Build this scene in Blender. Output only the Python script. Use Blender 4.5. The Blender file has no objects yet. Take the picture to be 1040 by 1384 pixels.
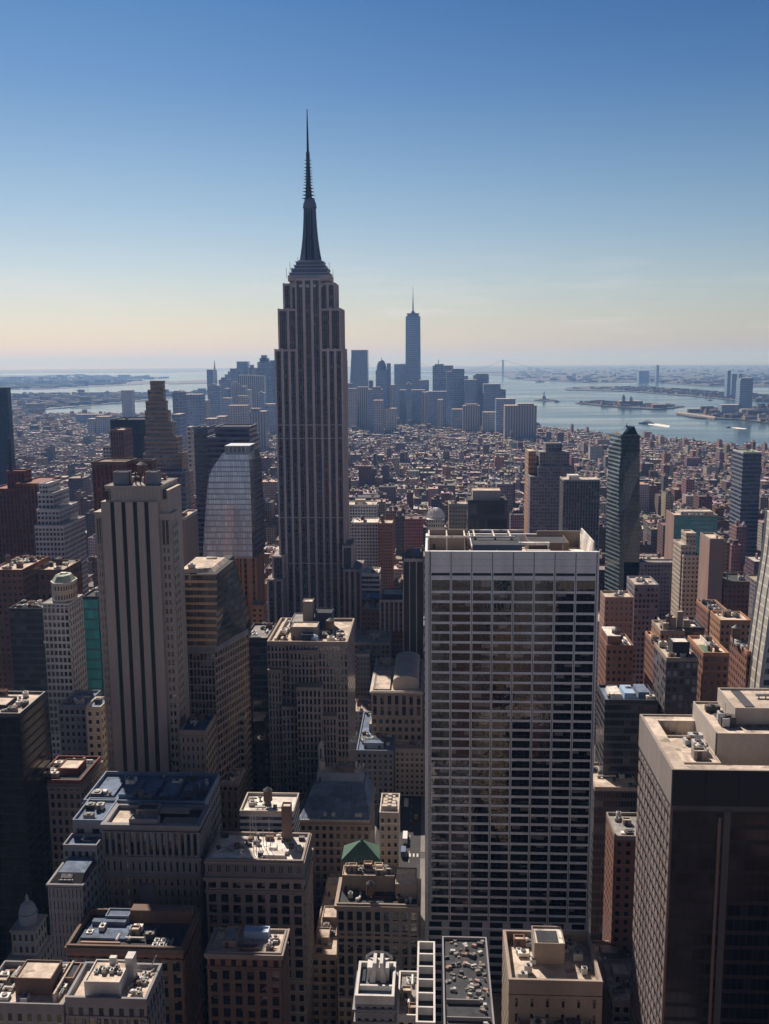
import bpy, math, random
from mathutils import Vector, Matrix
random.seed(7)
sc = bpy.context.scene
rad = math.radians
# ------------------------------------------------------------------ camera
CAM_H = 260.0; FPX = 1300.0; PITCH = rad(8.92); YAW = rad(2.86); ROLL = rad(0.39)
f0 = Vector((-math.sin(YAW), math.cos(YAW), 0)); r0 = Vector((math.cos(YAW), math.sin(YAW), 0))
CF = math.cos(PITCH)*f0 - math.sin(PITCH)*Vector((0, 0, 1))
u0 = math.sin(PITCH)*f0 + math.cos(PITCH)*Vector((0, 0, 1))
CR = math.cos(ROLL)*r0 - math.sin(ROLL)*u0
CU = math.sin(ROLL)*r0 + math.cos(ROLL)*u0
cd = bpy.data.cameras.new('camera'); cam = bpy.data.objects.new('camera', cd); sc.collection.objects.link(cam)
M = Matrix((CR, CU, -CF)).transposed().to_4x4(); M.translation = Vector((0, 0, CAM_H)); cam.matrix_world = M
cd.sensor_fit = 'VERTICAL'; cd.sensor_height = 24.0; cd.lens = FPX/1384*24.0
cd.clip_start = 1.0; cd.clip_end = 200000
sc.camera = cam
# ------------------------------------------------------------------ sky and sun
SUN_AZ = rad(25); SUN_EL = rad(43)
w = bpy.data.worlds.new('World'); sc.world = w; w.use_nodes = True
nt = w.node_tree; nt.nodes.clear()
out = nt.nodes.new('ShaderNodeOutputWorld'); bg = nt.nodes.new('ShaderNodeBackground')
sky = nt.nodes.new('ShaderNodeTexSky'); sky.sky_type = 'NISHITA'; sky.sun_disc = False
sky.sun_elevation = SUN_EL; sky.sun_rotation = -SUN_AZ; sky.altitude = 200; sky.air_density = 1.0; sky.dust_density = 1.0; sky.ozone_density = 1.5
tc = nt.nodes.new('ShaderNodeTexCoord'); sx = nt.nodes.new('ShaderNodeSeparateXYZ')
nt.links.new(tc.outputs['Generated'], sx.inputs[0])
rp = nt.nodes.new('ShaderNodeValToRGB'); nt.links.new(sx.outputs['Z'], rp.inputs[0])
els = rp.color_ramp.elements
SKY_TINT = [(0.0, (.63, .62, .635)), (0.015, (.615, .605, .62)), (0.04, (.59, .58, .605)), (0.09, (.525, .555, .605)), (0.17, (.375, .475, .555)), (0.26, (.205, .345, .50)), (0.36, (.095, .245, .44)), (0.46, (.04, .07, .13)), (1.0, (.022, .032, .055))]
els[0].position, els[0].color = SKY_TINT[0][0], (*SKY_TINT[0][1], 1)
els[1].position, els[1].color = SKY_TINT[-1][0], (*SKY_TINT[-1][1], 1)
for p_, c_ in SKY_TINT[1:-1]:
    e = els.new(p_); e.color = (*c_, 1)
mx = nt.nodes.new('ShaderNodeMix'); mx.data_type = 'RGBA'; mx.blend_type = 'MULTIPLY'; mx.inputs[0].default_value = 1.0
nt.links.new(sky.outputs[0], mx.inputs[6]); nt.links.new(rp.outputs[0], mx.inputs[7])
# the half of the sky behind the camera is dimmer than the sunward half
dt = nt.nodes.new('ShaderNodeVectorMath'); dt.operation = 'DOT_PRODUCT'; dt.inputs[1].default_value = (-math.sin(SUN_AZ), math.cos(SUN_AZ), 0)
nt.links.new(tc.outputs['Generated'], dt.inputs[0])
mr = nt.nodes.new('ShaderNodeMapRange'); mr.inputs[1].default_value = -.6; mr.inputs[2].default_value = .6; nt.links.new(dt.outputs['Value'], mr.inputs[0])
m2 = nt.nodes.new('ShaderNodeMix'); m2.data_type = 'RGBA'; m2.inputs[6].default_value = (1.04, .96, 1.03, 1); m2.inputs[7].default_value = (1, 1, 1, 1); nt.links.new(mr.outputs[0], m2.inputs[0])
m3 = nt.nodes.new('ShaderNodeMix'); m3.data_type = 'RGBA'; m3.blend_type = 'MULTIPLY'; m3.inputs[0].default_value = 1.0
nt.links.new(mx.outputs[2], m3.inputs[6]); nt.links.new(m2.outputs[2], m3.inputs[7])
cm = nt.nodes.new('ShaderNodeMapping'); cm.inputs['Scale'].default_value = (3.0, 3.0, 26.0); nt.links.new(tc.outputs['Generated'], cm.inputs[0])
cn = nt.nodes.new('ShaderNodeTexNoise'); cn.inputs['Scale'].default_value = 2.2; cn.inputs['Detail'].default_value = 7; cn.inputs['Roughness'].default_value = .62; nt.links.new(cm.outputs[0], cn.inputs['Vector'])
cr = nt.nodes.new('ShaderNodeMapRange'); cr.inputs[1].default_value = .52; cr.inputs[2].default_value = .78; cr.inputs[3].default_value = 0; cr.inputs[4].default_value = .45; nt.links.new(cn.outputs[0], cr.inputs[0])
ch = nt.nodes.new('ShaderNodeValToRGB'); nt.links.new(sx.outputs['Z'], ch.inputs[0]); ce = ch.color_ramp.elements
ce[0].position = .012; ce[0].color = (0, 0, 0, 1); ce[1].position = .12; ce[1].color = (0, 0, 0, 1); e = ce.new(.04); e.color = (1, 1, 1, 1)
cx_ = nt.nodes.new('ShaderNodeMath'); cx_.operation = 'MULTIPLY'; nt.links.new(cr.outputs[0], cx_.inputs[0]); nt.links.new(ch.outputs[0], cx_.inputs[1])
m4 = nt.nodes.new('ShaderNodeMix'); m4.data_type = 'RGBA'; m4.inputs[7].default_value = (7.0, 6.5, 6.75, 1); nt.links.new(cx_.outputs[0], m4.inputs[0]); nt.links.new(m3.outputs[2], m4.inputs[6])
nt.links.new(m4.outputs[2], bg.inputs[0]); bg.inputs[1].default_value = 0.1
nt.links.new(bg.outputs[0], out.inputs[0])
ld = bpy.data.lights.new('sun', 'SUN'); ld.energy = 5.0; ld.angle = rad(0.5); ld.color = (1.0, .87, .76)
sun = bpy.data.objects.new('sun', ld); sc.collection.objects.link(sun)
SUN_DIR = Vector((-math.sin(SUN_AZ)*math.cos(SUN_EL), math.cos(SUN_AZ)*math.cos(SUN_EL), math.sin(SUN_EL)))
sun.rotation_euler = SUN_DIR.to_track_quat('Z', 'Y').to_euler()
sc.view_settings.view_transform = 'Standard'; sc.view_settings.look = 'None'; sc.view_settings.gamma = 1.0
sc.view_settings.exposure = 0.3; sc.view_settings.use_curve_mapping = False
sc.render.engine = 'CYCLES'; sc.cycles.use_denoising = True
sc.cycles.max_bounces = 5; sc.cycles.diffuse_bounces = 2; sc.cycles.glossy_bounces = 3; sc.cycles.volume_bounces = 0
HAZE_DENSITY = 5.8e-5; HAZE_COLOR = (.24, .46, .94)

# ------------------------------------------------------------------ measuring helpers
def ray(px, py):
    return CF + CR*((px-520)/FPX) + CU*((692-py)/FPX)
def at(px, py, Y):
    d = ray(px, py); t = Y/d.y
    return Vector((t*d.x, Y, CAM_H+t*d.z))
def gz(px, py, z=0.0):
    d = ray(px, py); t = (z-CAM_H)/d.z
    return Vector((t*d.x, t*d.y, z))
def proj(x, y, z):
    q = Vector((x, y, z-CAM_H)); d = q.dot(CF)
    return 520+FPX*q.dot(CR)/d, 692-FPX*q.dot(CU)/d

# ------------------------------------------------------------------ materials
def newmat(name):
    m = bpy.data.materials.new(name); m.use_nodes = True
    n = m.node_tree.nodes; b = n['Principled BSDF']
    return m, n, m.node_tree.links, b
def math_node(n, l, op, a, b=None, c=None):
    x = n.new('ShaderNodeMath'); x.operation = op
    for i, v in enumerate((a, b, c)):
        if v is None: continue
        if isinstance(v, (int, float)): x.inputs[i].default_value = v
        else: l.new(v, x.inputs[i])
    return x.outputs[0]
def mixc(n, l, fac, a, b, mode='MIX'):
    x = n.new('ShaderNodeMix'); x.data_type = 'RGBA'; x.blend_type = mode
    for i, v in ((0, fac), (6, a), (7, b)):
        if isinstance(v, (int, float)): x.inputs[i].default_value = v
        elif isinstance(v, tuple): x.inputs[i].default_value = (*v[:3], 1)
        else: l.new(v, x.inputs[i])
    return x.outputs[2]
def wear(n, l, col, amt=.35, scale=.12, fine=1.1):
    """large stains, vertical streaks and fine grain over a base colour"""
    g = n.new('ShaderNodeNewGeometry'); mp = n.new('ShaderNodeMapping'); l.new(g.outputs['Position'], mp.inputs[0])
    mp.inputs['Scale'].default_value = (1, 1, .18)
    n1 = n.new('ShaderNodeTexNoise'); n1.inputs['Scale'].default_value = scale; n1.inputs['Detail'].default_value = 6; l.new(mp.outputs[0], n1.inputs['Vector'])
    n2 = n.new('ShaderNodeTexNoise'); n2.inputs['Scale'].default_value = fine; n2.inputs['Detail'].default_value = 3; l.new(g.outputs['Position'], n2.inputs['Vector'])
    s = math_node(n, l, 'ADD', math_node(n, l, 'MULTIPLY', n1.outputs[0], .65), math_node(n, l, 'MULTIPLY', n2.outputs[0], .35))
    s = math_node(n, l, 'MULTIPLY_ADD', math_node(n, l, 'SUBTRACT', s, .5), amt*4, 1.0)
    s = math_node(n, l, 'MAXIMUM', s, .25)
    cc = n.new('ShaderNodeCombineColor')
    for i in range(3): l.new(s, cc.inputs[i])
    return mixc(n, l, 1.0, col, cc.outputs[0], 'MULTIPLY')
def plain(name, col, rough=.85, amt=.25, scale=.12, fine=1.1, metal=0.0):
    m, n, l, b = newmat(name)
    l.new(wear(n, l, col, amt, scale, fine), b.inputs['Base Color'])
    b.inputs['Roughness'].default_value = rough; b.inputs['Metallic'].default_value = metal
    return m
def roofmat(name, col, amt=.45):
    m, n, l, b = newmat(name)
    g = n.new('ShaderNodeNewGeometry'); vo = n.new('ShaderNodeTexVoronoi'); vo.distance = 'CHEBYCHEV'; vo.inputs['Scale'].default_value = .16; vo.inputs['Randomness'].default_value = .8
    l.new(g.outputs['Position'], vo.inputs['Vector']); sc_ = n.new('ShaderNodeSeparateColor'); l.new(vo.outputs['Color'], sc_.inputs[0])
    k = math_node(n, l, 'MULTIPLY_ADD', sc_.outputs[0], .42, .72); kk = n.new('ShaderNodeCombineColor')
    for i in range(3): l.new(k, kk.inputs[i])
    c = mixc(n, l, 1.0, wear(n, l, col, amt, .3, .9), kk.outputs[0], 'MULTIPLY')
    nz = n.new('ShaderNodeTexNoise'); nz.inputs['Scale'].default_value = .22; nz.inputs['Detail'].default_value = 5; l.new(g.outputs['Position'], nz.inputs['Vector'])
    st = math_node(n, l, 'GREATER_THAN', nz.outputs[0], .63)
    c = mixc(n, l, math_node(n, l, 'MULTIPLY', st, .45), c, (.06, .055, .05))
    l.new(c, b.inputs['Base Color']); b.inputs['Roughness'].default_value = .95
    return m
def fac(name, wall, glass=(.012, .014, .02), ww=.55, wh=.55, blind=(.16, .15, .14), bl=.25, span=None, rough=.85, gr=.12, attr=False, amt=.22, ior=1.5, bump=.6, sub=0):
    """wall with a window per UV cell; span: spandrel colour between windows of one bay; sub: mullions per window"""
    m, n, l, b = newmat(name)
    uv = n.new('ShaderNodeUVMap'); s = n.new('ShaderNodeSeparateXYZ'); l.new(uv.outputs[0], s.inputs[0])
    fx = math_node(n, l, 'FRACT', s.outputs[0]); fy = math_node(n, l, 'FRACT', s.outputs[1])
    inx = math_node(n, l, 'LESS_THAN', math_node(n, l, 'ABSOLUTE', math_node(n, l, 'SUBTRACT', fx, .5)), ww/2)
    iny = math_node(n, l, 'LESS_THAN', math_node(n, l, 'ABSOLUTE', math_node(n, l, 'SUBTRACT', fy, .5)), wh/2)
    win = math_node(n, l, 'MULTIPLY', inx, iny)
    if sub:
        sf = math_node(n, l, 'FRACT', math_node(n, l, 'MULTIPLY', fx, float(sub)))
        win = math_node(n, l, 'MULTIPLY', win, math_node(n, l, 'GREATER_THAN', sf, .16))
    cv = n.new('ShaderNodeCombineXYZ'); l.new(math_node(n, l, 'FLOOR', s.outputs[0]), cv.inputs[0]); l.new(math_node(n, l, 'FLOOR', s.outputs[1]), cv.inputs[1])
    oi = n.new('ShaderNodeObjectInfo'); l.new(math_node(n, l, 'MULTIPLY', oi.outputs['Random'], 91.0), cv.inputs[2])
    wn = n.new('ShaderNodeTexWhiteNoise'); l.new(cv.outputs[0], wn.inputs['Vector'])
    isb = math_node(n, l, 'LESS_THAN', wn.outputs[0], bl)
    sc_ = n.new('ShaderNodeSeparateColor'); l.new(wn.outputs[1], sc_.inputs[0])
    g1 = mixc(n, l, math_node(n, l, 'MULTIPLY', isb, sc_.outputs[1]), glass, blind)
    wc = wall
    if attr:
        a = n.new('ShaderNodeAttribute'); a.attribute_name = 'tint'; wc = a.outputs['Color']
    wc = wear(n, l, wc, amt)
    if span is not None:
        wc = mixc(n, l, inx, wc, span)
    if span is None and ww < .75 and wall != (.3, .3, .3):
        sy = math_node(n, l, 'LESS_THAN', math_node(n, l, 'ABSOLUTE', math_node(n, l, 'SUBTRACT', fy, .5-wh/2-.045)), .045)
        sl = math_node(n, l, 'MULTIPLY', sy, math_node(n, l, 'LESS_THAN', math_node(n, l, 'ABSOLUTE', math_node(n, l, 'SUBTRACT', fx, .5)), ww/2+.05))
        fb = math_node(n, l, 'LESS_THAN', math_node(n, l, 'FRACT', math_node(n, l, 'DIVIDE', s.outputs[1], 6.0)), .035)
        k = math_node(n, l, 'MULTIPLY_ADD', math_node(n, l, 'MAXIMUM', sl, fb), .45, 1.0)
        kk = n.new('ShaderNodeCombineColor')
        for i in range(3): l.new(k, kk.inputs[i])
        wc = mixc(n, l, 1.0, wc, kk.outputs[0], 'MULTIPLY')
    col = mixc(n, l, win, wc, g1)
    l.new(col, b.inputs['Base Color'])
    l.new(math_node(n, l, 'MULTIPLY_ADD', win, gr-rough, rough), b.inputs['Roughness'])
    b.inputs['IOR'].default_value = ior
    if bump:
        bp = n.new('ShaderNodeBump'); bp.invert = True; bp.inputs['Strength'].default_value = bump; bp.inputs['Distance'].default_value = .4
        l.new(win, bp.inputs['Height']); l.new(bp.outputs[0], b.inputs['Normal'])
    return m
def glassmat(name, col=(.012, .014, .02), blind=(.2, .18, .16), bl=.3, rough=.06, ior=1.9, wob=.25, shade=0):
    m, n, l, b = newmat(name)
    oi = n.new('ShaderNodeObjectInfo'); g = n.new('ShaderNodeNewGeometry')
    q = n.new('ShaderNodeMapping'); q.inputs['Scale'].default_value = (.33, .33, .27); l.new(g.outputs['Position'], q.inputs[0])
    fl = n.new('ShaderNodeVectorMath'); fl.operation = 'FLOOR'; l.new(q.outputs[0], fl.inputs[0])
    wn = n.new('ShaderNodeTexWhiteNoise'); l.new(fl.outputs[0], wn.inputs['Vector'])
    t = math_node(n, l, 'LESS_THAN', math_node(n, l, 'ADD', math_node(n, l, 'MULTIPLY', wn.outputs[0], .6), math_node(n, l, 'MULTIPLY', oi.outputs['Random'], .4)), bl)
    sc_ = n.new('ShaderNodeSeparateColor'); l.new(wn.outputs[1], sc_.inputs[0])
    cc = mixc(n, l, math_node(n, l, 'MULTIPLY', t, sc_.outputs[0]), col, blind)
    if shade:  # roller blinds drawn to different heights
        uv = n.new('ShaderNodeUVMap'); us = n.new('ShaderNodeSeparateXYZ'); l.new(uv.outputs[0], us.inputs[0])
        drawn = math_node(n, l, 'GREATER_THAN', us.outputs[1], math_node(n, l, 'MULTIPLY_ADD', sc_.outputs[1], -.75, 1.0))
        drawn = math_node(n, l, 'MULTIPLY', drawn, math_node(n, l, 'LESS_THAN', sc_.outputs[2], shade))
        cc = mixc(n, l, math_node(n, l, 'MULTIPLY', drawn, .8), cc, (.26, .245, .23))
    l.new(cc, b.inputs['Base Color'])
    b.inputs['Roughness'].default_value = rough; b.inputs['IOR'].default_value = ior
    nz = n.new('ShaderNodeTexNoise'); nz.inputs['Scale'].default_value = .35; nz.inputs['Detail'].default_value = 2; l.new(g.outputs['Position'], nz.inputs['Vector'])
    bp = n.new('ShaderNodeBump'); bp.inputs['Strength'].default_value = wob; bp.inputs['Distance'].default_value = .25
    l.new(nz.outputs[0], bp.inputs['Height']); l.new(bp.outputs[0], b.inputs['Normal'])
    return m

MT = {}
def mat(k): return MT[k]
for k, c in dict(tan=(.34, .28, .235), cream=(.50, .445, .39), stone=(.29, .25, .23), greystone=(.25, .25, .275), limestone=(.70, .57, .54), white=(.62, .61, .60), brick=(.22, .11, .08),
                 brown=(.16, .11, .09), orange=(.42, .22, .13), dark=(.035, .037, .045), navy=(.03, .05, .09), steel=(.22, .25, .31), gratewhite=(.82, .81, .80), blueroof=(.16, .24, .38), bluegrey=(.22, .27, .35), pink=(.36, .24, .2)).items():
    MT[k] = plain('wall_'+k, c)
MT['steel'] = plain('metal_steel', (.16, .20, .30), rough=.5, amt=.15)
MT['dome_white'] = plain('wall_dome_white', (.86, .85, .84), amt=.12)
MT['striped_tan'] = plain('wall_pale_tan', (.46, .39, .335), amt=.2)
MT['greenroof'] = plain('copper_green', (.065, .145, .115), amt=.4, fine=.8)
MT['shaded_stone'] = plain('wall_dark_stone', (.022, .021, .026)); MT['louvre_tan'] = plain('wall_louvre', (.185, .155, .15), amt=.5)  # first one: parapet stone with the front's shade put into its colour
MT['roof_tan'] = roofmat('roof_tan', (.58, .49, .41))
MT['roof_grey'] = roofmat('roof_grey', (.28, .27, .27))
MT['roof_white'] = roofmat('roof_white', (.76, .71, .65))
MT['roof_dark'] = roofmat('roof_dark', (.05, .055, .065))
MT['roof_blue'] = roofmat('roof_blue', (.14, .19, .28))
MT['rust'] = plain('rust_red', (.20, .07, .05), amt=.5)
MT['wood'] = plain('tank_wood', (.16, .10, .07), amt=.4)
MT['metal_pale'] = plain('metal_pale', (.48, .48, .48), rough=.55, amt=.3)
MT['metal_dark'] = plain('metal_dark', (.06, .06, .07), rough=.6, amt=.4)
MT['skyblue'] = plain('paint_skyblue', (.35, .48, .66), rough=.5)
MT['asphalt'] = plain('asphalt', (.045, .045, .05), rough=.95, amt=.4, scale=.1, fine=.6)
MT['concrete'] = plain('concrete', (.22, .21, .2), rough=.95, amt=.35)
MT['glass'] = glassmat('window_glass', shade=.4)
MT['glass_fifty'] = glassmat('window_glass_coated', col=(.006, .007, .012), ior=1.85, bl=.10, wob=.2, rough=.03, shade=.16)
MT['glass_black'] = glassmat('window_glass_black', col=(.008, .009, .012), ior=1.7, bl=.15, blind=(.06, .06, .06))
F = {}
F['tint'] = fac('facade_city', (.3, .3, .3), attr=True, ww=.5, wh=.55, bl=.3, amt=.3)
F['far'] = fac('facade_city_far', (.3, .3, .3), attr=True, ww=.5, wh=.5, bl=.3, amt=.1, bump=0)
F['tan'] = fac('facade_tan', (.36, .29, .22))
F['cream'] = fac('facade_cream', (.52, .45, .36), ww=.42, wh=.5)
F['stone'] = fac('facade_stone', (.29, .25, .225), ww=.5, wh=.6)
F['greystone'] = fac('facade_greystone', (.25, .26, .29), ww=.45, wh=.55)
F['white'] = fac('facade_white', (.6, .58, .56), ww=.5, wh=.55)
F['whitegrid'] = fac('facade_white_grid', (.55, .55, .58), ww=.62, wh=.6)
F['brick'] = fac('facade_brick', (.24, .12, .09), ww=.45, wh=.5)
F['redtower'] = fac('facade_red', (.22, .07, .06), ww=.55, wh=.62, span=(.09, .04, .04))
F['orange'] = fac('facade_orange', (.46, .25, .15), ww=.45, wh=.5)
F['blindorange'] = fac('facade_orange_few_windows', (.46, .26, .16), ww=.16, wh=.4)
F['pink'] = fac('facade_pink', (.36, .22, .18), ww=.3, wh=.45)
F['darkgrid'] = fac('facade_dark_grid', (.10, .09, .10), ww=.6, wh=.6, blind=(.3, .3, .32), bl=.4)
F['purplegrid'] = fac('facade_purple_grid', (.26, .22, .25), ww=.55, wh=.55, blind=(.3, .3, .34), bl=.4)
F['navy'] = fac('facade_navy_glass', (.03, .04, .07), (.015, .03, .06), ww=.86, wh=.8, bl=.25, blind=(.08, .12, .2), gr=.1, rough=.3, ior=1.8, bump=.2)
F['navydark'] = fac('facade_navy_dark', (.015, .02, .04), (.01, .018, .04), ww=.86, wh=.8, bl=.2, blind=(.03, .05, .09), gr=.3, rough=.5, ior=1.3, bump=.2)
F['bluecurtain'] = fac('facade_blue_curtain', (.35, .4, .48), (.06, .1, .17), ww=.8, wh=.7, bl=.5, blind=(.2, .26, .34), gr=.1, rough=.4, ior=2.0, bump=.2)
F['teal'] = fac('facade_teal_glass', (.01, .12, .14), (.01, .26, .28), ww=.93, wh=.8, bl=.4, blind=(.02, .36, .38), gr=.12, rough=.4, ior=1.7, bump=.2)
F['paleglass'] = fac('facade_painted_skyglass', (.20, .23, .31), (.55, .60, .68), ww=.84, wh=.76, bl=.7, blind=(.86, .88, .92), gr=.10, rough=.35, ior=2.4, bump=.2)  # bright sky reflection is put into the pale pane colours
F['blackglass'] = fac('facade_black_glass', (.016, .015, .02), (.006, .007, .012), ww=.9, wh=.72, bl=.3, blind=(.02, .024, .035), gr=.12, rough=.5, ior=1.33, bump=.2)
F['louver'] = fac('facade_spandrel_bands', (.22, .17, .155), (.02, .018, .022), ww=.97, wh=.6, bl=.4, blind=(.26, .19, .16), gr=.15, ior=1.8)
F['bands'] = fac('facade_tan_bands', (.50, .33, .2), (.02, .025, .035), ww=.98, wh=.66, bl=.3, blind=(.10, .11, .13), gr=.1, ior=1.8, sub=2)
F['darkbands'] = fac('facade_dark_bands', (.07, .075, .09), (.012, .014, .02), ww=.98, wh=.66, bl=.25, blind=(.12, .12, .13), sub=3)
F['whitebands'] = fac('facade_white_bands', (.52, .54, .58), (.03, .045, .07), ww=.98, wh=.5, bl=.3, blind=(.14, .17, .2))
F['orangegrid'] = fac('facade_orange_grid', (.50, .28, .16), ww=.6, wh=.62, span=(.2, .1, .07))
F['strip'] = fac('facade_window_strip', (.26, .2, .19), (.008, .009, .013), ww=.7, wh=.48, bl=.3, blind=(.3, .28, .28), span=(.14, .105, .105), bump=.5)
F['tealbands'] = fac('facade_teal_bands', (.33, .40, .43), (.015, .045, .06), ww=.98, wh=.66, bl=.3, blind=(.06, .12, .14), ior=1.7)
F['terrace'] = fac('facade_terraced', (.44, .28, .2), (.03, .04, .06), ww=.86, wh=.58, bl=.5, blind=(.2, .18, .18), ior=1.8)
F['navybands'] = fac('facade_navy_bands', (.16, .2, .28), (.02, .03, .05), ww=.97, wh=.62, bl=.3, blind=(.1, .13, .2), ior=1.7)
F['bluefar'] = fac('facade_haze_tint_far', (.27, .33, .45), (.14, .18, .26), ww=.6, wh=.6, bl=.5, blind=(.3, .33, .4), bump=0)  # distance haze mixed into the blue wall colour
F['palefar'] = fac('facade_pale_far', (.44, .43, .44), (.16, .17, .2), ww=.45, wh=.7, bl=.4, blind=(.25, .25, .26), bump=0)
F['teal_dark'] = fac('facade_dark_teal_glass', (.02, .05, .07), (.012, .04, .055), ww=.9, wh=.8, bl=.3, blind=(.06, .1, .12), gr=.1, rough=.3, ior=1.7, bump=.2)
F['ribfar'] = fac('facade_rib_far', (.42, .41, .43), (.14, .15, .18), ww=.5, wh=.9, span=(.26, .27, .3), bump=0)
F['glassfar'] = fac('facade_haze_tint_glass', (.20, .30, .45), (.14, .23, .38), ww=.9, wh=.7, bl=.4, blind=(.13, .2, .3), gr=.15, rough=.4, ior=1.8, bump=0)  # hazy blue of the distance put into glass and frame colours
MT.update({'f_'+k: v for k, v in F.items()})

# ------------------------------------------------------------------ mesh builder
class MB:
    def __init__(s): s.v = []; s.f = []; s.m = []; s.uv = []; s.t = []
    def face(s, pts, m=0, uv=None, t=None):
        i = len(s.v); s.v += [tuple(p) for p in pts]; s.f.append(tuple(range(i, i+len(pts)))); s.m.append(m)
        s.uv += uv if uv else [(0.0, 0.0)]*len(pts)
        s.t += [t if t else (.3, .3, .3)]*len(pts)
    def side(s, a, b, z0, z1, m, pw, fh, t=None, z0b=None, nb=None):
        W = math.hypot(b[0]-a[0], b[1]-a[1])
        if pw:
            n_ = nb or max(1, round(W/pw)); k = max(1, round((z1-z0)/fh))
            uv = [(0, 0), (n_, 0), (n_, k), (0, k)]
        else: uv = None
        s.face([(a[0], a[1], z0), (b[0], b[1], z0), (b[0], b[1], z1), (a[0], a[1], z1)], m, uv, t)
    def box(s, x0, x1, y0, y1, z0, z1, m=0, pw=None, fh=3.6, mt=None, t=None, tt=None, bottom=False):
        c = [(x0, y0), (x1, y0), (x1, y1), (x0, y1)]
        s.prism(c, z0, z1, m, pw, fh, mt, t, tt, bottom)
    def prism(s, c, z0, z1, m=0, pw=None, fh=3.6, mt=None, t=None, tt=None, bottom=False, top=True):
        for i in range(len(c)): s.side(c[i], c[(i+1) % len(c)], z0, z1, m, pw, fh, t)
        if top: s.face([(p[0], p[1], z1) for p in c], m if mt is None else mt, None, tt or t)
        if bottom: s.face([(p[0], p[1], z0) for p in reversed(c)], m, None, t)
    def loft(s, c0, z0, c1, z1, m=0, pw=None, fh=3.6, mt=None, top=True):
        n = len(c0)
        for i in range(n):
            a, b, c, d = c0[i], c0[(i+1) % n], c1[(i+1) % n], c1[i]
            uv = None
            if pw:
                k = max(1, round(max(math.hypot(b[0]-a[0], b[1]-a[1]), math.hypot(c[0]-d[0], c[1]-d[1]))/pw)); q = max(1, round((z1-z0)/fh)); uv = [(0, 0), (k, 0), (k, q), (0, q)]
            s.face([(*a, z0), (*b, z0), (*c, z1), (*d, z1)], m, uv)
        if top: s.face([(*p, z1) for p in c1], m if mt is None else mt)
    def cyl(s, x, y, z0, z1, r0_, r1_=None, m=0, n=12, mt=None, top=True):
        r1_ = r0_ if r1_ is None else r1_
        c0 = [(x+r0_*math.cos(2*math.pi*i/n), y+r0_*math.sin(2*math.pi*i/n)) for i in range(n)]
        c1 = [(x+r1_*math.cos(2*math.pi*i/n), y+r1_*math.sin(2*math.pi*i/n)) for i in range(n)]
        s.loft(c0, z0, c1, z1, m, mt=mt, top=top)
    def bar(s, p, q, r, m=0, n=4):
        p = Vector(p); q = Vector(q); d = (q-p).normalized(); a = d.orthogonal().normalized(); b = d.cross(a)
        A = [p+r*(a*math.cos(2*math.pi*(i+.5)/n)+b*math.sin(2*math.pi*(i+.5)/n)) for i in range(n)]
        B = [v+(q-p) for v in A]
        for i in range(n): s.face([A[i], A[(i+1) % n], B[(i+1) % n], B[i]], m)
        s.face(list(reversed(A)), m); s.face(B, m)
    def ring(s, x0, x1, y0, y1, z0, z1, t, m=0, tint=None):
        """parapet ring: thickness t, outer walls are left to the wall below"""
        for (a, b, c, d) in ((x0, x1, y0, y0+t), (x0, x1, y1-t, y1), (x0, x0+t, y0+t, y1-t), (x1-t, x1, y0+t, y1-t)):
            s.face([(a, c, z1), (b, c, z1), (b, d, z1), (a, d, z1)], m, None, tint)
        i = (x0+t, x1-t, y0+t, y1-t)
        P = [(i[0], i[2]), (i[0], i[3]), (i[1], i[3]), (i[1], i[2])]
        for k in range(4): s.side(P[k], P[(k+1) % 4], z0, z1, m, None, 1, tint)
    def build(s, name, mats, parent=None, origin=None, smooth=False):
        o3 = Vector(origin) if origin is not None else (parent_origin(parent) if parent else Vector((0, 0, 0)))
        me = bpy.data.meshes.new(name)
        me.from_pydata([(v[0]-o3.x, v[1]-o3.y, v[2]-o3.z) for v in s.v], [], s.f)
        if isinstance(mats, str) or not isinstance(mats, (list, tuple)): mats = [mats]
        for k in mats: me.materials.append(mat(k) if isinstance(k, str) else k)
        me.polygons.foreach_set('material_index', s.m)
        ul = me.uv_layers.new(name='UVMap'); ul.data.foreach_set('uv', [c for u in s.uv for c in u])
        if any(t != (.3, .3, .3) for t in s.t[:60]):
            ca = me.color_attributes.new('tint', 'FLOAT_COLOR', 'CORNER'); ca.data.foreach_set('color', [c for t in s.t for c in (*t, 1.0)])
        if smooth: me.polygons.foreach_set('use_smooth', [True]*len(s.f))
        me.update()
        ob = bpy.data.objects.new(name, me); sc.collection.objects.link(ob)
        if parent:
            ob.parent = parent
            ob.location = o3 - parent_origin(parent)
        else: ob.location = o3
        return ob
def parent_origin(p):
    v = Vector((0, 0, 0))
    while p is not None: v += p.location; p = p.parent
    return v
def tag(o, label, cat, group=None, kind=None):
    o['label'] = label
    if cat: o['category'] = cat
    if group: o['group'] = group
    if kind: o['kind'] = kind
    return o
OCC = []; VIS = []; HERO = []
def thing(name, label, cat, x, y, group=None, z=0):
    o = bpy.data.objects.new(name, None); sc.collection.objects.link(o); o.location = (x, y, z); o.empty_display_size = 1
    return tag(o, label, cat, group)
def occupy(x0, x1, y0, y1): OCC.append((x0, x1, y0, y1))

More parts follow.
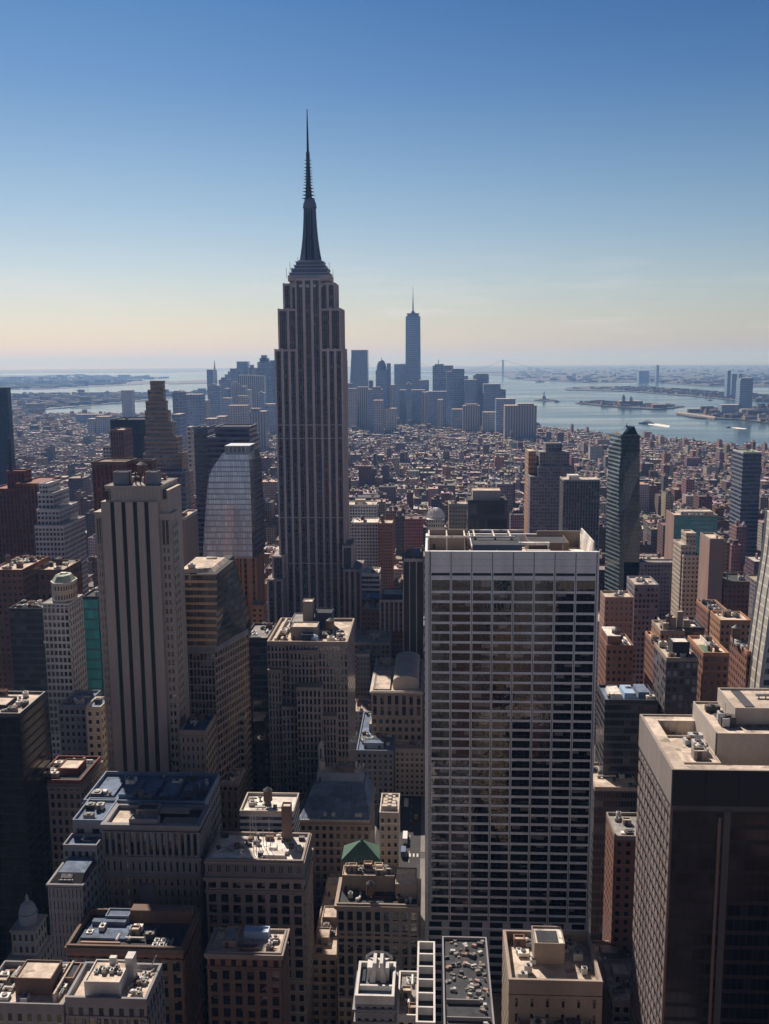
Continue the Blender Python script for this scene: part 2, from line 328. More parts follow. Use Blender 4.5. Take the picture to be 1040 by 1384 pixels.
# ------------------------------------------------------------------ building pieces
def shell(root, x0, x1, y0, y1, z0, z1, wall='f_stone', pw=3.2, fh=3.7, roof='roof_tan', par=1.1, cap='stone', thick=.5, name='wall', roofname='roof'):
    """four windowed walls with a parapet, and a roof deck below its rim"""
    b = MB(); c = [(x0, y0), (x1, y0), (x1, y1), (x0, y1)]
    for i in range(4): b.side(c[i], c[(i+1) % 4], z0, z1-par-.6, 0, pw, fh)
    for i in range(4): b.side(c[i], c[(i+1) % 4], z1-par-.6, z1, 1, None, 1)
    b.ring(x0, x1, y0, y1, z1-par, z1, thick, 1)
    wo = b.build(name, [wall, cap], root)
    r = MB(); r.face([(x0+thick, y0+thick, z1-par), (x1-thick, y0+thick, z1-par), (x1-thick, y1-thick, z1-par), (x0+thick, y1-thick, z1-par)], 0)
    ro = r.build(roofname, roof, root)
    return wo, ro
def unit(parent, x, y, z, sx=3., sy=2.5, sz=2., m='metal_pale'):
    b = MB(); b.box(x-sx/2, x+sx/2, y-sy/2, y+sy/2, z+.25, z+sz, 0)
    b.box(x-sx/2+.2, x-sx/2+.5, y-sy/2+.1, y+sy/2-.1, z, z+.25, 0); b.box(x+sx/2-.5, x+sx/2-.2, y-sy/2+.1, y+sy/2-.1, z, z+.25, 0)
    b.cyl(x, y, z+sz, z+sz+.35, min(sx, sy)*.33, m=1, n=10)
    return b.build('air_conditioner', [m, 'metal_dark'], parent)
def tank(parent, x, y, z, r=2.0, h=4.2, leg=2.6, m='wood'):
    b = MB()
    for a in range(4): b.bar((x+r*.7*math.cos(a*1.5708+.78), y+r*.7*math.sin(a*1.5708+.78), z), (x+r*.7*math.cos(a*1.5708+.78), y+r*.7*math.sin(a*1.5708+.78), z+leg), .14, 1)
    b.cyl(x, y, z+leg, z+leg+.2, r*1.02, m=1); b.cyl(x, y, z+leg+.2, z+leg+h, r, r*.96, 0); b.cyl(x, y, z+leg+h, z+leg+h*1.32, r*1.06, .1, 1)
    return b.build('water_tank', [m, 'metal_dark'], parent)
def pent(parent, x0, x1, y0, y1, z, h, m='tan', roof='roof_tan', name='penthouse', door=True):
    b = MB(); c = [(x0, y0), (x1, y0), (x1, y1), (x0, y1)]
    b.prism(c, z, z+h, 0, top=False); b.ring(x0, x1, y0, y1, z+h-.5, z+h, .3, 0)
    b.face([(x0+.3, y0+.3, z+h-.5), (x1-.3, y0+.3, z+h-.5), (x1-.3, y1-.3, z+h-.5), (x0+.3, y1-.3, z+h-.5)], 1)
    if door and x1-x0 > 3: b.box(x0+.8, x0+1.9, y0-.06, y0+.02, z, z+2.1, 2)
    return b.build(name, [m, roof, 'metal_dark'], parent)
def duct(parent, x0, y0, x1, y1, z, r=.45, m='metal_pale'):
    b = MB(); b.bar((x0, y0, z+.9), (x1, y1, z+.9), r, 0, 6)
    L = math.hypot(x1-x0, y1-y0); k = max(2, int(L/3))
    for i in range(k):
        t = (i+.5)/k; b.box(x0+(x1-x0)*t-.15, x0+(x1-x0)*t+.15, y0+(y1-y0)*t-.15, y0+(y1-y0)*t+.15, z, z+.6, 0)
    return b.build('duct', m, parent)
def clutter(roof, x0, x1, y0, y1, z, n=6, seed=0, tanks=0, skip=None, big=1.0):
    r = random.Random(seed); n = int(n*1.7) if y0 < 560 else n
    for i in range(n):
        for _ in range(12):
            x = r.uniform(x0+1.5, x1-1.5); y = r.uniform(y0+1.5, y1-1.5)
            if not skip or not any(a-1.5 < x < b+1.5 and c-1.5 < y < d+1.5 for a, b, c, d in skip): break
        else: continue
        k = r.random()
        if r.random() < .3:  # thin pipe runs, hatches and whip antennas between the units
            b = MB(); q = r.random()
            if q < .5:
                L = r.uniform(3, 9); xe, ye = (min(x1-1, x+L), y) if r.random() < .5 else (x, min(y1-1, y+L))
                b.bar((x, y, z+.35), (xe, ye, z+.35), .11, 0, 5); b.bar((x+.35, y+.35, z+.35), (xe+.35, ye+.35, z+.35), .09, 0, 5); b.build('pipe_run', r.choice(['metal_pale', 'metal_dark', 'rust']), roof)
            elif q < .8: b.box(x-.7, x+.7, y-.9, y+.9, z, z+.45); b.box(x-.6, x+.6, y-.8, y+.8, z+.45, z+.55, 1); b.build('roof_hatch', ['concrete', 'metal_dark'], roof)
            else: b.bar((x, y, z), (x, y, z+r.uniform(3, 6)), .07); b.build('antenna_mast', 'metal_pale', roof)
        if k < .5: unit(roof, x, y, z, r.uniform(1.6, 4)*big, r.uniform(1.4, 3)*big, r.uniform(1.1, 2.6)*big, r.choice(['metal_pale', 'metal_pale', 'roof_white', 'metal_dark', 'concrete']))
        elif k < .75:
            b = MB(); h = r.uniform(.8, 2.2); b.cyl(x, y, z, z+h, r.uniform(.3, .8), m=0, n=8); b.cyl(x, y, z+h, z+h+.3, .9, .5, 0, 8); b.build('roof_vent', r.choice(['metal_pale', 'metal_dark', 'wood']), roof)
        elif k < .9:
            L = r.uniform(3, 8); 
            if r.random() < .5: duct(roof, x, y, min(x1-1, x+L), y, z)
            else: duct(roof, x, y, x, min(y1-1, y+L), z)
        else: pent(roof, x-1.6, x+1.6, y-1.3, y+1.3, z, r.uniform(2, 3), r.choice(['tan', 'stone', 'brick']), name='stair_hut')
    for i in range(tanks):
        tank(roof, r.uniform(x0+3, x1-3), r.uniform(y0+3, y1-3), z, r.uniform(1.5, 2.2))
PANE = {}
def grid(mb, root, o, u, W, z0, z1, nb, nf, pier, span, rec, glass='glass', cap=100, mi=0, store=None, rowmul=None):
    """real piers and spandrels standing proud of the wall by rec, a pane object in every opening (u: unit direction along the wall, outward = u rotated -90)"""
    u = Vector((u[0], u[1], 0)); nrm = Vector((u.y, -u.x, 0)); o = Vector((o[0], o[1], 0))
    def obox(a0, a1, za, zb, d0, d1):
        P = [o+u*a0+nrm*d1, o+u*a1+nrm*d1, o+u*a1+nrm*d0, o+u*a0+nrm*d0]
        mb.prism([(p.x, p.y) for p in P], za, zb, mi, bottom=True)
    bw = W/nb; fh = (z1-z0)/nf
    for i in range(nb+1):
        c = i*bw; obox(max(0, c-pier/2), min(W, c+pier/2), z0, z1, -.02, rec)
    for k in range(nf+1):
        zc = z0+k*fh
        obox(0, W, max(z0, zc-span/2), min(z1, zc+span/2), -.02, rec-.06)
    pw_, ph_ = bw-pier, fh-span
    cells = [(k, i) for k in reversed(range(nf)) for i in range(nb)]
    key = (round(pw_, 3), round(ph_, 3), glass, round(u.x, 3), round(u.y, 3))
    if key not in PANE:
        b = MB(); h = u*pw_/2
        b.face([(-h.x, -h.y, -ph_/2), (h.x, h.y, -ph_/2), (h.x, h.y, ph_/2), (-h.x, -h.y, ph_/2)], 0, [(0, 0), (1, 0), (1, 1), (0, 1)])
        me = b.build('window', glass); PANE[key] = me.data; bpy.data.objects.remove(me)
    base = parent_origin(root); rest = MB(); n_used = store[0] if store else 0
    for k, i in cells:
        c = o+u*((i+.5)*bw)+nrm*.05; zc = z0+(k+.5)*fh
        if n_used < cap:
            q = bpy.data.objects.new('window', PANE[key]); sc.collection.objects.link(q); q.parent = root
            q.location = Vector((c.x, c.y, zc))-base; n_used += 1
        else:
            h = u*pw_/2
            rest.face([(c.x-h.x, c.y-h.y, zc-ph_/2), (c.x+h.x, c.y+h.y, zc-ph_/2), (c.x+h.x, c.y+h.y, zc+ph_/2), (c.x-h.x, c.y-h.y, zc+ph_/2)])
    if store: store[0] = n_used
    if rest.f:
        ro = rest.build('window', glass, root); ro['kind'] = 'stuff'
def T(xl, xr, yt, Y, D):
    a = at(xl, yt, Y); b = at(xr, yt, Y)
    return a.x, b.x, Y, Y+D, (a.z+b.z)/2
def L(xl, xr, yf, z, yb):
    xm = (xl+xr)/2; Y = gz(xm, yf, z).y; Yb = gz(xm, yb, z).y
    return at(xl, yf, Y).x, at(xr, yf, Y).x, Y, Yb, z
def hero(name, label, cat, dims, short=None, vis=None, group=None):
    x0, x1, y0, y1, z = dims
    r = thing(name, label, cat, (x0+x1)/2, (y0+y1)/2, group)
    occupy(x0, x1, y0, y1)
    if short: HERO.append((short, x0, x1, y0, y1, z))
    if vis: VIS.append((vis, y0))
    return r
def simple(name, label, cat, dims, wall, pw=3.2, fh=3.7, roof='roof_tan', cap='stone', n=4, tanks=0, seed=1, par=1.1, short=None, vis=None, ph=None, group=None, big=1.0):
    r = hero(name, label, cat, dims, short, vis, group); x0, x1, y0, y1, z = dims
    wo, ro = shell(r, x0, x1, y0, y1, 0, z, wall, pw, fh, roof, par, cap)
    sk = []
    if ph:
        fx0, fx1, fy0, fy1, h, m = ph
        q = (x0+(x1-x0)*fx0, x0+(x1-x0)*fx1, y0+(y1-y0)*fy0, y0+(y1-y0)*fy1); sk.append(q)
        pent(ro, *q, z-par, h, m)
    clutter(ro, x0+1, x1-1, y0+1, y1-1, z-par, n, seed, tanks, sk, big)
    return r, wo, ro
exec_parts = []
# ------------------------------------------------------------------ ground, water, far shores
def sheet(name, pts, z, m, depth=3.0, kind='structure', label=None, cat=None):
    b = MB(); c = [gz(px, py, 0) for px, py in pts]; c = [p if p.length < 44500 else p*(44500/p.length) for p in (Vector((q.x, q.y, 0)) if q.y > 0 else Vector((q.x, q.y, 0))*-1e3 for q in c)]
    ar = sum(c[i].x*c[(i+1) % len(c)].y-c[(i+1) % len(c)].x*c[i].y for i in range(len(c)))
    if ar < 0: c.reverse()
    b.prism([(p.x, p.y) for p in c], z-depth, z, 0)
    return tag(b.build(name, m), label or name, cat, None, kind)
def water_mat():
    m, n, l, b = newmat('water')
    b.inputs['Base Color'].default_value = (.06, .10, .12, 1); b.inputs['Roughness'].default_value = .3; b.inputs['IOR'].default_value = 1.33
    g = n.new('ShaderNodeNewGeometry'); mp = n.new('ShaderNodeMapping'); mp.inputs['Scale'].default_value = (.0009, .004, 1); mp.inputs['Rotation'].default_value = (0, 0, .3); l.new(g.outputs['Position'], mp.inputs[0])
    nz = n.new('ShaderNodeTexNoise'); nz.inputs['Scale'].default_value = 1.2; nz.inputs['Detail'].default_value = 5; l.new(mp.outputs[0], nz.inputs['Vector'])
    l.new(math_node(n, l, 'MULTIPLY_ADD', nz.outputs[0], .55, -.08), b.inputs['Roughness'])
    n2 = n.new('ShaderNodeTexNoise'); n2.inputs['Scale'].default_value = .04; n2.inputs['Detail'].default_value = 4; l.new(g.outputs['Position'], n2.inputs['Vector'])
    bp = n.new('ShaderNodeBump'); bp.inputs['Strength'].default_value = .12; bp.inputs['Distance'].default_value = 1.5; l.new(n2.outputs[0], bp.inputs['Height']); l.new(bp.outputs[0], b.inputs['Normal'])
    return m
MT['water'] = water_mat()
MT['land'] = plain('far_land', (.045, .045, .045), amt=.8, scale=.004, fine=.02)
MT['ground'] = plain('city_ground', (.07, .065, .07), amt=.6, scale=.02, fine=.2)
b = MB(); R_ = 45000
b.face([(R_*math.cos(a*math.pi/48), R_*math.sin(a*math.pi/48), -3) for a in range(96)])
tag(b.build('water', 'water'), 'wide calm blue harbour water reaching the horizon', 'water', None, 'structure')
SHORE = [(-700, 590), (-200, 575), (0, 566), (32, 562), (70, 562), (130, 561), (200, 559), (285, 557), (300, 549), (420, 548), (470, 542), (600, 545), (690, 556), (726, 579), (760, 585), (820, 590), (890, 597), (950, 604), (1040, 612), (1400, 650)]
NB = [(-200, -200), (700, -200)]
b = MB()
c = [gz(*p) for p in SHORE]
pts = [(p.x, p.y) for p in c] + [(2500, c[-1].y), (2500, -400), (-3500, -400), (-3500, c[0].y)]
b.prism(list(reversed(pts)), -4, 0, 0)
tag(b.build('ground', 'ground'), 'dark city ground between the streets and buildings', 'ground', None, 'structure')
sheet('brooklyn_shore'.replace('brooklyn_', 'far_'), [(-700, 533), (15, 534.5), (100, 534.5), (190, 533), (275, 529), (330, 527), (330, 533), (275, 533), (240, 536), (195, 541), (130, 547), (65, 553), (40, 561), (0, 566.5), (-700, 592)], .6, 'land', label='low built-up far shore across the narrow river')
sheet('far_peninsula', [(-700, 515), (0, 507), (100, 506), (180, 508), (228, 510), (190, 514), (215, 518), (160, 521), (60, 526), (0, 527), (-700, 532)], 1.0, 'land', label='dark low peninsula in the far bay')
sheet('far_coast', [(-900, 502), (-100, 498.2), (120, 497.6), (320, 497.0), (520, 495.5), (520, 497.5), (320, 500), (230, 503.5), (100, 504), (-100, 505), (-900, 512)], 1.0, 'land', label='thin far coast under the pale horizon')
sheet('far_spit', [(210, 516), (300, 513.6), (360, 512.5), (360, 515.5), (300, 517.5), (230, 519)], 1.0, 'land', label='narrow dark spit of land in the bay')
sheet('harbour_coast', [(470, 495.2), (700, 493.6), (1300, 489.5), (1600, 489), (1600, 531), (1040, 522.5), (960, 522.5), (920, 519.5), (870, 516.2), (800, 517.5), (760, 515.8), (700, 513.3), (690, 512.5), (680, 508), (640, 506), (560, 499)], 1.2, 'land', label='wide low coast across the harbour')
sheet('harbour_peninsula', [(764, 524.5), (800, 522), (870, 522), (930, 525.5), (985, 530), (1040, 535), (1500, 548), (1500, 562), (1040, 542), (1000, 541.5), (930, 535), (850, 529), (765, 527.2)], 1.4, 'land', label='long tree-covered peninsula across the harbour')
sheet('island', [(778, 544.5), (800, 541.5), (835, 543.5), (868, 546.5), (905, 547), (926, 549), (905, 552), (880, 553), (840, 550.5), (800, 547)], 1.4, 'land', label='low island with brick halls in the harbour')
sheet('islet', [(722, 540.6), (735, 538.8), (750, 539.8), (753, 541), (738, 542.2)], 1.4, 'land', label='tiny island under the green statue')
sheet('sandbar', [(690, 511.2), (706, 510.2), (716, 511), (704, 512)], 1.2, 'land', label='small dark sandbar off the far coast')
sheet('riverside_land', [(915, 560), (935, 557), (985, 552), (1040, 549), (1500, 560), (1500, 620), (1040, 572), (1000, 567), (968, 566), (940, 564.5)], 1.6, 'land', label='built-up shore on the far side of the river')
b = MB(); p = [gz(*q, 1.5) for q in ((914, 559), (918, 557.8), (968, 564.8), (966, 566.4))]
b.prism([(q.x, q.y) for q in reversed(p)], -2, 7, 0)
tag(b.build('stone_pier', 'tan'), 'long pale stone pier edging the far river shore', 'pier')

# ------------------------------------------------------------------ avenue with its traffic
b = MB(); b.box(-31, -6, 60, 565, 0.0, .02); tag(b.build('road', 'asphalt'), 'dark avenue surface between the kerbs', 'road', None, 'structure')
b = MB()
for y in range(380, 560, 9):
    for x in (-25, -18.5, -12): b.box(x-.09, x+.09, y, y+3.2, .02, .026)
for x in range(-30, -6, 2):
    for y in (476, 552): b.box(x, x+.9, y, y+3.4, .02, .027)
tag(b.build('road_markings', 'white'), 'white lane dashes and crossing stripes', 'road markings', None, 'structure')
b = MB()
for x0, x1 in ((-36, -31), (-6, -3)):
    for y0, y1 in ((60, 474), (481, 550), (557, 566)): b.box(x0, x1, y0, y1, 0, .14)
tag(b.build('pavement', 'concrete'), 'raised pale pavement along the avenue', 'pavement', None, 'structure')
MT['paint_white'] = plain('paint_white', (.7, .7, .7), rough=.4, amt=.1); MT['paint_yellow'] = plain('paint_yellow', (.65, .4, .04), rough=.35, amt=.08)
MT['paint_black'] = plain('paint_black', (.03, .03, .035), rough=.3, amt=.08); MT['paint_blue'] = plain('paint_blue', (.08, .14, .3), rough=.4, amt=.08); MT['rubber'] = plain('rubber', (.02, .02, .02))
def wheels(r, x, y, w_, l_, rr=.45):
    for sx_ in (-1, 1):
        for sy in (-1, 1):
            bb = MB(); bb.bar((x+sx_*(w_/2-.28), y+sy*l_*.33, rr+.02), (x+sx_*w_/2, y+sy*l_*.33, rr+.02), rr, 0, 12); bb.build('wheel', 'rubber', r)
def truck(x, y, label, col='paint_white', cabc='paint_white', l_=8.5, s=1):
    r = thing('delivery_truck', label, 'truck', x, y, 'vehicles on the avenue')
    bb = MB(); bb.box(x-1.25, x+1.25, y-l_/2, y+l_/2-2.3, .9, 3.7); bb.box(x-1.28, x+1.28, y-l_/2-.03, y-l_/2+.1, .8, 3.75); bb.build('cargo_box', col, r)
    bb = MB(); bb.loft([(x-1.15, y+l_/2-2.2), (x+1.15, y+l_/2-2.2), (x+1.15, y+l_/2), (x-1.15, y+l_/2)], .6, [(x-1.1, y+l_/2-2.2), (x+1.1, y+l_/2-2.2), (x+1.1, y+l_/2-.5), (x-1.1, y+l_/2-.5)], 2.7); bb.build('cab', cabc, r)
    bb = MB(); bb.box(x-1., x+1., y-l_/2+.2, y+l_/2-.3, .5, .85); bb.build('chassis', 'metal_dark', r)
    bb = MB(); bb.face([(x+1.02, y+l_/2-.28, 1.6), (x-1.02, y+l_/2-.28, 1.6), (x-1., y+l_/2-.43, 2.5), (x+1., y+l_/2-.43, 2.5)]); bb.build('windscreen', 'glass_black', r)
    wheels(r, x, y, 2.3, l_)
def car(x, y, label, col):
    r = thing('parked_car', label, 'car', x, y, 'vehicles on the avenue')
    bb = MB(); bb.loft([(x-.9, y-2.3), (x+.9, y-2.3), (x+.9, y+2.3), (x-.9, y+2.3)], .35, [(x-.86, y-2.2), (x+.86, y-2.2), (x+.86, y+2.2), (x-.86, y+2.2)], .95)
    bb.loft([(x-.82, y-1.7), (x+.82, y-1.7), (x+.82, y+1.0), (x-.82, y+1.0)], .95, [(x-.66, y-1.2), (x+.66, y-1.2), (x+.66, y+.4), (x-.66, y+.4)], 1.5, 0); bb.build('body', col, r)
    bb = MB(); bb.face([(x-.7, y-1.66, 1.0), (x+.7, y-1.66, 1.0), (x+.6, y-1.27, 1.45), (x-.6, y-1.27, 1.45)]); bb.build('rear_window', 'glass_black', r)
    wheels(r, x, y, 1.8, 4.4, .33)
truck(-14.5, 494, 'long white box truck parked at the kerb beside the white grid tower', l_=11)
truck(-21, 520, 'white box truck in the middle lane of the avenue')
truck(-15, 536, 'white box truck farther up the avenue near the crossing', l_=7.5)
truck(-15, 478.5, 'blue box truck stopped nearest on the avenue', 'paint_blue')
truck(-22, 556, 'short white truck farthest up the avenue by the low blue roofs', l_=7)
car(-22, 500, 'yellow taxi driving behind the white truck', 'paint_yellow'); car(-27.5, 512, 'black car parked at the far kerb of the avenue', 'paint_black')
car(-28, 532, 'white car parked at the far kerb of the avenue', 'paint_white'); car(-9, 520, 'yellow taxi at the kerb below the white grid tower', 'paint_yellow')

# ------------------------------------------------------------------ white grid tower (right centre)
def build_grid_tower():
    d = T(575, 810, 745, 342, 36); x0, x1, y0, y1, z = d
    r = hero('office_tower', 'broad pale concrete tower with a white grid of wide dark windows', 'office tower', d, 'the white grid tower', (570, 812, 715, 1250))
    W = x1-x0; b = MB(); c = [(x0, y0), (x1, y0), (x1, y1), (x0, y1)]
    zt = z-8.0; zb = zt-1.0; zw = zb-1.7; nf = 36; fh = 3.72
    z0g = zw-nf*fh
    for i in range(1, 4): b.side(c[i], c[(i+1) % 4], 0, z, 1, 3.4, 3.7)
    yb = y0
    b.side((x0, yb), (x1, yb), 0, z0g, 1, 7, 3.72, nb=8)
    b.side((x0, yb+.0), (x1, yb+.0), z0g, zw, 2, None, 1)
    b.side((x0, yb), (x1, yb), zw, zb, 0, None, 1); b.side((x0, yb+.0), (x1, yb), zb, zt, 2, None, 1); b.side((x0, yb), (x1, yb), zt, z, 0, None, 1)
    b.ring(x0, x1, y0, y1, z-4.5, z, .8, 0)
    o0 = x0+1.9; W2 = W-2.6
    # corner columns, panel seams
    b.box(x0-.1, x0+1.3, y0-.9, y0+.5, 0, z+.05, 0); b.box(x1-.55, x1+.1, y0-.7, y0+.5, 0, z+.04, 0)
    for i in range(9):
        cx = o0+W2*i/8; b.box(cx-.4, cx+.4, y0-.45, y0, z0g, zw+2.75, 0)
        b.box(cx-.1, cx+.1, y0-.5, y0-.45, z0g, zt, 3); b.box(cx-.14, cx+.14, y0-.36, y0, zt, z-.36, 3)
    for i in range(8):
        cx = o0+W2*(i+.5)/8
        for dz_ in (2.6, 5.1): b.box(cx-W2/16+.3, cx+W2/16-.3, y0-.345, y0, zt+dz_, zt+dz_+.05, 3)
    b.box(o0, o0+W2, y0-.33, y0, zw+.05, zw+1.6, 0); b.box(o0, o0+W2, y0-.33, y0-.02, zt, z-.02, 0)
    b.box(o0, o0+W2, y0-.7, y0+.4, z-.35, z+.03, 0)
    rr = random.Random(5); zc = zw; pane_rows = []
    for k in range(nf):
        tall = k in (0, 2) or k % 9 == 8
        h = fh+(1.1 if k == 0 else .55 if tall else -.06); hh = h-.9
        zl = zc-hh; pane_rows.append((zl, zc)); b.box(o0, o0+W2, y0-.38, y0-.02, zl-.9, zl, 0); zc -= h
        if zc < z0g+4: break
    wall = b.build('wall', ['gratewhite', 'f_whitegrid', 'dark', 'metal_dark'], r)
    base = parent_origin(r); n_used = 0; rest = MB(); cache = {}
    pwid = W2/8-.8
    for zl, zh in pane_rows:
        for i in range(8):
            cx = o0+W2*(i+.5)/8; h = zh-zl; key = round(h, 2)
            if n_used < 100:
                if key not in cache:
                    q = MB(); q.face([(-pwid/2, 0, -h/2), (pwid/2, 0, -h/2), (pwid/2, 0, h/2), (-pwid/2, 0, h/2)], 0, [(0, 0), (1, 0), (1, 1), (0, 1)])
                    for e in (-pwid/6, pwid/6): q.box(e-.05, e+.05, -.08, -.01, -h/2, h/2, 1)
                    q.box(-pwid/2, pwid/2, -.06, -.01, -h*.12-.04, -h*.12+.04, 1)
                    t = q.build('window', ['glass_fifty', 'metal_dark']); cache[key] = t.data; bpy.data.objects.remove(t)
                o = bpy.data.objects.new('window', cache[key]); sc.collection.objects.link(o); o.parent = r; o.location = Vector((cx, y0-.05, (zl+zh)/2))-base; n_used += 1
                o.rotation_euler = (rr.uniform(-.004, .004), 0, rr.uniform(-.006, .006))
            else:
                rest.face([(cx-pwid/2, y0-.05, zl), (cx+pwid/2, y0-.05, zl), (cx+pwid/2, y0-.05, zh), (cx-pwid/2, y0-.05, zh)], 0, [(0, 0), (1, 0), (1, 1), (0, 1)])
                for e in (-pwid/6, pwid/6): rest.box(cx+e-.05, cx+e+.05, y0-.13, y0-.06, zl, zh, 1)
                hm = zl+(zh-zl)*.38; rest.box(cx-pwid/2, cx+pwid/2, y0-.11, y0-.06, hm-.04, hm+.04, 1)
    o = rest.build('window', ['glass_fifty', 'metal_dark'], r); o['kind'] = 'stuff'
    # roof
    q = MB(); zd = z-4.5; q.face([(x0+.8, y0+.8, zd), (x1-.8, y0+.8, zd), (x1-.8, y1-.8, zd), (x0+.8, y1-.8, zd)]); ro = q.build('roof', 'roof_tan', r)
    X = lambda f: x0+(x1-x0)*f
    pent(ro, X(.28), X(.57), y0+7, y1-9, zd, 5.5, 'navy', 'roof_dark', 'cooling_block', False)
    pent(ro, X(.62), X(.86), y0+14, y1-6, zd, 5.0, 'brown', 'roof_dark', 'penthouse')
    pent(ro, X(.03), X(.24), y1-10, y1-3, zd, 4.5, 'tan', 'roof_tan', 'plant_room')
    q = MB()
    for f in (.02, .13, .24, .3, .42, .52): q.box(X(f)-.25, X(f)+.25, y1-16, y1-2, z+1.2, z+1.8); q.box(X(f)-.25, X(f)+.25, y1-16, y1-15.5, zd, z+1.2); q.box(X(f)-.25, X(f)+.25, y1-2.5, y1-2, zd, z+1.2)
    q.box(X(.0), X(.55), y1-16.3, y1-15.7, z+1.2, z+1.9); q.box(X(.28), X(.62), y1-2.2, y1-1.6, z+1.2, z+1.9)
    q.box(X(.27), X(.275), y0+3, y1-2, z+.5, z+1.4)
    q.build('gantry', 'roof_white', ro)
    for (fa, fb, dy, hh) in ((.58, .72, 4.5, 2.2), (.60, .74, 8.5, 2.6), (.56, .74, 12, 4.8)):
        q = MB(); q.box(X(fa), X(fb), y0+dy, y0+dy+1.6, zd+hh-.4, zd+hh+.6); q.box(X(fa)+.1, X(fa)+.7, y0+dy+.3, y0+dy+1.2, zd, zd+hh-.4); q.box(X(fb)-.7, X(fb)-.1, y0+dy+.3, y0+dy+1.2, zd, zd+hh-.4); q.build('roof_beam', 'roof_white', ro)
    q = MB()
    P = [(x1-2.6, y0+3), (x1-1.2, y0+3), (x1-1.2, y1-4), (x1-2.6, y1-4)]
    q.loft(P, zd, [(x1-1.6, y0+3), (x1-1.2, y0+3), (x1-1.2, y1-4), (x1-1.6, y1-4)], z+3.0); q.build('screen_wall', 'roof_white', ro)
    q = MB(); q.box(X(.02), X(.26), y1-2.9, y1-2.3, zd, z+2.2); q.build('screen_wall', 'tan', ro)
    q = MB(); q.box(X(.7), X(.97), y1-2.9, y1-2.3, zd, z+1.6); q.build('screen_wall', 'tan', ro)
    for f in (.05, .1, .16, .2): unit(ro, X(f), y0+6, zd, 3, 2.4, 2.4)
    q = MB(); q.cyl(X(.9), y0+8, zd, zd+3.2, 2.4, 2.2, n=14); q.cyl(X(.8), y0+6, zd, zd+2.6, 1.8, n=12); q.build('cooling_tower', 'roof_white', ro)
    clutter(ro, X(.06), X(.95), y0+2, y0+7, zd, 10, 3)
    # slim slab against its east flank, seen as a column of square openings
build_grid_tower()

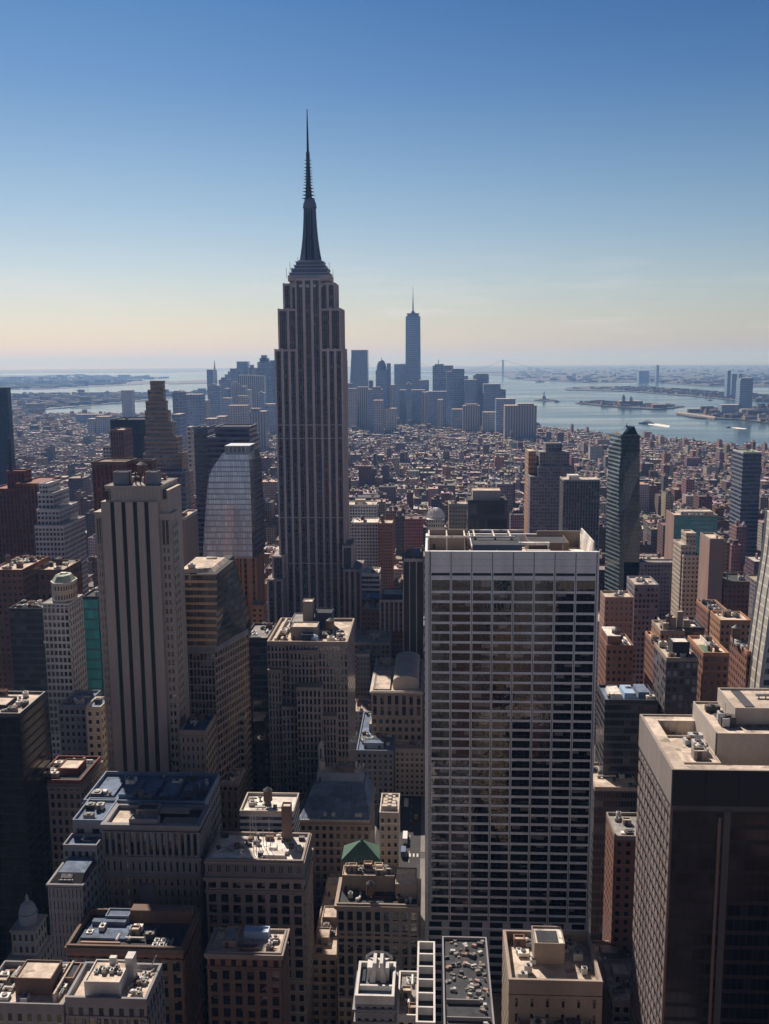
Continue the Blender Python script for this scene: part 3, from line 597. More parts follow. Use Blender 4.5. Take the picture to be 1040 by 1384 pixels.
# ------------------------------------------------------------------ dark glass tower, right foreground
def build_dark_tower():
    z = 165; p = gz(910, 1040, z); q = gz(867, 965, z); x0 = p.x; y0 = p.y; y1 = q.y; x1 = x0+46
    r = hero('office_tower', 'dark bronze glass tower with a pale stepped roof and one sunlit banded side', 'office tower', (x0, x1, y0, y1, z), 'the dark bronze tower', (850, 1040, 935, 1384))
    b = MB(); c = [(x0, y0), (x1, y0), (x1, y1), (x0, y1)]; zp = z-9.0
    b.side(c[0], c[1], 0, zp-1.2, 1, 1.6, 3.9); b.side(c[1], c[2], 0, zp-1.2, 1, 1.6, 3.9); b.side(c[2], c[3], 0, zp-1.2, 1, 1.6, 3.9); b.side(c[3], c[0], 0, zp-1.2, 2, 1.7, 3.6)
    for i in range(4): b.side(c[i], c[(i+1) % 4], zp-1.2, zp, 3, None, 1)
    # top band of stone panels with open joints, the front ones coloured as shaded
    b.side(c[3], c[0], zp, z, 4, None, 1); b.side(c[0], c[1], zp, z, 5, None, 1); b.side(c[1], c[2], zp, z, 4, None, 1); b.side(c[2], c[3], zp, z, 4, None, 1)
    n = 7
    for i in range(n): b.box(x0-.22, x0, y0+(y1-y0)*i/n+.06, y0+(y1-y0)*(i+1)/n-.06, zp+.1, z-.02, 4)
    m = 6
    for i in range(m): b.box(x0+(x1-x0)*i/m+.06, x0+(x1-x0)*(i+1)/m-.06, y0-.22, y0, zp+.1, z-.02, 5)
    # fins, piers and floor ledges
    for i in range(1, 12): b.box(x0-.15, x0, y0+(y1-y0)*i/12-.12, y0+(y1-y0)*i/12+.12, 0, zp-1.2, 6)
    zz = zp-3.0
    while zz > 4: b.box(x0-.1, x0, y0+.3, y1-.3, zz, zz+1.3, 6); zz -= 3.6
    xa = x0+11.2
    b.box(xa-.35, xa+.35, y0-.5, y0, 0, zp-2.5, 7); b.box(xa+1.0, xa+2.6, y0-.25, y0, 0, zp-1, 3)
    b.box(xa+22, xa+22.7, y0-.5, y0, 0, zp-2.5, 7); b.box(xa+23.4, xa+25, y0-.25, y0, 0, zp-1, 3)
    b.box(x0-.25, x0+.3, y0-.25, y0+.3, 0, zp+.1, 7)
    b.ring(x0, x1, y0, y1, z-3.5, z, .5, 4)
    b.build('wall', ['tan', 'f_blackglass', 'f_louver', 'metal_dark', 'stone', 'shaded_stone', 'louvre_tan', 'brown'], r)
    # raised walkway ring
    q = MB(); q.ring(x0+.5, x1-.5, y0+.5, y1-.5, z-6, z-.35, 3.2, 0); q.build('walkway', 'roof_tan', r)
    q = MB(); zd = z-6; q.face([(x0+3.7, y0+3.7, zd), (x1-3.7, y0+3.7, zd), (x1-3.7, y1-3.7, zd), (x0+3.7, y1-3.7, zd)]); ro = q.build('roof', 'roof_tan', r)
    def blk(nm, px0, px1, ya, yb, za, zb, m='cream', rf='roof_tan'): return pent(ro, px0, px1, ya, yb, za, zb-za, m, rf, nm, False)
    D = y1-y0
    blk('lift_block', x0+4.0, x0+13.5, y0+D*.22, y0+D*.70, zd, z-1.6, 'cream')
    blk('plant_room', x0+13.6, x1-1, y0+D*.34, y1+.0-1.2, zd, z+4.2, 'cream')
    blk('penthouse', x0+20, x1-2, y0+D*.55, y1-1.0, z+3.7, z+8.0, 'cream')
    q = MB(); xx = x0+13.6
    q.box(xx-.25, xx, y0+D*.34, y0+D*.36, zd, z+4.2); q.build('downpipe', 'metal_dark', ro)
    q = MB(); q.box(x0+23, x0+25.4, y0+D*.6, y1-2.5, z+7.6, z+7.75); q.box(x0+31, x0+38, y0+D*.56, y0+D*.6, z+7.6, z+7.72); q.build('roof_hatch', 'metal_dark', ro)
    q = MB(); q.box(x0+16.5, x0+19.2, y0+D*.6, y1-5, z+3.8, z+4.0); q.build('roof_hatch', 'metal_dark', ro)
    clutter(ro, x0+5, x0+13, y0+D*.72, y1-4, zd, 4, 8); clutter(ro, x0+15, x0+19.5, y0+D*.4, y1-3, z+3.7, 3, 9); clutter(ro, x0+6, x0+12.5, y0+D*.26, y0+D*.66, z-2.1, 6, 10)
    clutter(ro, x0+26, x1-5, y0+D*.62, y1-3, z+7.5, 3, 19)
build_dark_tower()

# ------------------------------------------------------------------ tall spired skyscraper
def build_spire_tower():
    Y = 790; A = lambda px, py, y=Y: at(px, py, y)
    xl, xr = A(372, 480).x, A(463, 480).x; xc = (xl+xr)/2+1.0
    cx0, cx1 = A(401, 480).x, A(434, 480).x
    r = thing('skyscraper', 'tallest grey stone skyscraper with setbacks, dark window strips and a needle spire', 'skyscraper', xc, Y+20); occupy(A(362, 785).x, A(488, 785).x, 770, 840)
    HERO.append(('the spired skyscraper', xl, xr, Y, 830, 320)); VIS.append(((362, 488, 140, 838), Y))
    zs = A(420, 472).z; zm = A(420, 417).z; zt = A(420, 378).z
    def tier(x0, x1, y0, y1, z0, z1, nb, name='tier', cut=None, piers=True):
        b = MB(); c = [(x0, y0), (x1, y0), (x1, y1), (x0, y1)]
        for i in range(4): b.side(c[i], c[(i+1) % 4], z0, z1-1.2, 0, 2.0, 3.7)
        for i in range(4): b.side(c[i], c[(i+1) % 4], z1-1.2, z1, 1, None, 1)
        b.face([(p[0], p[1], z1) for p in c], 2)
        if piers:
            W = x1-x0
            for i in range(nb+1):
                px_ = x0+W*i/nb; hw = 1.02
                b.box(max(x0-.02, px_-hw), min(x1+.02, px_+hw), y0-.55, y0, z0, z1+(.8 if i % 2 else .4), 1)
            for i in range(nb):
                for f in (1/3, 2/3):
                    px_ = x0+W*(i+f)/nb; b.box(px_-.16, px_+.16, y0-.3, y0, z0, z1-1.2, 3)
            Ds = y1-y0; k = max(2, round(Ds/6))
            for i in range(k+1):
                py_ = y0+Ds*i/k
                for xs in ((x0-.5, x0), (x1, x1+.5)): b.box(xs[0], xs[1], max(y0, py_-.8), min(y1, py_+.8), z0, z1+.4, 1)
            b.box(x0, x1, y0-.42, y0, z1-1.6, z1+.05, 1)
        return b.build(name, ['f_strip', 'limestone', 'roof_grey', 'steel'], r)
    # flanks, upper flanks, centre
    zb = A(420, 838).z
    for a, c in ((xl, cx0), (cx1, xr)):
        tier(a, c, Y, Y+40, 0, zs, 3)
    tier(A(376, 440).x, A(402, 440).x, Y+3, Y+38, zs, zm, 2); tier(A(433, 440).x, A(460, 440).x, Y+3, Y+38, zs, zm, 2)
    tier(A(382, 400).x, A(403, 400).x, Y+6, Y+35, zm, A(420, 382).z, 2); tier(A(432, 400).x, A(452, 400).x, Y+6, Y+35, zm, A(420, 382).z, 2)
    tier(cx0, cx1, Y+1.6, Y+39, 0, A(420, 376).z, 3)
    # thin pale belt courses across the shaft
    q = MB()
    for py in (575, 593, 700, 762):
        zz = A(420, py).z; q.box(xl+.5, xr-.5, Y-.2, Y+.1, zz, zz+.7)
    q.build('belt_course', 'limestone', r)
    # low wings in front and at the sides
    tier(A(362, 785, 776).x, A(382, 785, 776).x, 776, 815, 0, A(370, 783, 776).z, 2, 'wing'); tier(A(465, 770, 776).x, A(488, 770, 776).x, 776, 815, 0, A(475, 770, 776).z, 3, 'wing')
    tier(A(368, 750, 782).x, A(383, 750, 782).x, 783, 812, A(370, 783, 776).z, A(372, 752, 782).z, 1, 'wing')
    tier(A(463, 735, 782).x, A(476, 735, 782).x, 783, 812, A(475, 770, 776).z, A(470, 738, 782).z, 1, 'wing')
    # observation floor; white panels stand in for daylight through its openings
    yc = Y+20.5; zc = A(417, 377).z
    hw0 = (A(446, 378).x-A(388, 378).x)/2; xs = A(416.5, 375).x
    q = MB(); q.box(xs-hw0, xs+hw0, yc-hw0*.75, yc+hw0*.75, zc-1, zc+3.8); q.build('observation_deck', 'limestone', r)
    q = MB()
    for i in range(5):
        px = 397+i*9.3; a = A(px, 386); q.box(a.x-1.3, a.x+1.3, Y+.95, Y+1.02, a.z-1.2, a.z+1.0)
    q2 = MB()
    for i in range(6):
        px = 393+i*8.4; a = A(px, 373.5); q2.box(a.x-1.7, a.x+1.7, yc-hw0*.75-.25, yc-hw0*.75-.02, zc+1.2, zc+2.6)
    q.build('painted_daylight', 'white', r); q2.build('painted_daylight', 'white', r)
    # stepped metal base of the mast
    z0 = zc+3.8; q = MB(); rows = [(372, 443, 389.5), (366, 441, 392), (361, 437, 395.5), (356, 435, 398), (353, 431, 401.5)]
    prev = z0
    for i, (py, pr, pl) in enumerate(rows):
        h = (A(pr, py).x-A(pl, py).x)/2; z1 = A(416, py-5 if i < 4 else py-4).z
        q.box(xs-h, xs+h, yc-h*.8, yc+h*.8, prev, z1-.5); q.box(xs-h-.5, xs+h+.5, yc-h*.8-.5, yc+h*.8+.5, z1-.7, z1, 1); prev = z1
    q.build('mast_base', ['steel', 'metal_pale'], r)
    # flared mast with four wings, fluted shaft
    prof = [(349, 14.6), (340, 13.0), (330, 11.6), (318, 10.2), (305, 9.2), (290, 8.4), (276, 7.9)]
    pxm = 0.62; q = MB()
    for (pa, wa), (pb, wb) in zip(prof, prof[1:]):
        za, zb_ = A(415, pa).z, A(415, pb).z
        for k in range(4):
            ca, sa = math.cos(k*math.pi/2), math.sin(k*math.pi/2)
            def rot(x, y): return (xs+x*ca-y*sa, yc+x*sa+y*ca)
            wA, wB, t = wa*pxm, wb*pxm, 1.5
            q.loft([rot(0, -t), rot(wA, -t), rot(wA, t), rot(0, t)], za, [rot(0, -t), rot(wB, -t), rot(wB, t), rot(0, t)], zb_)
        wi, wj = wa*pxm*.80, wb*pxm*.80
        q.loft([(xs+wi*math.cos(a*.5236+.26), yc+wi*math.sin(a*.5236+.26)) for a in range(12)], za, [(xs+wj*math.cos(a*.5236+.26), yc+wj*math.sin(a*.5236+.26)) for a in range(12)], zb_, top=False)
    za, zb_ = A(415, 349).z, A(415, 276).z
    q.build('mast', 'steel', r)
    q = MB()
    for dx in (-1.55, 0, 1.55): q.loft([(xs+dx*2-.5, yc-14.6*pxm-.25), (xs+dx*2+.5, yc-14.6*pxm-.25), (xs+dx*2+.5, yc), (xs+dx*2-.5, yc)], za, [(xs+dx*1.25-.35, yc-7.9*pxm-.25), (xs+dx*1.25+.35, yc-7.9*pxm-.25), (xs+dx*1.25+.35, yc), (xs+dx*1.25-.35, yc)], zb_-1)
    q.build('mast_window', 'navy', r)
    q = MB(); zz = A(414, 276).z
    for py, wdt in ((276, 9.2), (272, 8.6), (268, 7.2)): 
        za = A(414, py).z; q.cyl(xs, yc, za, za+1.6, wdt*pxm, n=16); q.cyl(xs, yc, za+1.6, za+2.5, wdt*pxm*.9, n=16)
    q.build('mast_crown', 'steel', r)
    # antenna: lattice with dipole rings
    xs2 = xs-.8
    q = MB(); segs = [(265, 246, 5.2, 3.9), (246, 222, 3.6, 2.9), (222, 207, 3.0, 2.5), (207, 198, 2.9, 2.7), (198, 178, 1.8, 1.5), (178, 160, 1.4, 1.1), (160, 138, 1.0, .6)]
    for pa, pb, wa, wb in segs:
        z0, z1 = A(413, pa).z, A(413, pb).z; q.cyl(xs2, yc, z0, z1, wa*.55, wb*.55, n=8)
        if pa > 210:
            k = int((z1-z0)/2.2)
            for i in range(k):
                zz = z0+(z1-z0)*(i+.5)/k; wd = wa+(wb-wa)*(i+.5)/k
                for a in range(4): q.bar((xs2, yc, zz), (xs2+wd*1.15*math.cos(a*1.5708+.4), yc+wd*1.15*math.sin(a*1.5708+.4), zz), .22)
                q.cyl(xs2, yc, zz-.2, zz+.2, wd*.9, n=8)
    for py, wdt in ((233, 2.6), (172, .9), (158, .8)): za = A(413, py).z; q.cyl(xs2, yc, za, za+.5, wdt, n=8)
    q.build('antenna', 'metal_dark', r)
    for px, py in ((389, 352), (392, 358), (443, 352), (440, 360), (384, 360), (448, 362), (400, 345), (432, 345)):
        a = A(px, 374); t = A(px, py); q = MB(); q.bar((a.x, yc-6, a.z), (a.x, yc-6, t.z), .16); q.build('lightning_rod', 'metal_dark', r)
    b = MB(); 
build_spire_tower()
# ------------------------------------------------------------------ near buildings, right of the avenue
def geo_front(r, d, z0, nb, nf, pier, span, rec=.45, m='stone', glass='glass', cap=100, zt=None, sides='', top_gap=2.2, sb=None, x_in=0.0):
    """front (and side) facade of real piers and panes on building r"""
    x0, x1, y0, y1, z = d; zt = z-top_gap if zt is None else zt
    b = MB(); st = [0]
    grid(b, r, (x0+x_in, y0), (1, 0), x1-x0-2*x_in, z0, zt, nb, nf, pier, span, rec, glass, cap, 0, st)
    if 'L' in sides: grid(b, r, (x0, y1), (0, -1), y1-y0, z0, zt, sb or nb, nf, pier, span, rec, glass, cap, 0, st)
    if 'R' in sides: grid(b, r, (x1, y0), (0, 1), y1-y0, z0, zt, sb or nb, nf, pier, span, rec, glass, cap, 0, st)
    return b.build('facade', m, r)
def cornice(r, d, z, out=.7, h=1.0, m='stone', name='cornice'):
    x0, x1, y0, y1 = d[:4]; b = MB()
    b.box(x0-out, x1+out, y0-out, y0-.01, z-h*.5, z+h*.5, bottom=True); b.box(x0-out, x0-.01, y0-.01, y1+out, z-h*.5, z+h*.5, bottom=True); b.box(x1+.01, x1+out, y0-.01, y1+out, z-h*.5, z+h*.5, bottom=True)
    b.box(x0-out*.5, x1+out*.5, y0-out*.5, y0-.01, z-h, z-h*.5, bottom=True)
    return b.build(name, m, r)

# tan building with a big penthouse, lower right
d = L(688, 815, 1325, 95, 1258)
r = hero('office_building', 'tan block with a tall square penthouse casting a shadow on its pale roof', 'office building', d, 'the tan penthouse block', (672, 818, 1244, 1384))
x0, x1, y0, y1, z = d
wo, ro = shell(r, x0, x1, y0, y1, 0, z-3, 'f_tan', 3.4, 3.8, 'roof_tan', 0.1, 'tan')
b = MB()
for (a, b_, c_, e) in ((x0, x1, y0, y0+.7), (x0, x0+.9, y0+.7, y1), (x1-.9, x1, y0+.7, y1), (x0+.9, x1-.9, y1-.7, y1)): b.box(a, b_, c_, e, z-3, z)
b.box(x0-.15, x1+.15, y0-.15, y0-.01, z-.5, z+.06); b.build('parapet', 'tan', r)
geo_front(r, (x0, x1, y0, y1, z), z-18, 6, 3, 3.4, 2.0, .3, 'tan', 'glass', zt=z-4.4)
pa = gz(722, 1303, z-3); pb = gz(763, 1303, z-3); hp = at(742, 1275, pa.y).z
p1 = pent(ro, pa.x, pb.x, pa.y, pa.y+8.5, z-3, hp-z+3, 'tan', 'roof_white', 'penthouse', False)
b = MB(); b.box(pa.x+1, pb.x-1.6, pa.y+1.2, pa.y+6.6, hp-.45, hp-.3); b.build('roof_well', 'roof_dark', ro)
for i, (fx, fy) in enumerate(((.12, .75), (.2, .3), (.12, .15), (.28, .5), (.72, .78), (.86, .6), (.9, .3), (.8, .85))): unit(ro, x0+1.5+(x1-x0-3)*fx, y0+1.5+(y1-y0-3)*fy, z-3, 1.6+i % 3*.5, 1.4, 1.2+(i*7 % 4)*.4)
unit(ro, pa.x-2.6, pa.y+4, z-3, 3.2, 2.2, 1.3, 'roof_white')
b = MB(); b.cyl(x0+(x1-x0)*.86, y0+9, z-3, z-2.7, 1.3, m=0, n=16); b.cyl(x0+(x1-x0)*.4, y0+2.4, z-3, z-2.6, .5, m=0); b.build('roof_drain', 'metal_dark', ro)
clutter(ro, x0+1.5, x1-1.5, y1-4.5, y1-1, z-3, 5, 4)
# small building below it, cut by the frame
d2 = L(702, 806, 1398, 84, 1354)
r, wo, ro = simple('office_building', 'small tan roof with walled terraces below the penthouse block, cut by the frame', 'office building', d2, 'f_tan', roof='roof_tan', cap='tan', n=8, seed=11, par=2.0, ph=(.22, .55, .45, .85, 2.2, 'tan'))
x0, x1, y0, y1, z = d2
b = MB(); b.box(x0+(x1-x0)*.28, x0+(x1-x0)*.31, y0+1, y1-1, z-2, z+.4); b.box(x0+(x1-x0)*.62, x0+(x1-x0)*.65, y0+1, y1-1, z-2, z+.4); b.build('terrace_wall', 'tan', r)
# black mottled roof
d = (at(600, 1386, gz(600, 1386, 70).y).x, gz(669, 1384, 70).x, gz(640, 1392, 70).y, gz(640, 1266, 70).y, 70)
r, wo, ro = simple('office_building', 'dark building whose flat roof is crowded with pale and black machinery', 'office building', d, 'f_darkgrid', roof='roof_dark', cap='greystone', n=0, par=1.0, short='the machinery roof', vis=(545, 672, 1262, 1384))
x0, x1, y0, y1, z = d; rr = random.Random(21)
for i in range(104):
    x = rr.uniform(x0+1.2, x1-1.2); y = rr.uniform(y0+1.2, y1-1.2)
    if y < y0+13 and x < x0+11: continue
    q = rr.random(); b = MB(); sx_, sy_, h = rr.uniform(.6, 2.4), rr.uniform(.5, 1.5), rr.uniform(.35, 1.2); a_ = rr.uniform(-.6, .6)
    P = [(x+dx*math.cos(a_)-dy*math.sin(a_), y+dx*math.sin(a_)+dy*math.cos(a_)) for dx, dy in ((-sx_/2, -sy_/2), (sx_/2, -sy_/2), (sx_/2, sy_/2), (-sx_/2, sy_/2))]
    Q = [((p[0]-x)*.8+x, (p[1]-y)*.8+y) for p in P]
    b.loft(P, z-1, Q, z-1+h, 0); b.build('air_conditioner', rr.choice(['metal_pale', 'roof_grey', 'concrete', 'pink', 'metal_dark']), ro)
b = MB(); b.box(x0+1, x0+11, y0+12.6, y0+13, z-1, z+.4); b.build('low_wall', 'greystone', ro); b = MB(); b.box(x0+1, x1-1, y0+5.0, y0+5.3, z-1, z+.2); b.build('low_wall', 'greystone', ro)
# white framed terraces beside it
d = L(563, 590, 1345, 72, 1272)
r = hero('office_building', 'narrow white framed terrace block beside the machinery roof', 'office building', (d[0], d[1]-.3, d[2]-12, d[3], 72))
x0, x1, y0, y1, z = d; x1 -= .3; y0 -= 12
shell(r, x0, x1, y0, y1, 0, z-2.5, 'f_greystone', roof='roof_dark', par=.1, cap='white')
b = MB(); k = 6
for i in range(k+1): b.box(x0, x1, y0+(y1-y0-.6)*i/k, y0+(y1-y0-.6)*i/k+.6, z-2.5, z)
b.box(x0, x0+.6, y0+.6, y1-.6, z-2.5, z-.02); b.box(x1-.6, x1, y0+.6, y1-.6, z-2.5, z-.02); b.build('terrace_frame', 'white', r)
# white trimmed building with ornate roof house
d = L(480, 533, 1346, 72, 1299)
r = hero('office_building', 'grey building with white trimmed parapets and an ornate gabled roof house', 'office building', d, 'the white trimmed block', (476, 536, 1285, 1384))
x0, x1, y0, y1, z = d
wo, ro = shell(r, x0, x1, y0, y1, 0, z, 'f_greystone', 2.6, 3.9, 'roof_blue', 2.2, 'white', .8)
cornice(r, d, z-4.5, .8, .8, 'greystone'); cornice(r, d, z-8.6, .5, .7, 'greystone')
geo_front(r, d, z-26, 6, 4, 1.1, 1.2, .4, 'rust', 'glass', zt=z-9.4)
xm = (x0+x1)/2+.5; w_ = 3.4; yb = y1-1.5
b = MB(); b.box(xm-w_, xm+w_, yb-5, yb, z-2.2, z+2.2, 0)
for s in (-1, 1): b.loft([(xm+s*w_*.5-.9, yb-6), (xm+s*w_*.5+.9, yb-6), (xm+s*w_*.5+.9, yb+.3), (xm+s*w_*.5-.9, yb+.3)], z-2.2, [(xm+s*w_*.3-.5, yb-5.5), (xm+s*w_*.3+.5, yb-5.5), (xm+s*w_*.3+.5, yb), (xm+s*w_*.3-.5, yb)], z+4.0, 0)
for i in range(7):
    a0 = math.pi*i/7; a1 = math.pi*(i+1)/7
    b.bar((xm-w_*1.2*math.cos(a0), yb+.2, z+1.6+2.6*math.sin(a0)), (xm-w_*1.2*math.cos(a1), yb+.2, z+1.6+2.6*math.sin(a1)), .45, 0)
b.build('roof_house', 'white', ro)
b = MB(); b.box(x0+1.5, xm-w_-.6, y0+9, y1-1.2, z-2.2, z-1.4); b.box(xm+w_+.6, x1-1.5, y0+9, y1-1.2, z-2.2, z-1.2); b.build('skylight', 'roof_dark', ro)
b = MB(); b.box(x0+.8, x1-.8, y0+5.6, y0+6.3, z-2.2, z-.6); b.build('low_wall', 'white', ro); b = MB(); b.box(x0+.8, x0+5, y0+.8, y0+2.2, z-2.2, z-1); b.build('low_wall', 'white', ro)
# low sunlit grey roof
d = L(535.5, 574, 1372, 64, 1312)
r, wo, ro = simple('office_building', 'lower block with a bare sunlit grey roof between two white trimmed roofs', 'office building', (d[0]+.3, d[1]-.3, d[2], d[3], 64), 'f_white', roof='roof_grey', cap='white', n=7, seed=5, big=.6)
# strip of low roofs between the two towers
xs_ = gz(803, 1330, 35).x; yy = 262
for i, (w_, dd, h, rf, lab) in enumerate(((22, 22, 36, 'roof_tan', 'low pale roof carrying a round white cooling tank beside the dark bronze tower'), (23, 20, 33, 'roof_dark', 'low dark roof in shadow with a pale chimney wall, east of the dark bronze tower'), (19, 24, 38, 'roof_tan', 'low roof with timber decks squeezed beside the dark bronze tower'), (21, 22, 30, 'roof_tan', 'low sunlit roof at the foot of the white grid tower'))):
    y = 262+sum((24, 24, 26, 24)[:i]); xa = 63.5
    r, wo, ro = simple('low_rise_building', lab, 'building', (xa, xa+w_+6, y, y+dd, h), 'f_tan', roof=rf, cap='tan', n=7, seed=30+i, tanks=1 if i in (2,) else 0, ph=(.1, .35, .5, .8, 3, 'tan'))
    if i == 0:
        b = MB(); b.cyl(xa+13, y+10, h-1, h+1.2, 2.6, n=18); b.cyl(xa+13, y+10, h+1.2, h+4.6, 2.5, 2.3, n=18); b.cyl(xa+13, y+10, h+4.6, h+5.2, 2.3, 1.2, n=18); b.build('cooling_tank', 'roof_white', ro)
        for k in range(3): duct(ro, xa+4+k*1.4, y+4, xa+11, y+8+k, h-1, .3)
# dark slab behind the strip
d = T(804, 864, 1064, 392, 26)
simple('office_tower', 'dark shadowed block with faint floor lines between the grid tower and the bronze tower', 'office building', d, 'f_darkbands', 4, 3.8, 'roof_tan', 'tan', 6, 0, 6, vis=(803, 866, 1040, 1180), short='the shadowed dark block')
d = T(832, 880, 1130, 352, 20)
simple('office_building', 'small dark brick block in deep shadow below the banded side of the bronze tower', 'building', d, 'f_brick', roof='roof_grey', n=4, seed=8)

# ------------------------------------------------------------------ near buildings, centre and left
# white roofed building with louvre band
d = L(278, 410, 1162, 85, 1124)
r = hero('office_building', 'brown stone block with a bright white flat roof dotted with black vents', 'office building', d, 'the white roofed block', (276, 422, 1090, 1300))
x0, x1, y0, y1, z = d
wo, ro = shell(r, x0, x1, y0, y1, 0, z, 'f_stone', 3.2, 4.2, 'roof_white', 1.0, 'stone', .8)
b = MB(); n = 44
for i in range(n+1): b.box(x0+(x1-x0)*i/n-.16, x0+(x1-x0)*i/n+.16, y0-.4, y0-.01, z-6.6, z-1.5, bottom=True)
for i in range(14): b.box(x1+.01, x1+.4, y0+(y1-y0)*i/13-.16, y0+(y1-y0)*i/13+.16, z-6.6, z-1.5, bottom=True)
b.build('louvre_screen', 'greystone', r)
cornice(r, d, z-7.2, 1.0, 1.1); cornice(r, d, z-1.0, .5, .8); cornice(r, d, z-12.0, .6, .8)
st = geo_front(r, d, z-11.4, 8, 1, 1.5, 1.2, .45, 'stone', 'glass', 8, zt=z-8)
geo_front(r, d, z-46, 8, 8, 1.6, 1.0, .6, 'stone', 'glass', 92, zt=z-12.6, sides='R', sb=6)
rr = random.Random(3)
for i in range(26):
    x = rr.uniform(x0+2, x1-2); y = rr.uniform(y0+2, y1-2); b = MB(); h = rr.uniform(.6, 1.8)
    if rr.random() < .5: b.cyl(x, y, z-1, z-1+h, rr.uniform(.35, .9), n=9); b.cyl(x, y, z-1+h, z-.7+h, 1.0, .4, n=9)
    else: b.box(x-rr.uniform(.5, 1.6), x+rr.uniform(.5, 1.6), y-rr.uniform(.4, 1.2), y+rr.uniform(.4, 1.2), z-1, z-1+h)
    b.build('roof_vent', rr.choice(['metal_dark', 'metal_dark', 'wood', 'roof_white', 'metal_pale']), ro)
for i in range(9):
    x = x0+(x1-x0)*(.36+.035*i); y = y0+(y1-y0)*rr.uniform(.2, .95); b = MB(); b.bar((x, y, z-1), (x, y, z+rr.uniform(4, 10)), .12, 0, 4); b.bar((x-.8, y, z+2.5), (x+.8, y, z+2.5), .08); b.build('antenna_mast', 'metal_pale', ro)
b = MB(); b.box(x0+(x1-x0)*.58, x0+(x1-x0)*.8, y0+2, y0+5, z-1, z+.8); b.box(x0+(x1-x0)*.62, x0+(x1-x0)*.7, y0+6, y0+9, z-1, z+1.6); b.build('plant_room', 'roof_white', ro)
sk_ = gz(384, 1129, z-1); pent(ro, sk_.x, sk_.x+3.4, y1-5, y1-1.2, z-1, at(390, 1090, y1-5).z-z+1, 'brown', 'roof_tan', 'lift_tower', False)
# banded cream building just behind
d = T(324, 397, 1096, d[3]+6, 16)
r, wo, ro = simple('office_building', 'low cream block with pale floor bands just behind the white flat roof', 'office building', d, 'f_whitebands', 4, 2.6, 'roof_white', 'cream', 7, 1, 14, vis=(322, 397, 1088, 1125))
# brown building with blue roof box
d = L(280, 380, 1287, 75, 1254)
r = hero('office_building', 'dark brown brick block with a pale blue box on its roof', 'office building', d, 'the blue box roof', (278, 386, 1252, 1384))
x0, x1, y0, y1, z = d
wo, ro = shell(r, x0, x1, y0, y1, 0, z, 'f_brick', 3.2, 4.4, 'roof_tan', 1.0, 'stone', .6)
cornice(r, d, z-1, .8, 1.2, 'stone'); cornice(r, d, z-5.2, .4, .7, 'brown')
geo_front(r, d, z-5.6-6*4.4, 6, 6, 1.7, 1.2, .5, 'brown', 'glass', 100, zt=z-5.6, sides='R', sb=5)
bx = gz(330, 1269, z-1); pent(ro, bx.x, bx.x+(x1-x0)*.34, bx.y, y1-1.2, z-1, 2.6, 'skyblue', 'skyblue', 'roof_box', False)
pent(ro, x0+(x1-x0)*.18, x0+(x1-x0)*.36, y0+3.5, y1-1.3, z-1, 2.4, 'pink', 'roof_grey', 'penthouse'); pent(ro, x0+(x1-x0)*.4, x0+(x1-x0)*.68, y0+1.2, y0+3.2, z-1, 1.8, 'brown', 'brown', 'stair_hut')
clutter(ro, x0+(x1-x0)*.72, x1-1, y0+1, y1-1, z-1, 5, 7, big=.7)
# low lit strip
d = L(421, 455, 1290, 34, 1166)
r, wo, ro = simple('low_rise_building', 'long low sunlit roof in the gap right of the white flat roof', 'building', d, 'f_tan', roof='roof_tan', cap='tan', n=16, seed=41, ph=(.2, .8, .3, .42, 4, 'tan'), short='the long low roof')
pent(ro, d[0]+1, d[1]-2, d[2]+(d[3]-d[2])*.62, d[2]+(d[3]-d[2])*.72, 33, 5, 'cream'); pent(ro, d[0]+1, d[0]+6, d[2]+8, d[2]+15, 33, 3, 'tan')
# ornate block with green pyramid roof
d = L(455, 566, 1222, 62, 1186)
r = hero('apartment_building', 'ornate tan block with a small green copper pyramid roof', 'apartment block', d, 'the green pyramid roof', (450, 570, 1125, 1300))
x0, x1, y0, y1, z = d
wo, ro = shell(r, x0, x1, y0, y1, 0, z, 'f_tan', 2.8, 3.8, 'roof_dark', 1.0, 'tan', .6)
cornice(r, d, z-1.2, .8, 1.2, 'tan'); cornice(r, d, z-13, .6, .9, 'tan')
geo_front(r, d, z-38, 9, 8, 1.4, 1.0, .5, 'stone', 'glass', 72, zt=z-2.4)
u_ = (x1-x0); xa = x0+u_*.04; xb = x0+u_*.70; ya = y0+(y1-y0)*.55
pent(ro, xa, xb, ya, y1-.8, z-1, 6.5, 'tan', 'roof_tan', 'upper_storey'); pent(ro, x0+u_*.71, x1-.8, y0+(y1-y0)*.3, y1-.9, z-1, 6.0, 'tan', 'roof_tan', 'upper_storey')
b = MB()
for i in range(7): b.box(xa+.4+(xb-xa-1)*i/6, xa+.8+(xb-xa-1)*i/6, ya-.5, ya-.05, z-1, z+5.8)
b.build('pilaster', 'tan', ro)
clutter(ro, xa+.5, xb-.5, ya+.5, y1-1, z+5, 16, 51, 0, big=.7); clutter(ro, x0+1, x1-1, y0+1, ya-1, z-1, 6, 52, 1)
g0 = at(462, 1162, y1+4); g1 = at(515, 1162, y1+4); ga = at(489, 1137, y1+9); ge = at(489, 1161, y1+4).z
b = MB(); P = [(g0.x, y1+3), (g1.x, y1+3), (g1.x, y1+15), (g0.x, y1+15)]; b.prism([(g0.x+.6, y1+3.6), (g1.x-.6, y1+3.6), (g1.x-.6, y1+14.4), (g0.x+.6, y1+14.4)], 0, ge-.3, 0, 2.6, 3.6, top=False); b.build('wall', 'f_brick', r)
b = MB(); ap = ((g0.x+g1.x)/2, y1+9)
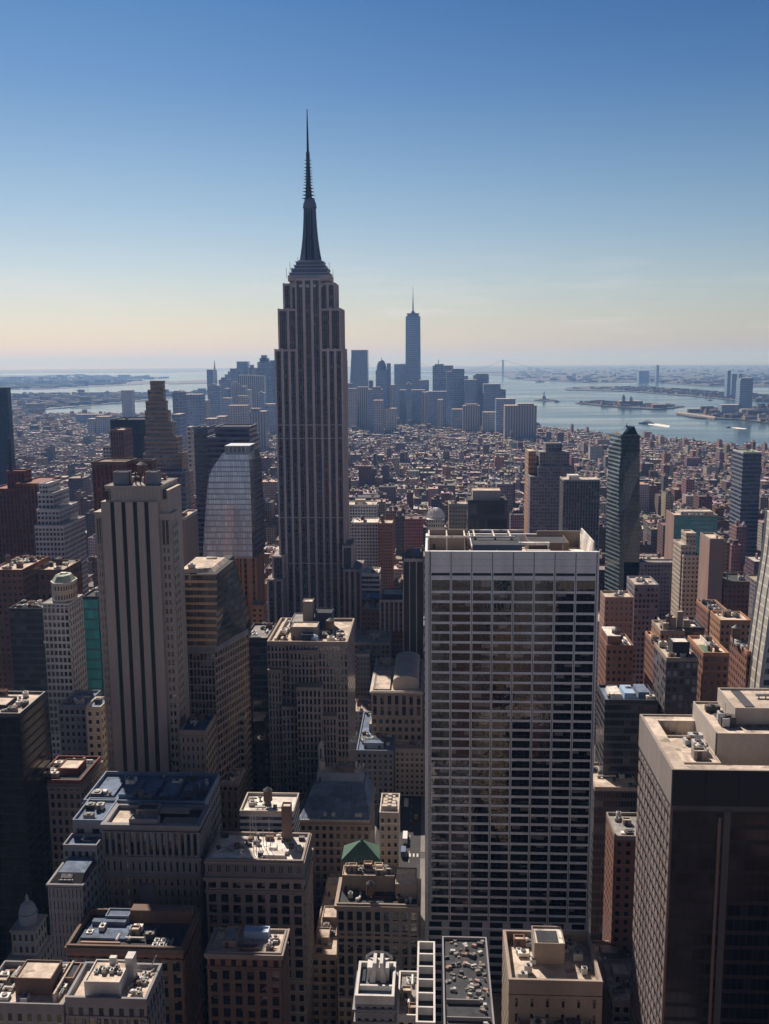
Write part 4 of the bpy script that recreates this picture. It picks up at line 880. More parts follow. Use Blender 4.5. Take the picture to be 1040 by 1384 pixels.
b.loft(P, ge-.3, [(ap[0]-1, ap[1]-.7), (ap[0]+1, ap[1]-.7), (ap[0]+1, ap[1]+.7), (ap[0]-1, ap[1]+.7)], ga.z, 0); b.prism(P, ge-.7, ge-.3, 0, bottom=True)
for k in range(11):
    t = k/10; xx = P[0][0]+(P[1][0]-P[0][0])*t; b.bar((xx, P[0][1], ge-.2), (ap[0]-1+2*t, ap[1]-.7, ga.z+.05), .13)
b.cyl(ap[0], ap[1], ga.z, ga.z+1.2, .8, .2); b.build('pyramid_roof', 'greenroof', r); occupy(g0.x, g1.x, y1, y1+15)
# pale shaft right of it
d = T(513, 539, 1098, y1+5, 17)
r, wo, ro = simple('apartment_building', 'narrow cream shaft with arched attic windows right of the green pyramid roof', 'apartment block', d, 'f_cream', 2.4, 3.4, 'roof_tan', 'cream', 2, 0, 6, vis=(511, 540, 1088, 1145))
b = MB(); x0, x1, y0, y1_, z = d
for i in range(4): b.box(x0+1+i*.3, x1-1-i*.3, y0+2+i*3, y0+4+i*3, z-1, z+1.6-i*.2); b.cyl((x0+x1)/2, y0+3+i*3, z+1.4, z+1.9, 1.1, .8)
b.build('attic_vault', 'cream', r)
# dark mansard
d = L(405, 500, 1108, 60, 1060)
r = hero('office_building', 'wide block with a sloping blue-black roof and a dotted white cornice', 'office building', d, 'the sloping roof', (396, 502, 1028, 1150))
x0, x1, y0, y1, z = d
b = MB(); c = [(x0, y0), (x1, y0), (x1, y1), (x0, y1)]
for i in range(4): b.side(c[i], c[(i+1) % 4], 0, z-2, 0, 3, 3.8)
for i in range(4): b.side(c[i], c[(i+1) % 4], z-2, z, 1, None, 1)
b.build('wall', ['f_stone', 'tan'], r); cornice(r, d, z-2.2, .8, .7, 'tan')
b = MB()
for i in range(40): b.box(x0+(x1-x0)*(i+.2)/40, x0+(x1-x0)*(i+.7)/40, y0-.95, y0-.35, z-.3, z+.35)
b.build('balustrade', 'white', r)
zi = at(450, 1060, y1-6).z
b = MB(); b.loft(c, z, [(x0+3.6, y1-13), (x1-3.6, y1-13), (x1-3.6, y1-2), (x0+3.6, y1-2)], z+6.5, 0)
for i in range(14): b.bar((x0+(x1-x0)*(i+.5)/14, y0, z+.05), (x0+3.6+(x1-x0-7.2)*(i+.5)/14, y1-13, z+6.55), .12)
ro = b.build('roof', 'roof_blue', r)
for f in (.33, .45, .78, .83):
    b = MB(); b.box(x0+(x1-x0)*f, x0+(x1-x0)*f+1.6, y0+2.0, y0+4.0, z-.2, z+1.5); b.build('dormer', 'metal_pale', ro)
pent(ro, x0+5, x1-4.5, y1-11, y1-2.5, z+6.4, 4.2, 'bluegrey', 'roof_tan', 'penthouse'); pent(ro, x0+(x1-x0)*.48, x1-9, y1-9, y1-3, z+10, 3, 'brown', 'roof_grey', 'plant_room')
pent(ro, x0+5.5, x0+8, y1-6, y1-3, z+10, 4, 'cream', 'roof_tan', 'chimney', False)
rr = random.Random(9)
for i in range(9):
    b = MB(); xx = x0+(x1-x0)*(.4+.055*i); b.cyl(xx, y1-3.2, z+10, z+10+rr.uniform(1, 3.2), .35, n=7); b.build('roof_vent', 'roof_white', ro)
# terraces to its left
for i in range(4):
    e = (x0-4.6, x0-.6, y0-6+i*9, y0+2.6+i*9, z-9+i*2.5)
    r2, wo, ro2 = simple('low_rise_building', ('lowest', 'second lowest', 'second highest', 'highest')[i]+' of four stepped sunlit tan terraces left of the blue-black sloping roof', 'building', e, 'f_tan', roof='roof_tan', cap='cream', n=2, seed=60+i, big=.5, group='stepped terraces')
# silver curved shaft behind
a = at(429, 1032, y1+6); c_ = at(439.5, 1032, y1+6); zt_ = at(434, 1004, y1+6).z
r = hero('ventilation_tower', 'slim silver shaft with a rounded top behind the blue-black sloping roof', 'ventilation tower', (a.x, c_.x, y1+5, y1+10, zt_)); 
b = MB(); b.loft([(a.x, y1+5), (c_.x, y1+5), (c_.x, y1+10), (a.x, y1+10)], 0, [(a.x+.8, y1+6), (c_.x-.8, y1+6), (c_.x-.8, y1+9.5), (a.x+.8, y1+9.5)], zt_-1.5, 0)
b.loft([(a.x+.8, y1+6), (c_.x-.8, y1+6), (c_.x-.8, y1+9.5), (a.x+.8, y1+9.5)], zt_-1.5, [(a.x+1.5, y1+6.8), (c_.x-1.5, y1+6.8), (c_.x-1.5, y1+9), (a.x+1.5, y1+9)], zt_, 0); b.build('casing', 'metal_pale', r)
b = MB(); b.loft([(a.x+1.3, y1+4.95), (c_.x-1.3, y1+4.95), (c_.x-1.3, y1+5.5), (a.x+1.3, y1+5.5)], 20, [(a.x+1.6, y1+5.85), (c_.x-1.6, y1+5.85), (c_.x-1.6, y1+6.4), (a.x+1.6, y1+6.4)], zt_-3, 0); b.build('grille', 'navy', r)
# glass vault with two white arches
a = at(465, 1020, 560); c_ = at(480, 1020, 560); xm = (a.x+c_.x)/2; rr_ = (c_.x-a.x)/2; zv = gz(472, 1022, 0).z+24
r = hero('glass_arcade', 'grey glass barrel vault with two white arches among low blue roofs', 'arcade', (a.x, c_.x, 548, 584, zv+rr_))
b = MB(); b.box(a.x, c_.x, 548, 584, 0, zv); N = 12
for i in range(N):
    a0, a1 = math.pi*i/N, math.pi*(i+1)/N
    b.face([(xm-rr_*math.cos(a0), 548, zv+rr_*math.sin(a0)), (xm-rr_*math.cos(a0), 584, zv+rr_*math.sin(a0)), (xm-rr_*math.cos(a1), 584, zv+rr_*math.sin(a1)), (xm-rr_*math.cos(a1), 548, zv+rr_*math.sin(a1))])
b.face([(xm-rr_*math.cos(math.pi*i/N), 548, zv+rr_*math.sin(math.pi*i/N)) for i in range(N+1)]); b.build('vault', 'bluegrey', r)
for yy_ in (547.6, 572):
    b = MB()
    for i in range(N):
        a0, a1 = math.pi*i/N, math.pi*(i+1)/N; b.bar((xm-(rr_+.2)*math.cos(a0), yy_, zv+(rr_+.2)*math.sin(a0)), (xm-(rr_+.2)*math.cos(a1), yy_, zv+(rr_+.2)*math.sin(a1)), .5)
    b.build('arch', 'roof_white', r)
# low bluish roofs
d = L(482, 532, 1014, 34, 962)
r, wo, ro = simple('low_rise_building', 'broad low blue-grey roof with machinery at the head of the avenue', 'building', d, 'f_greystone', roof='roof_blue', cap='bluegrey', n=18, seed=71, ph=(.25, .8, .5, .75, 5, 'bluegrey'), short='the low blue roof', vis=(468, 540, 960, 1030))
pent(ro, d[0]+4, d[1]-6, d[2]+5, d[2]+12, 33, 3.5, 'bluegrey', 'roof_blue')
d = L(534, 574, 1012, 30, 978)
simple('low_rise_building', 'low pale cluttered roof right of the blue-grey roof beside the grid tower', 'building', (d[0], d[1], d[2], d[3], 30), 'f_cream', roof='roof_tan', cap='cream', n=16, seed=72, tanks=1, ph=(.1, .5, .3, .7, 4, 'cream'))
d = T(545, 573, 944, 606, 12)
r = hero('construction_site', 'orange and white scaffolded block beside the white grid tower', 'building site', d, None, (543, 575, 935, 985)); x0, x1, y0, y1, z = d
shell(r, x0+1, x1-1, y0+1.2, y1, 0, z-3, 'f_orange', roof='roof_white', cap='white')
b = MB()
for i in range(6): b.box(x0+(x1-x0)*i/5-.1, x0+(x1-x0)*i/5+.1, y0, y0+.2, 0, z)
for k in range(int(z/2.6)): b.box(x0, x1, y0-.02, y0+.9, k*2.6+1, k*2.6+1.16)
b.build('scaffold', 'orange', r)
b = MB(); b.box(x0+(x1-x0)*.62, x1, y0-.25, y0-.05, z*.2, z*.62); b.build('orange_netting', plain('orange_netting', (.75, .26, .04)), r)
# barrel roofed building
d = L(502, 571, 934, 62, 890)
r = hero('hall_building', 'cream hall with a gabled curved roof on its flat top, sunlit', 'hall', d, 'the curved roof hall', (498, 573, 884, 968)); x0, x1, y0, y1, z = d
wo, ro = shell(r, x0, x1, y0, y1, 0, z, 'f_tan', 4, 5, 'roof_tan', 1.4, 'cream', 1.0)
cornice(r, d, z-.9, .9, 1.0, 'cream')
geo_front(r, d, z-16, 7, 2, 2.2, 1.2, .5, 'tan', 'glass', 20, zt=z-2.2)
xa, xb = x0+(x1-x0)*.42, x0+(x1-x0)*.93; ya, yb_ = y0+(y1-y0)*.12, y1-6; N = 14
b = MB(); rad_ = (xb-xa)/2; xm = (xa+xb)/2
def arc(i): a = math.pi*i/N; return xm-rad_*math.cos(a), z-1.4+5.0+rad_*.42*math.sin(a)
for i in range(N):
    (p, q), (p2, q2) = arc(i), arc(i+1); b.face([(p, ya, q), (p, yb_, q), (p2, yb_, q2), (p2, ya, q2)][::-1])
b.face([(xa, ya, z-1.4)]+[(arc(i)[0], ya, arc(i)[1]) for i in range(N+1)]+[(xb, ya, z-1.4)]); b.face([(xa, ya, z-1.4), (xa, yb_, z-1.4), (xa, yb_, arc(0)[1]), (xa, ya, arc(0)[1])][::-1]); b.face([(xb, ya, z-1.4), (xb, yb_, z-1.4), (xb, yb_, arc(N)[1]), (xb, ya, arc(N)[1])])
b.face([(xa, yb_, z-1.4)]+[(arc(i)[0], yb_, arc(i)[1]) for i in range(N+1)]+[(xb, yb_, z-1.4)]); b.build('curved_roof', 'cream', r)
pent(ro, x0+1.6, x0+(x1-x0)*.36, y0+2, y0+(y1-y0)*.55, z-1.4, 2.0, 'cream', 'roof_tan'); pent(ro, x0+2, x0+(x1-x0)*.33, y1-9, y1-2, z-1.4, 3.2, 'tan', 'roof_tan')
# grey flank left of it
d = T(482, 500, 884, 640, 20)
simple('office_building', 'narrow grey block with a pale cornice left of the curved roof hall', 'office building', d, 'f_greystone', 2.2, 3.6, 'roof_tan', 'cream', 2, 0, 2)
d = L(470, 522, 893, 64, 868)
simple('office_building', 'low tan block with a bright sloping parapet behind the curved roof hall', 'office building', (d[0], d[1], 668, 700, 60), 'f_tan', roof='roof_tan', cap='cream', n=8, seed=12, tanks=1, ph=(.4, .7, .4, .7, 4, 'cream'))
# stone complex with projecting bays
d = T(361, 470, 867, 455, 44)
r = hero('office_tower', 'massive brown stone block with projecting central bay and vertical piers', 'office tower', d, 'the stone bay block', (358, 472, 808, 1075)); x0, x1, y0, y1, z = d
wo, ro = shell(r, x0, x1, y0, y1, 0, z, 'f_stone', 2.2, 3.7, 'roof_tan', 1.4, 'tan', .9)
W = x1-x0
def vb(xa, xb, yf, zt, nb, cap, z0=14, gl='glass', span=.9, fh=3.9):
    b = MB(); b.box(xa, xb, yf, y0, 0, zt, 0)
    nf = int((zt-1.4-z0)/fh); st = [0]
    grid(b, r, (xa, yf), (1, 0), xb-xa, zt-1.2-nf*fh, zt-1.2, nb, nf, .85, span, .55, gl, cap, 0, st)
    b.box(xa-.25, xb+.25, yf-.7, y0, zt-1.0, zt+.15); b.build('bay', 'stone', r)
geo_front(r, (x0, x1, y0, y1, z), z-60, 22, 15, .8, 1.1, .3, 'stone', 'glass', 22, zt=z-1.6)
vb(x0+W*.39, x0+W*.69, y0-9, at(420, 929, y0-9).z, 6, 36)
vb(x0+W*.19, x0+W*.385, y0-5, at(390, 955, y0-5).z, 4, 16); vb(x0+W*.695, x0+W*.86, y0-5, at(450, 968, y0-5).z, 4, 16)
vb(x0+W*.02, x0+W*.18, y0-3, at(370, 905, y0-3).z, 4, 10); vb(x0+W*.29, x0+W*.62, y0-1.6, z-4, 7, 14, z0=60)
occupy(x0, x1, y0-10, y0)
pent(ro, x0+W*.27, x0+W*.60, y0+8, y0+18, z-1.4, 6.5, 'stone', 'roof_tan', 'plant_room'); pent(ro, x0+W*.42, x0+W*.57, y0+3, y0+7, z-1.4, 4.0, 'navy', 'roof_blue', 'cooling_block')
pent(ro, x0+W*.36, x0+W*.49, y0+27, y0+34, z-1.4, at(409, 813, y0+27).z-z+1.4, 'stone', 'roof_white', 'roof_tower'); pent(ro, x0+W*.52, x0+W*.74, y0+26, y0+36, z-1.4, 9, 'navy', 'roof_dark', 'cooling_block'); pent(ro, x0+W*.2, x0+W*.5, y0+24, y1-2, z-1.4, 4.6, 'greystone', 'roof_grey', 'penthouse')
b = MB(); b.cyl(x0+W*.58, y0+4, z-1.4, z+1.6, 1.9, n=16); b.cyl(x0+W*.58, y0+4, z+1.6, z+2.4, 1.9, .6, n=16); b.build('water_tank', 'skyblue', ro)
for f in (.08, .16): 
    b = MB(); b.box(x0+W*f, x0+W*f+1.0, y0+3, y1-3, z-1.4, z+.6); b.build('roof_wall', 'cream', ro)
clutter(ro, x0+W*.62, x1-2, y0+2, y0+24, z-1.4, 9, 15, 1); clutter(ro, x0+4, x0+W*.26, y0+6, y1-4, z-1.4, 5, 16)

# ------------------------------------------------------------------ tall tan tower with black stripes
MT['strip_black'] = plain('strip_black', (.010, .010, .013), rough=.45, amt=.3)
def build_striped_tower():
    Y = 402; A = lambda px, py, y=Y: at(px, py, y)
    x0, x1 = A(137, 690).x, A(213.5, 690).x; zt = A(175, 678).z; zc = A(175, 657).z
    r = hero('skyscraper', 'tall tan tower with four black vertical window stripes up its blank front', 'skyscraper', (x0, x1, Y, Y+30, zc), 'the striped tower', (124, 240, 635, 1056))
    st = [(149.2, 154.9), (164.3, 170.1), (179.9, 185.8), (195.2, 201.1)]
    b = MB(); edges = [x0]
    for a, c in st: edges += [A(a, 690).x, A(c, 690).x]
    edges.append(x1)
    for i in range(0, len(edges), 2): b.box(edges[i], edges[i+1], Y, Y+30, 0, zt, 0)
    b.box(x0+.02, x1-.02, Y+1.2, Y+29.9, 0, zt-.1, 0)
    xa, xb = A(141, 660).x, A(216, 660).x
    b.box(xa, xb, Y+1.3, Y+29, zt, zc, 0); b.box(A(209.5, 670).x, A(225.5, 670).x, Y+3, Y+24, 0, A(217, 664).z, 0)
    for i in range(1, 14): b.box(xa+(xb-xa)*i/14-.12, xa+(xb-xa)*i/14+.12, Y+1.1, Y+1.3, zt+.3, zc-2.2, 0)
    b.box(xa-.3, xb+.3, Y+1.0, Y+29.3, zc-.7, zc, 0); b.box(xa-.1, xb+.1, Y+1.1, Y+1.3, zc-2.1, zc-1.7, 0)
    b.build('wall', 'striped_tan', r)
    for i in range(1, len(edges)-1, 2):
        q = MB(); q.side((edges[i], Y+.9), (edges[i+1], Y+.9), 0, zt-.4, 0, None, 3.7); q.build('window_strip', 'strip_black', r)
    for px in (143, 146.5): q = MB(); a = A(px, 668); q.box(a.x-.6, a.x+.6, Y+1.15, Y+1.28, a.z-2.6, a.z+2.0); q.build('window', 'glass_black', r)
    for px in (212, 220): q = MB(); a = A(px, 668); q.box(a.x-.7, a.x+.9, Y+2.85, Y+2.98, a.z-2.6, a.z+1.6); q.build('window', 'glass_black', r)
    # side wings with small windows
    for (p0, p1, pt, sd) in ((125.5, 137.5, 693, 'F'), (216, 229.5, 695, 'R')):
        a, c = A(p0, pt).x, A(p1, pt).x; z = A(131, pt).z; a, c = (a, min(c, x0-.05)) if sd == 'F' else (max(a, x1+.05), c)
        if sd == 'R': a = x1+.05
        q = MB(); y0 = Y+2; y1 = Y+13 if sd == 'R' else Y+24
        cc = [(a, y0), (c, y0), (c, y1), (a, y1)]
        q.box(a, c, y0, y1, 0, z, 0); q.box(a-.25, c+.25, y0-.25, y1+.25, z-.5, z+.05, 0)
        ww = q.build('wing', ['striped_tan'], r); q = MB(); stt = [0]
        zg = z-14-30*3.9
        grid(q, r, (a+.8, y0), (1, 0), c-a-1.6, zg, z-14, 2, 30, .75, 1.7, .25, 'glass', 60 if sd == 'F' else 60, 0, stt)
        q.box(a+.9, c-.9, y0-.3, y0, z-13.6, z-3, 1); 
        for i in range(3): q.box(a+.9+(c-a-1.8)*i/2-.2, a+.9+(c-a-1.8)*i/2+.2, y0-.5, y0-.3, z-13.6, z-3, 0)
        q.build('window_bay', ['striped_tan', 'glass_black'], r)
        if sd == 'R':
            q = MB(); grid(q, r, (c, y0+1), (0, 1), y1-y0-2, zg, z-4, 3, 33, 1.3, 1.8, .25, 'glass', 40, 0, [0]); q.build('window_bay', 'striped_tan', r)
    # roof: two tanks and a pipe forest
    q = MB(); q.face([(xa+.4, Y+1.6, zc+.01), (xb-.4, Y+1.6, zc+.01), (xb-.4, Y+28, zc+.01), (xa+.4, Y+28, zc+.01)]); ro = q.build('roof', 'roof_grey', r)
    for p0, p1 in ((149, 168), (193, 208)):
        a, c = A(p0, 650).x, A(p1, 650).x; pent(ro, a, c, Y+4, Y+11, zc, 5.6, 'greystone', 'roof_grey', 'tank_room', False)
    clutter(ro, xa+2, xb-2, Y+12, Y+27, zc, 14, 31, 2); 
    for px in (170, 178, 184, 190): b = MB(); a = A(px, 650); b.cyl(a.x, Y+6, zc, zc+5.5, .3, n=7); b.build('pipe', 'rust', ro)
build_striped_tower()
# lower wing right of the striped tower
d = L(243, 277, 987, 86, 971)
d = (d[0], d[1], 372, 400, d[4]); d = T(243, 278, 987, 392, 20)
r = hero('office_building', 'tan side wing with rows of small dark windows at the foot of striped tower', 'office building', d, 'the tan side wing', (242, 280, 970, 1060)); x0, x1, y0, y1, z = d
wo, ro = shell(r, x0, x1, y0, y1, 0, z, 'f_tan', roof='roof_blue', cap='tan', par=1.2)
geo_front(r, d, z-30, 5, 7, 1.4, 1.9, .3, 'tan', 'glass', 40, zt=z-2.4, x_in=.5); clutter(ro, x0+1, x1-1, y0+1, y1-1, z-1.2, 5, 17)
# cream turret building
d = L(280, 322, 1057, 62, 1038); x0, x1, y0, y1, z = d
r = hero('apartment_building', 'cream block with an ornate narrow turret lit on one side', 'apartment block', d, 'the cream turret', (272, 330, 985, 1110))
wo, ro = shell(r, x0, x1, y0, y1, 0, z, 'f_tan', 2.6, 3.8, 'roof_white', 1.2, 'cream'); cornice(r, d, z-1, .5, .8, 'cream'); clutter(ro, x0+6, x1-1, y0+1, y1-1, z-1.2, 6, 18)
geo_front(r, d, z-24, 5, 4, 2.0, 1.6, .35, 'tan', 'glass', 20, zt=z-4)
ta, tb = at(274, 1010, y0+4).x, at(298, 1010, y0+4).x; t1 = at(286, 1022, y0+4).z; t2 = at(286, 1004, y0+4).z; t3 = at(286, 990, y0+4).z
b = MB(); b.box(ta, tb, y0+4, y0+14, z-1.2, t1, 0, 2.4, 3.6, 1); b.box(ta-.3, tb+.3, y0+3.7, y0+14.3, t1-.6, t1, 1)
b.box(ta+1.2, tb-1.8, y0+5, y0+13, t1, t2, 0, 2.0, 3.0, 1); b.box(ta+.9, tb-1.5, y0+4.7, y0+13.3, t2-.5, t2, 1); b.prism([((ta+tb)/2-.4+3.0*math.cos(k*math.pi/4+.39), y0+9+3.0*math.sin(k*math.pi/4+.39)) for k in range(8)], t2, t3, 1); b.cyl((ta+tb)/2-.4, y0+9, t3, t3+1.6, 3.2, 2.4, 1, 8); b.build('turret', ['f_cream', 'cream'], r)
# dark blocks behind the turret
d = T(300, 372, 1000, 470, 34)
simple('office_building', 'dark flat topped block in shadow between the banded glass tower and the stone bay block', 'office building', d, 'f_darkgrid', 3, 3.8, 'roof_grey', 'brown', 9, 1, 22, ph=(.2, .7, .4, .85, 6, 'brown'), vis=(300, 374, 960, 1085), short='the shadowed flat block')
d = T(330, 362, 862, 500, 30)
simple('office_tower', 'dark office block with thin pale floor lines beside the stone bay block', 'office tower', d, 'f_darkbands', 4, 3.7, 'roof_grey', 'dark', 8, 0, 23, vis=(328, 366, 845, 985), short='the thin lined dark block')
d = T(311, 331, 968, 452, 10)
r, wo, ro = simple('apartment_building', 'small tan shaft catching sun below the banded glass tower', 'apartment block', d, 'f_tan', roof='roof_tan', cap='cream', n=2, seed=24)
# banded glass tower, flaring sideways
def build_banded():
    Y = 432; A = lambda px, py, y=Y: at(px, py, y)
    x0, x1 = A(239, 776).x, A(293, 776).x; z = A(266, 776).z; yb = gz(266, 757, z).y; zm = A(266, 873).z; xm1 = A(291, 873).x; xm0 = A(241, 873).x
    r = hero('office_tower', 'faceted glass tower with glowing tan floor bands and a leaning dark side', 'office tower', (x0, x1+14, Y, yb+10, z), 'the banded glass tower', (238, 326, 752, 985))
    top = [(x0, Y), (x1, Y), (x1+1.5, yb), (x0, yb)]; mid = [(xm0-.5, Y-1.5), (xm1+1, Y-1.5), (xm1+9, Y+30), (xm0-.5, Y+30)]
    b = MB()
    for i in range(4):
        j = (i+1) % 4; nb = 14 if i % 2 == 0 else 9; nf = 10
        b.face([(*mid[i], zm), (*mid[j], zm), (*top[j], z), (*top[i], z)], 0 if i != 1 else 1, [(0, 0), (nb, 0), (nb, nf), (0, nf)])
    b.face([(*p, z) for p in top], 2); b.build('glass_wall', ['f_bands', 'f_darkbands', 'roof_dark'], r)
    b = MB()
    for k in range(1, 10):
        t = k/10; P = [tuple(mid[i][c]*(1-t)+top[i][c]*t for c in (0, 1)) for i in range(4)]; zz = zm+(z-zm)*t
        b.box(P[0][0]-.1, P[1][0]+.1, min(P[0][1], P[1][1])-.45, min(P[0][1], P[1][1])+.2, zz-.65, zz+.65, 0, bottom=True)
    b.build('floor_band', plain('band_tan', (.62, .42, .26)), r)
    b = MB(); cc = [(top[i][0]*.9+(x0+x1)/2*.1, top[i][1]*.8+(Y+yb)/2*.2) for i in range(4)]
    b.loft([(x0+1.5, Y+1.5), (x1-2, Y+4), (x1-1, yb-1), (x0+1.5, yb-1)], z+.02, [(x0+1.8, Y+1.8), (x1-3.5, Y+6), (x1-2.5, yb-1.2), (x0+1.8, yb-1.2)], z+1.8); ro = b.build('roof', 'roof_tan', r)
    b = MB(); b.box(x0+8, x1-6, yb-6, yb-4, z+1.8, z+2.6); b.build('roof_wall', 'roof_white', ro); unit(ro, x0+6, Y+5, z+1.8)
    q = MB(); lower = [(xm0, Y-1), (xm1, Y-1), (xm1+10, Y+30), (xm0, Y+30)]
    for i in range(4): j = (i+1) % 4; q.side(lower[i], lower[j], 0, zm-2.5, 0, 2.3, 3.7)
    for i in range(4): j = (i+1) % 4; q.side(lower[i], lower[j], zm-2.5, zm, 1, None, 1)
    q.build('wall', ['f_orangegrid2', 'greystone'], r)
    q = MB(); st = [0]; W = xm1-xm0; nf = 13; grid(q, r, (xm0, Y-1), (1, 0), W, zm-3-nf*3.9, zm-3, 10, nf, .45, .75, .35, 'glass', 100, 0, st)
    q.box(xm0-.2, xm0+.4, Y-1.6, Y-1, 0, zm-2, 0); q.box(xm1-.4, xm1+.2, Y-1.6, Y-1, 0, zm-2, 0); q.build('facade', 'stone', r)
    occupy(xm0, xm1+16, Y-2, Y+46)
    # dark leaning neighbour on the right
    d2 = T(301, 324, 848, Y+14, 30)
    r2 = hero('office_tower', 'black leaning glass wedge joined to the right of the banded glass tower', 'office tower', (d2[0]+12, d2[1]+4, d2[2], d2[3], d2[4]))
    b = MB(); xa = A(306, 850, Y+32).x; xb = A(318, 850, Y+32).x; xc = A(329, 850, Y+32).x; zt = A(310, 760, Y+32).z; zb = A(320, 850, Y+32).z
    b.loft([(xa, Y+33), (xc, Y+33), (xc, Y+52), (xa, Y+52)], 0, [(xa, Y+33), (xc, Y+33), (xc, Y+52), (xa, Y+52)], zb, 0, 1.5, 3.8)
    b.loft([(xa, Y+33), (xc, Y+33), (xc, Y+52), (xa, Y+52)], zb, [(xa-3, Y+33), (A(306, 760, Y+32).x, Y+33), (A(306, 760, Y+32).x, Y+50), (xa-3, Y+50)], zt, 0, 1.5, 3.8, 1); b.build('glass_wall', ['f_blackglass', 'roof_dark'], r2)
MT['f_orangegrid2'] = fac('facade_brown_grid', (.34, .27, .22), ww=.7, wh=.66, bl=.4, blind=(.2, .15, .13))
build_banded()
# pale grey terrace tower, left, with green octagonal roof
def build_white_tower():
    Y = 470; A = lambda px, py, y=Y: at(px, py, y); x0, x1 = A(58.5, 820).x, A(93, 820).x; z = A(75, 815).z; D = 19
    r = hero('office_tower', 'slender white gridded tower with a pale green octagonal cap', 'office tower', (x0, x1, Y, Y+D, z), 'the green capped tower', (56, 115, 780, 1025))
    b = MB(); c = [(x0, Y), (x1, Y), (x1, Y+D), (x0, Y+D)]
    for i in range(4): b.side(c[i], c[(i+1) % 4], 0, z, 0, 2.2, 3.6)
    b.face([(*p, z) for p in c], 1); b.build('wall', ['f_white', 'roof_grey'], r)
    q = MB(); st = [0]; nf = 18; z0 = z-2-nf*3.75
    grid(q, r, (x0, Y), (1, 0), x1-x0, z0, z-2, 6, nf, .55, 1.3, .5, 'glass', 70, 0, st); grid(q, r, (x1, Y), (0, 1), D, z0, z-2, 6, nf, .9, 1.3, .5, 'glass', 100, 0, st)
    for zz in (z-.5, z-2-5*3.75, z-2-12*3.75): q.box(x0-.6, x1+.6, Y-.6, Y-.02, zz-.5, zz+.5, bottom=True); q.box(x1+.02, x1+.6, Y-.02, Y+D, zz-.5, zz+.5, bottom=True)
    q.build('facade', 'white', r)
    xm, ym = (x0+x1)/2+1.3, Y+D/2; zo = A(80, 791).z
    def octo(rx, ry): return [(xm+rx*math.cos(k*math.pi/4+math.pi/8)*1.08, ym+ry*math.sin(k*math.pi/4+math.pi/8)*1.08) for k in range(8)]
    q = MB(); q.prism(octo((x1-x0)*.42, D*.42), z, zo, 0, 1.6, 5.5, 1); q.prism(octo((x1-x0)*.44, D*.44), zo, zo+.7, 1); q.build('octagon_storey', ['f_cream', 'white'], r)
    q = MB(); q.loft(octo((x1-x0)*.40, D*.40), zo+.7, octo((x1-x0)*.27, D*.27), zo+3.6, 0); ro = q.build('cap_roof', plain('green_cap', (.42, .48, .38)), r)
    q = MB(); q.bar((xm-3, ym-3, zo+3.6), (xm+3, ym-1, zo+4.4), .2); q.box(xm-2, xm+1, ym, ym+2.4, zo+3.6, zo+4.3); q.build('roof_vent', 'metal_pale', ro)
build_white_tower()
d = T(79, 116, 953, 440, 22)
simple('office_building', 'plain pale grey annex in front of the green capped white tower', 'office building', d, 'f_greystone', 2.6, 3.7, 'roof_blue', 'bluegrey', 4, 0, 32, vis=(76, 136, 922, 1030), short='the pale grey annex')
d = T(116, 136.5, 955, 432, 14)
simple('office_building', 'small cream block with few wide windows between the grey annex and the striped tower', 'office building', d, 'f_cream', 3, 4, 'roof_blue', 'cream', 2, 0, 33)
# beaux-arts block with colonnade
d = L(140, 268, 1114, 95, 1087)
r = hero('office_building', 'pale stone palace block with a tall colonnade storey under its roof line', 'office building', d, 'the colonnade block', (64, 290, 1058, 1260)); x0, x1, y0, y1, z = d
wo, ro = shell(r, x0, x1, y0, y1, 0, z, 'f_stone', 3.2, 4.2, 'roof_dark', 1.6, 'greystone', 1.0)
cornice(r, d, z-.6, .9, 1.2, 'greystone'); cornice(r, d, z-12.8, 1.1, 1.3, 'greystone'); cornice(r, d, z-19.5, .8, 1.0, 'greystone')
geo_front(r, d, z-12, 15, 1, 1.1, .8, .9, 'greystone', 'glass', 20, zt=z-2.6, sides='R', sb=6)
b = MB()
for i in range(16):
    for yy_ in (0,): b.cyl(x0+(x1-x0)*i/15, y0-.75, z-11.8, z-2.4, .62, .5, n=10)
b.build('column', 'greystone', r)
geo_front(r, d, z-19, 15, 1, 1.6, 1.6, .4, 'greystone', 'glass', 20, zt=z-13.6, sides='R', sb=6); geo_front(r, d, z-50, 15, 7, 1.7, 1.6, .4, 'stone', 'glass', 60, zt=z-20.2, sides='R', sb=6)
W = x1-x0; pent(ro, x0+W*.27, x0+W*.57, y0+.2, y0+4, z-1.6, 3.4, 'greystone', 'roof_grey', 'attic', False); pent(ro, x0+W*.27, x0+W*.5, y1-7, y1-2, z-1.6, 3.0, 'stone', 'roof_dark', 'penthouse')
b = MB(); b.face([(x0+1.1, y0+1.1, z-1.55), (x0+W*.26, y0+1.1, z-1.55), (x0+W*.26, y1-1.1, z-1.55), (x0+1.1, y1-1.1, z-1.55)]); b.build('terrace', 'roof_tan', ro)  # sunlit quarter of the dark roof, painted as a tan sheet
b = MB()
for i in range(16): b.box(x0+W*(.6+.36*i/16), x0+W*(.6+.36*i/16)+.5, y0+2.2, y0+7, z-1.6, z-.6)
b.build('pergola', 'tan', ro); b = MB()
for i in range(2): b.box(x0+W*.52, x0+W*.84, y1-7-i*.0+i*3.2, y1-6.2+i*3.2, z-.2, z+.5)
b.box(x0+W*.52, x0+W*.84, y1-6.2, y1-3.8, z+.4, z+.5); b.build('canopy', 'tan', ro)
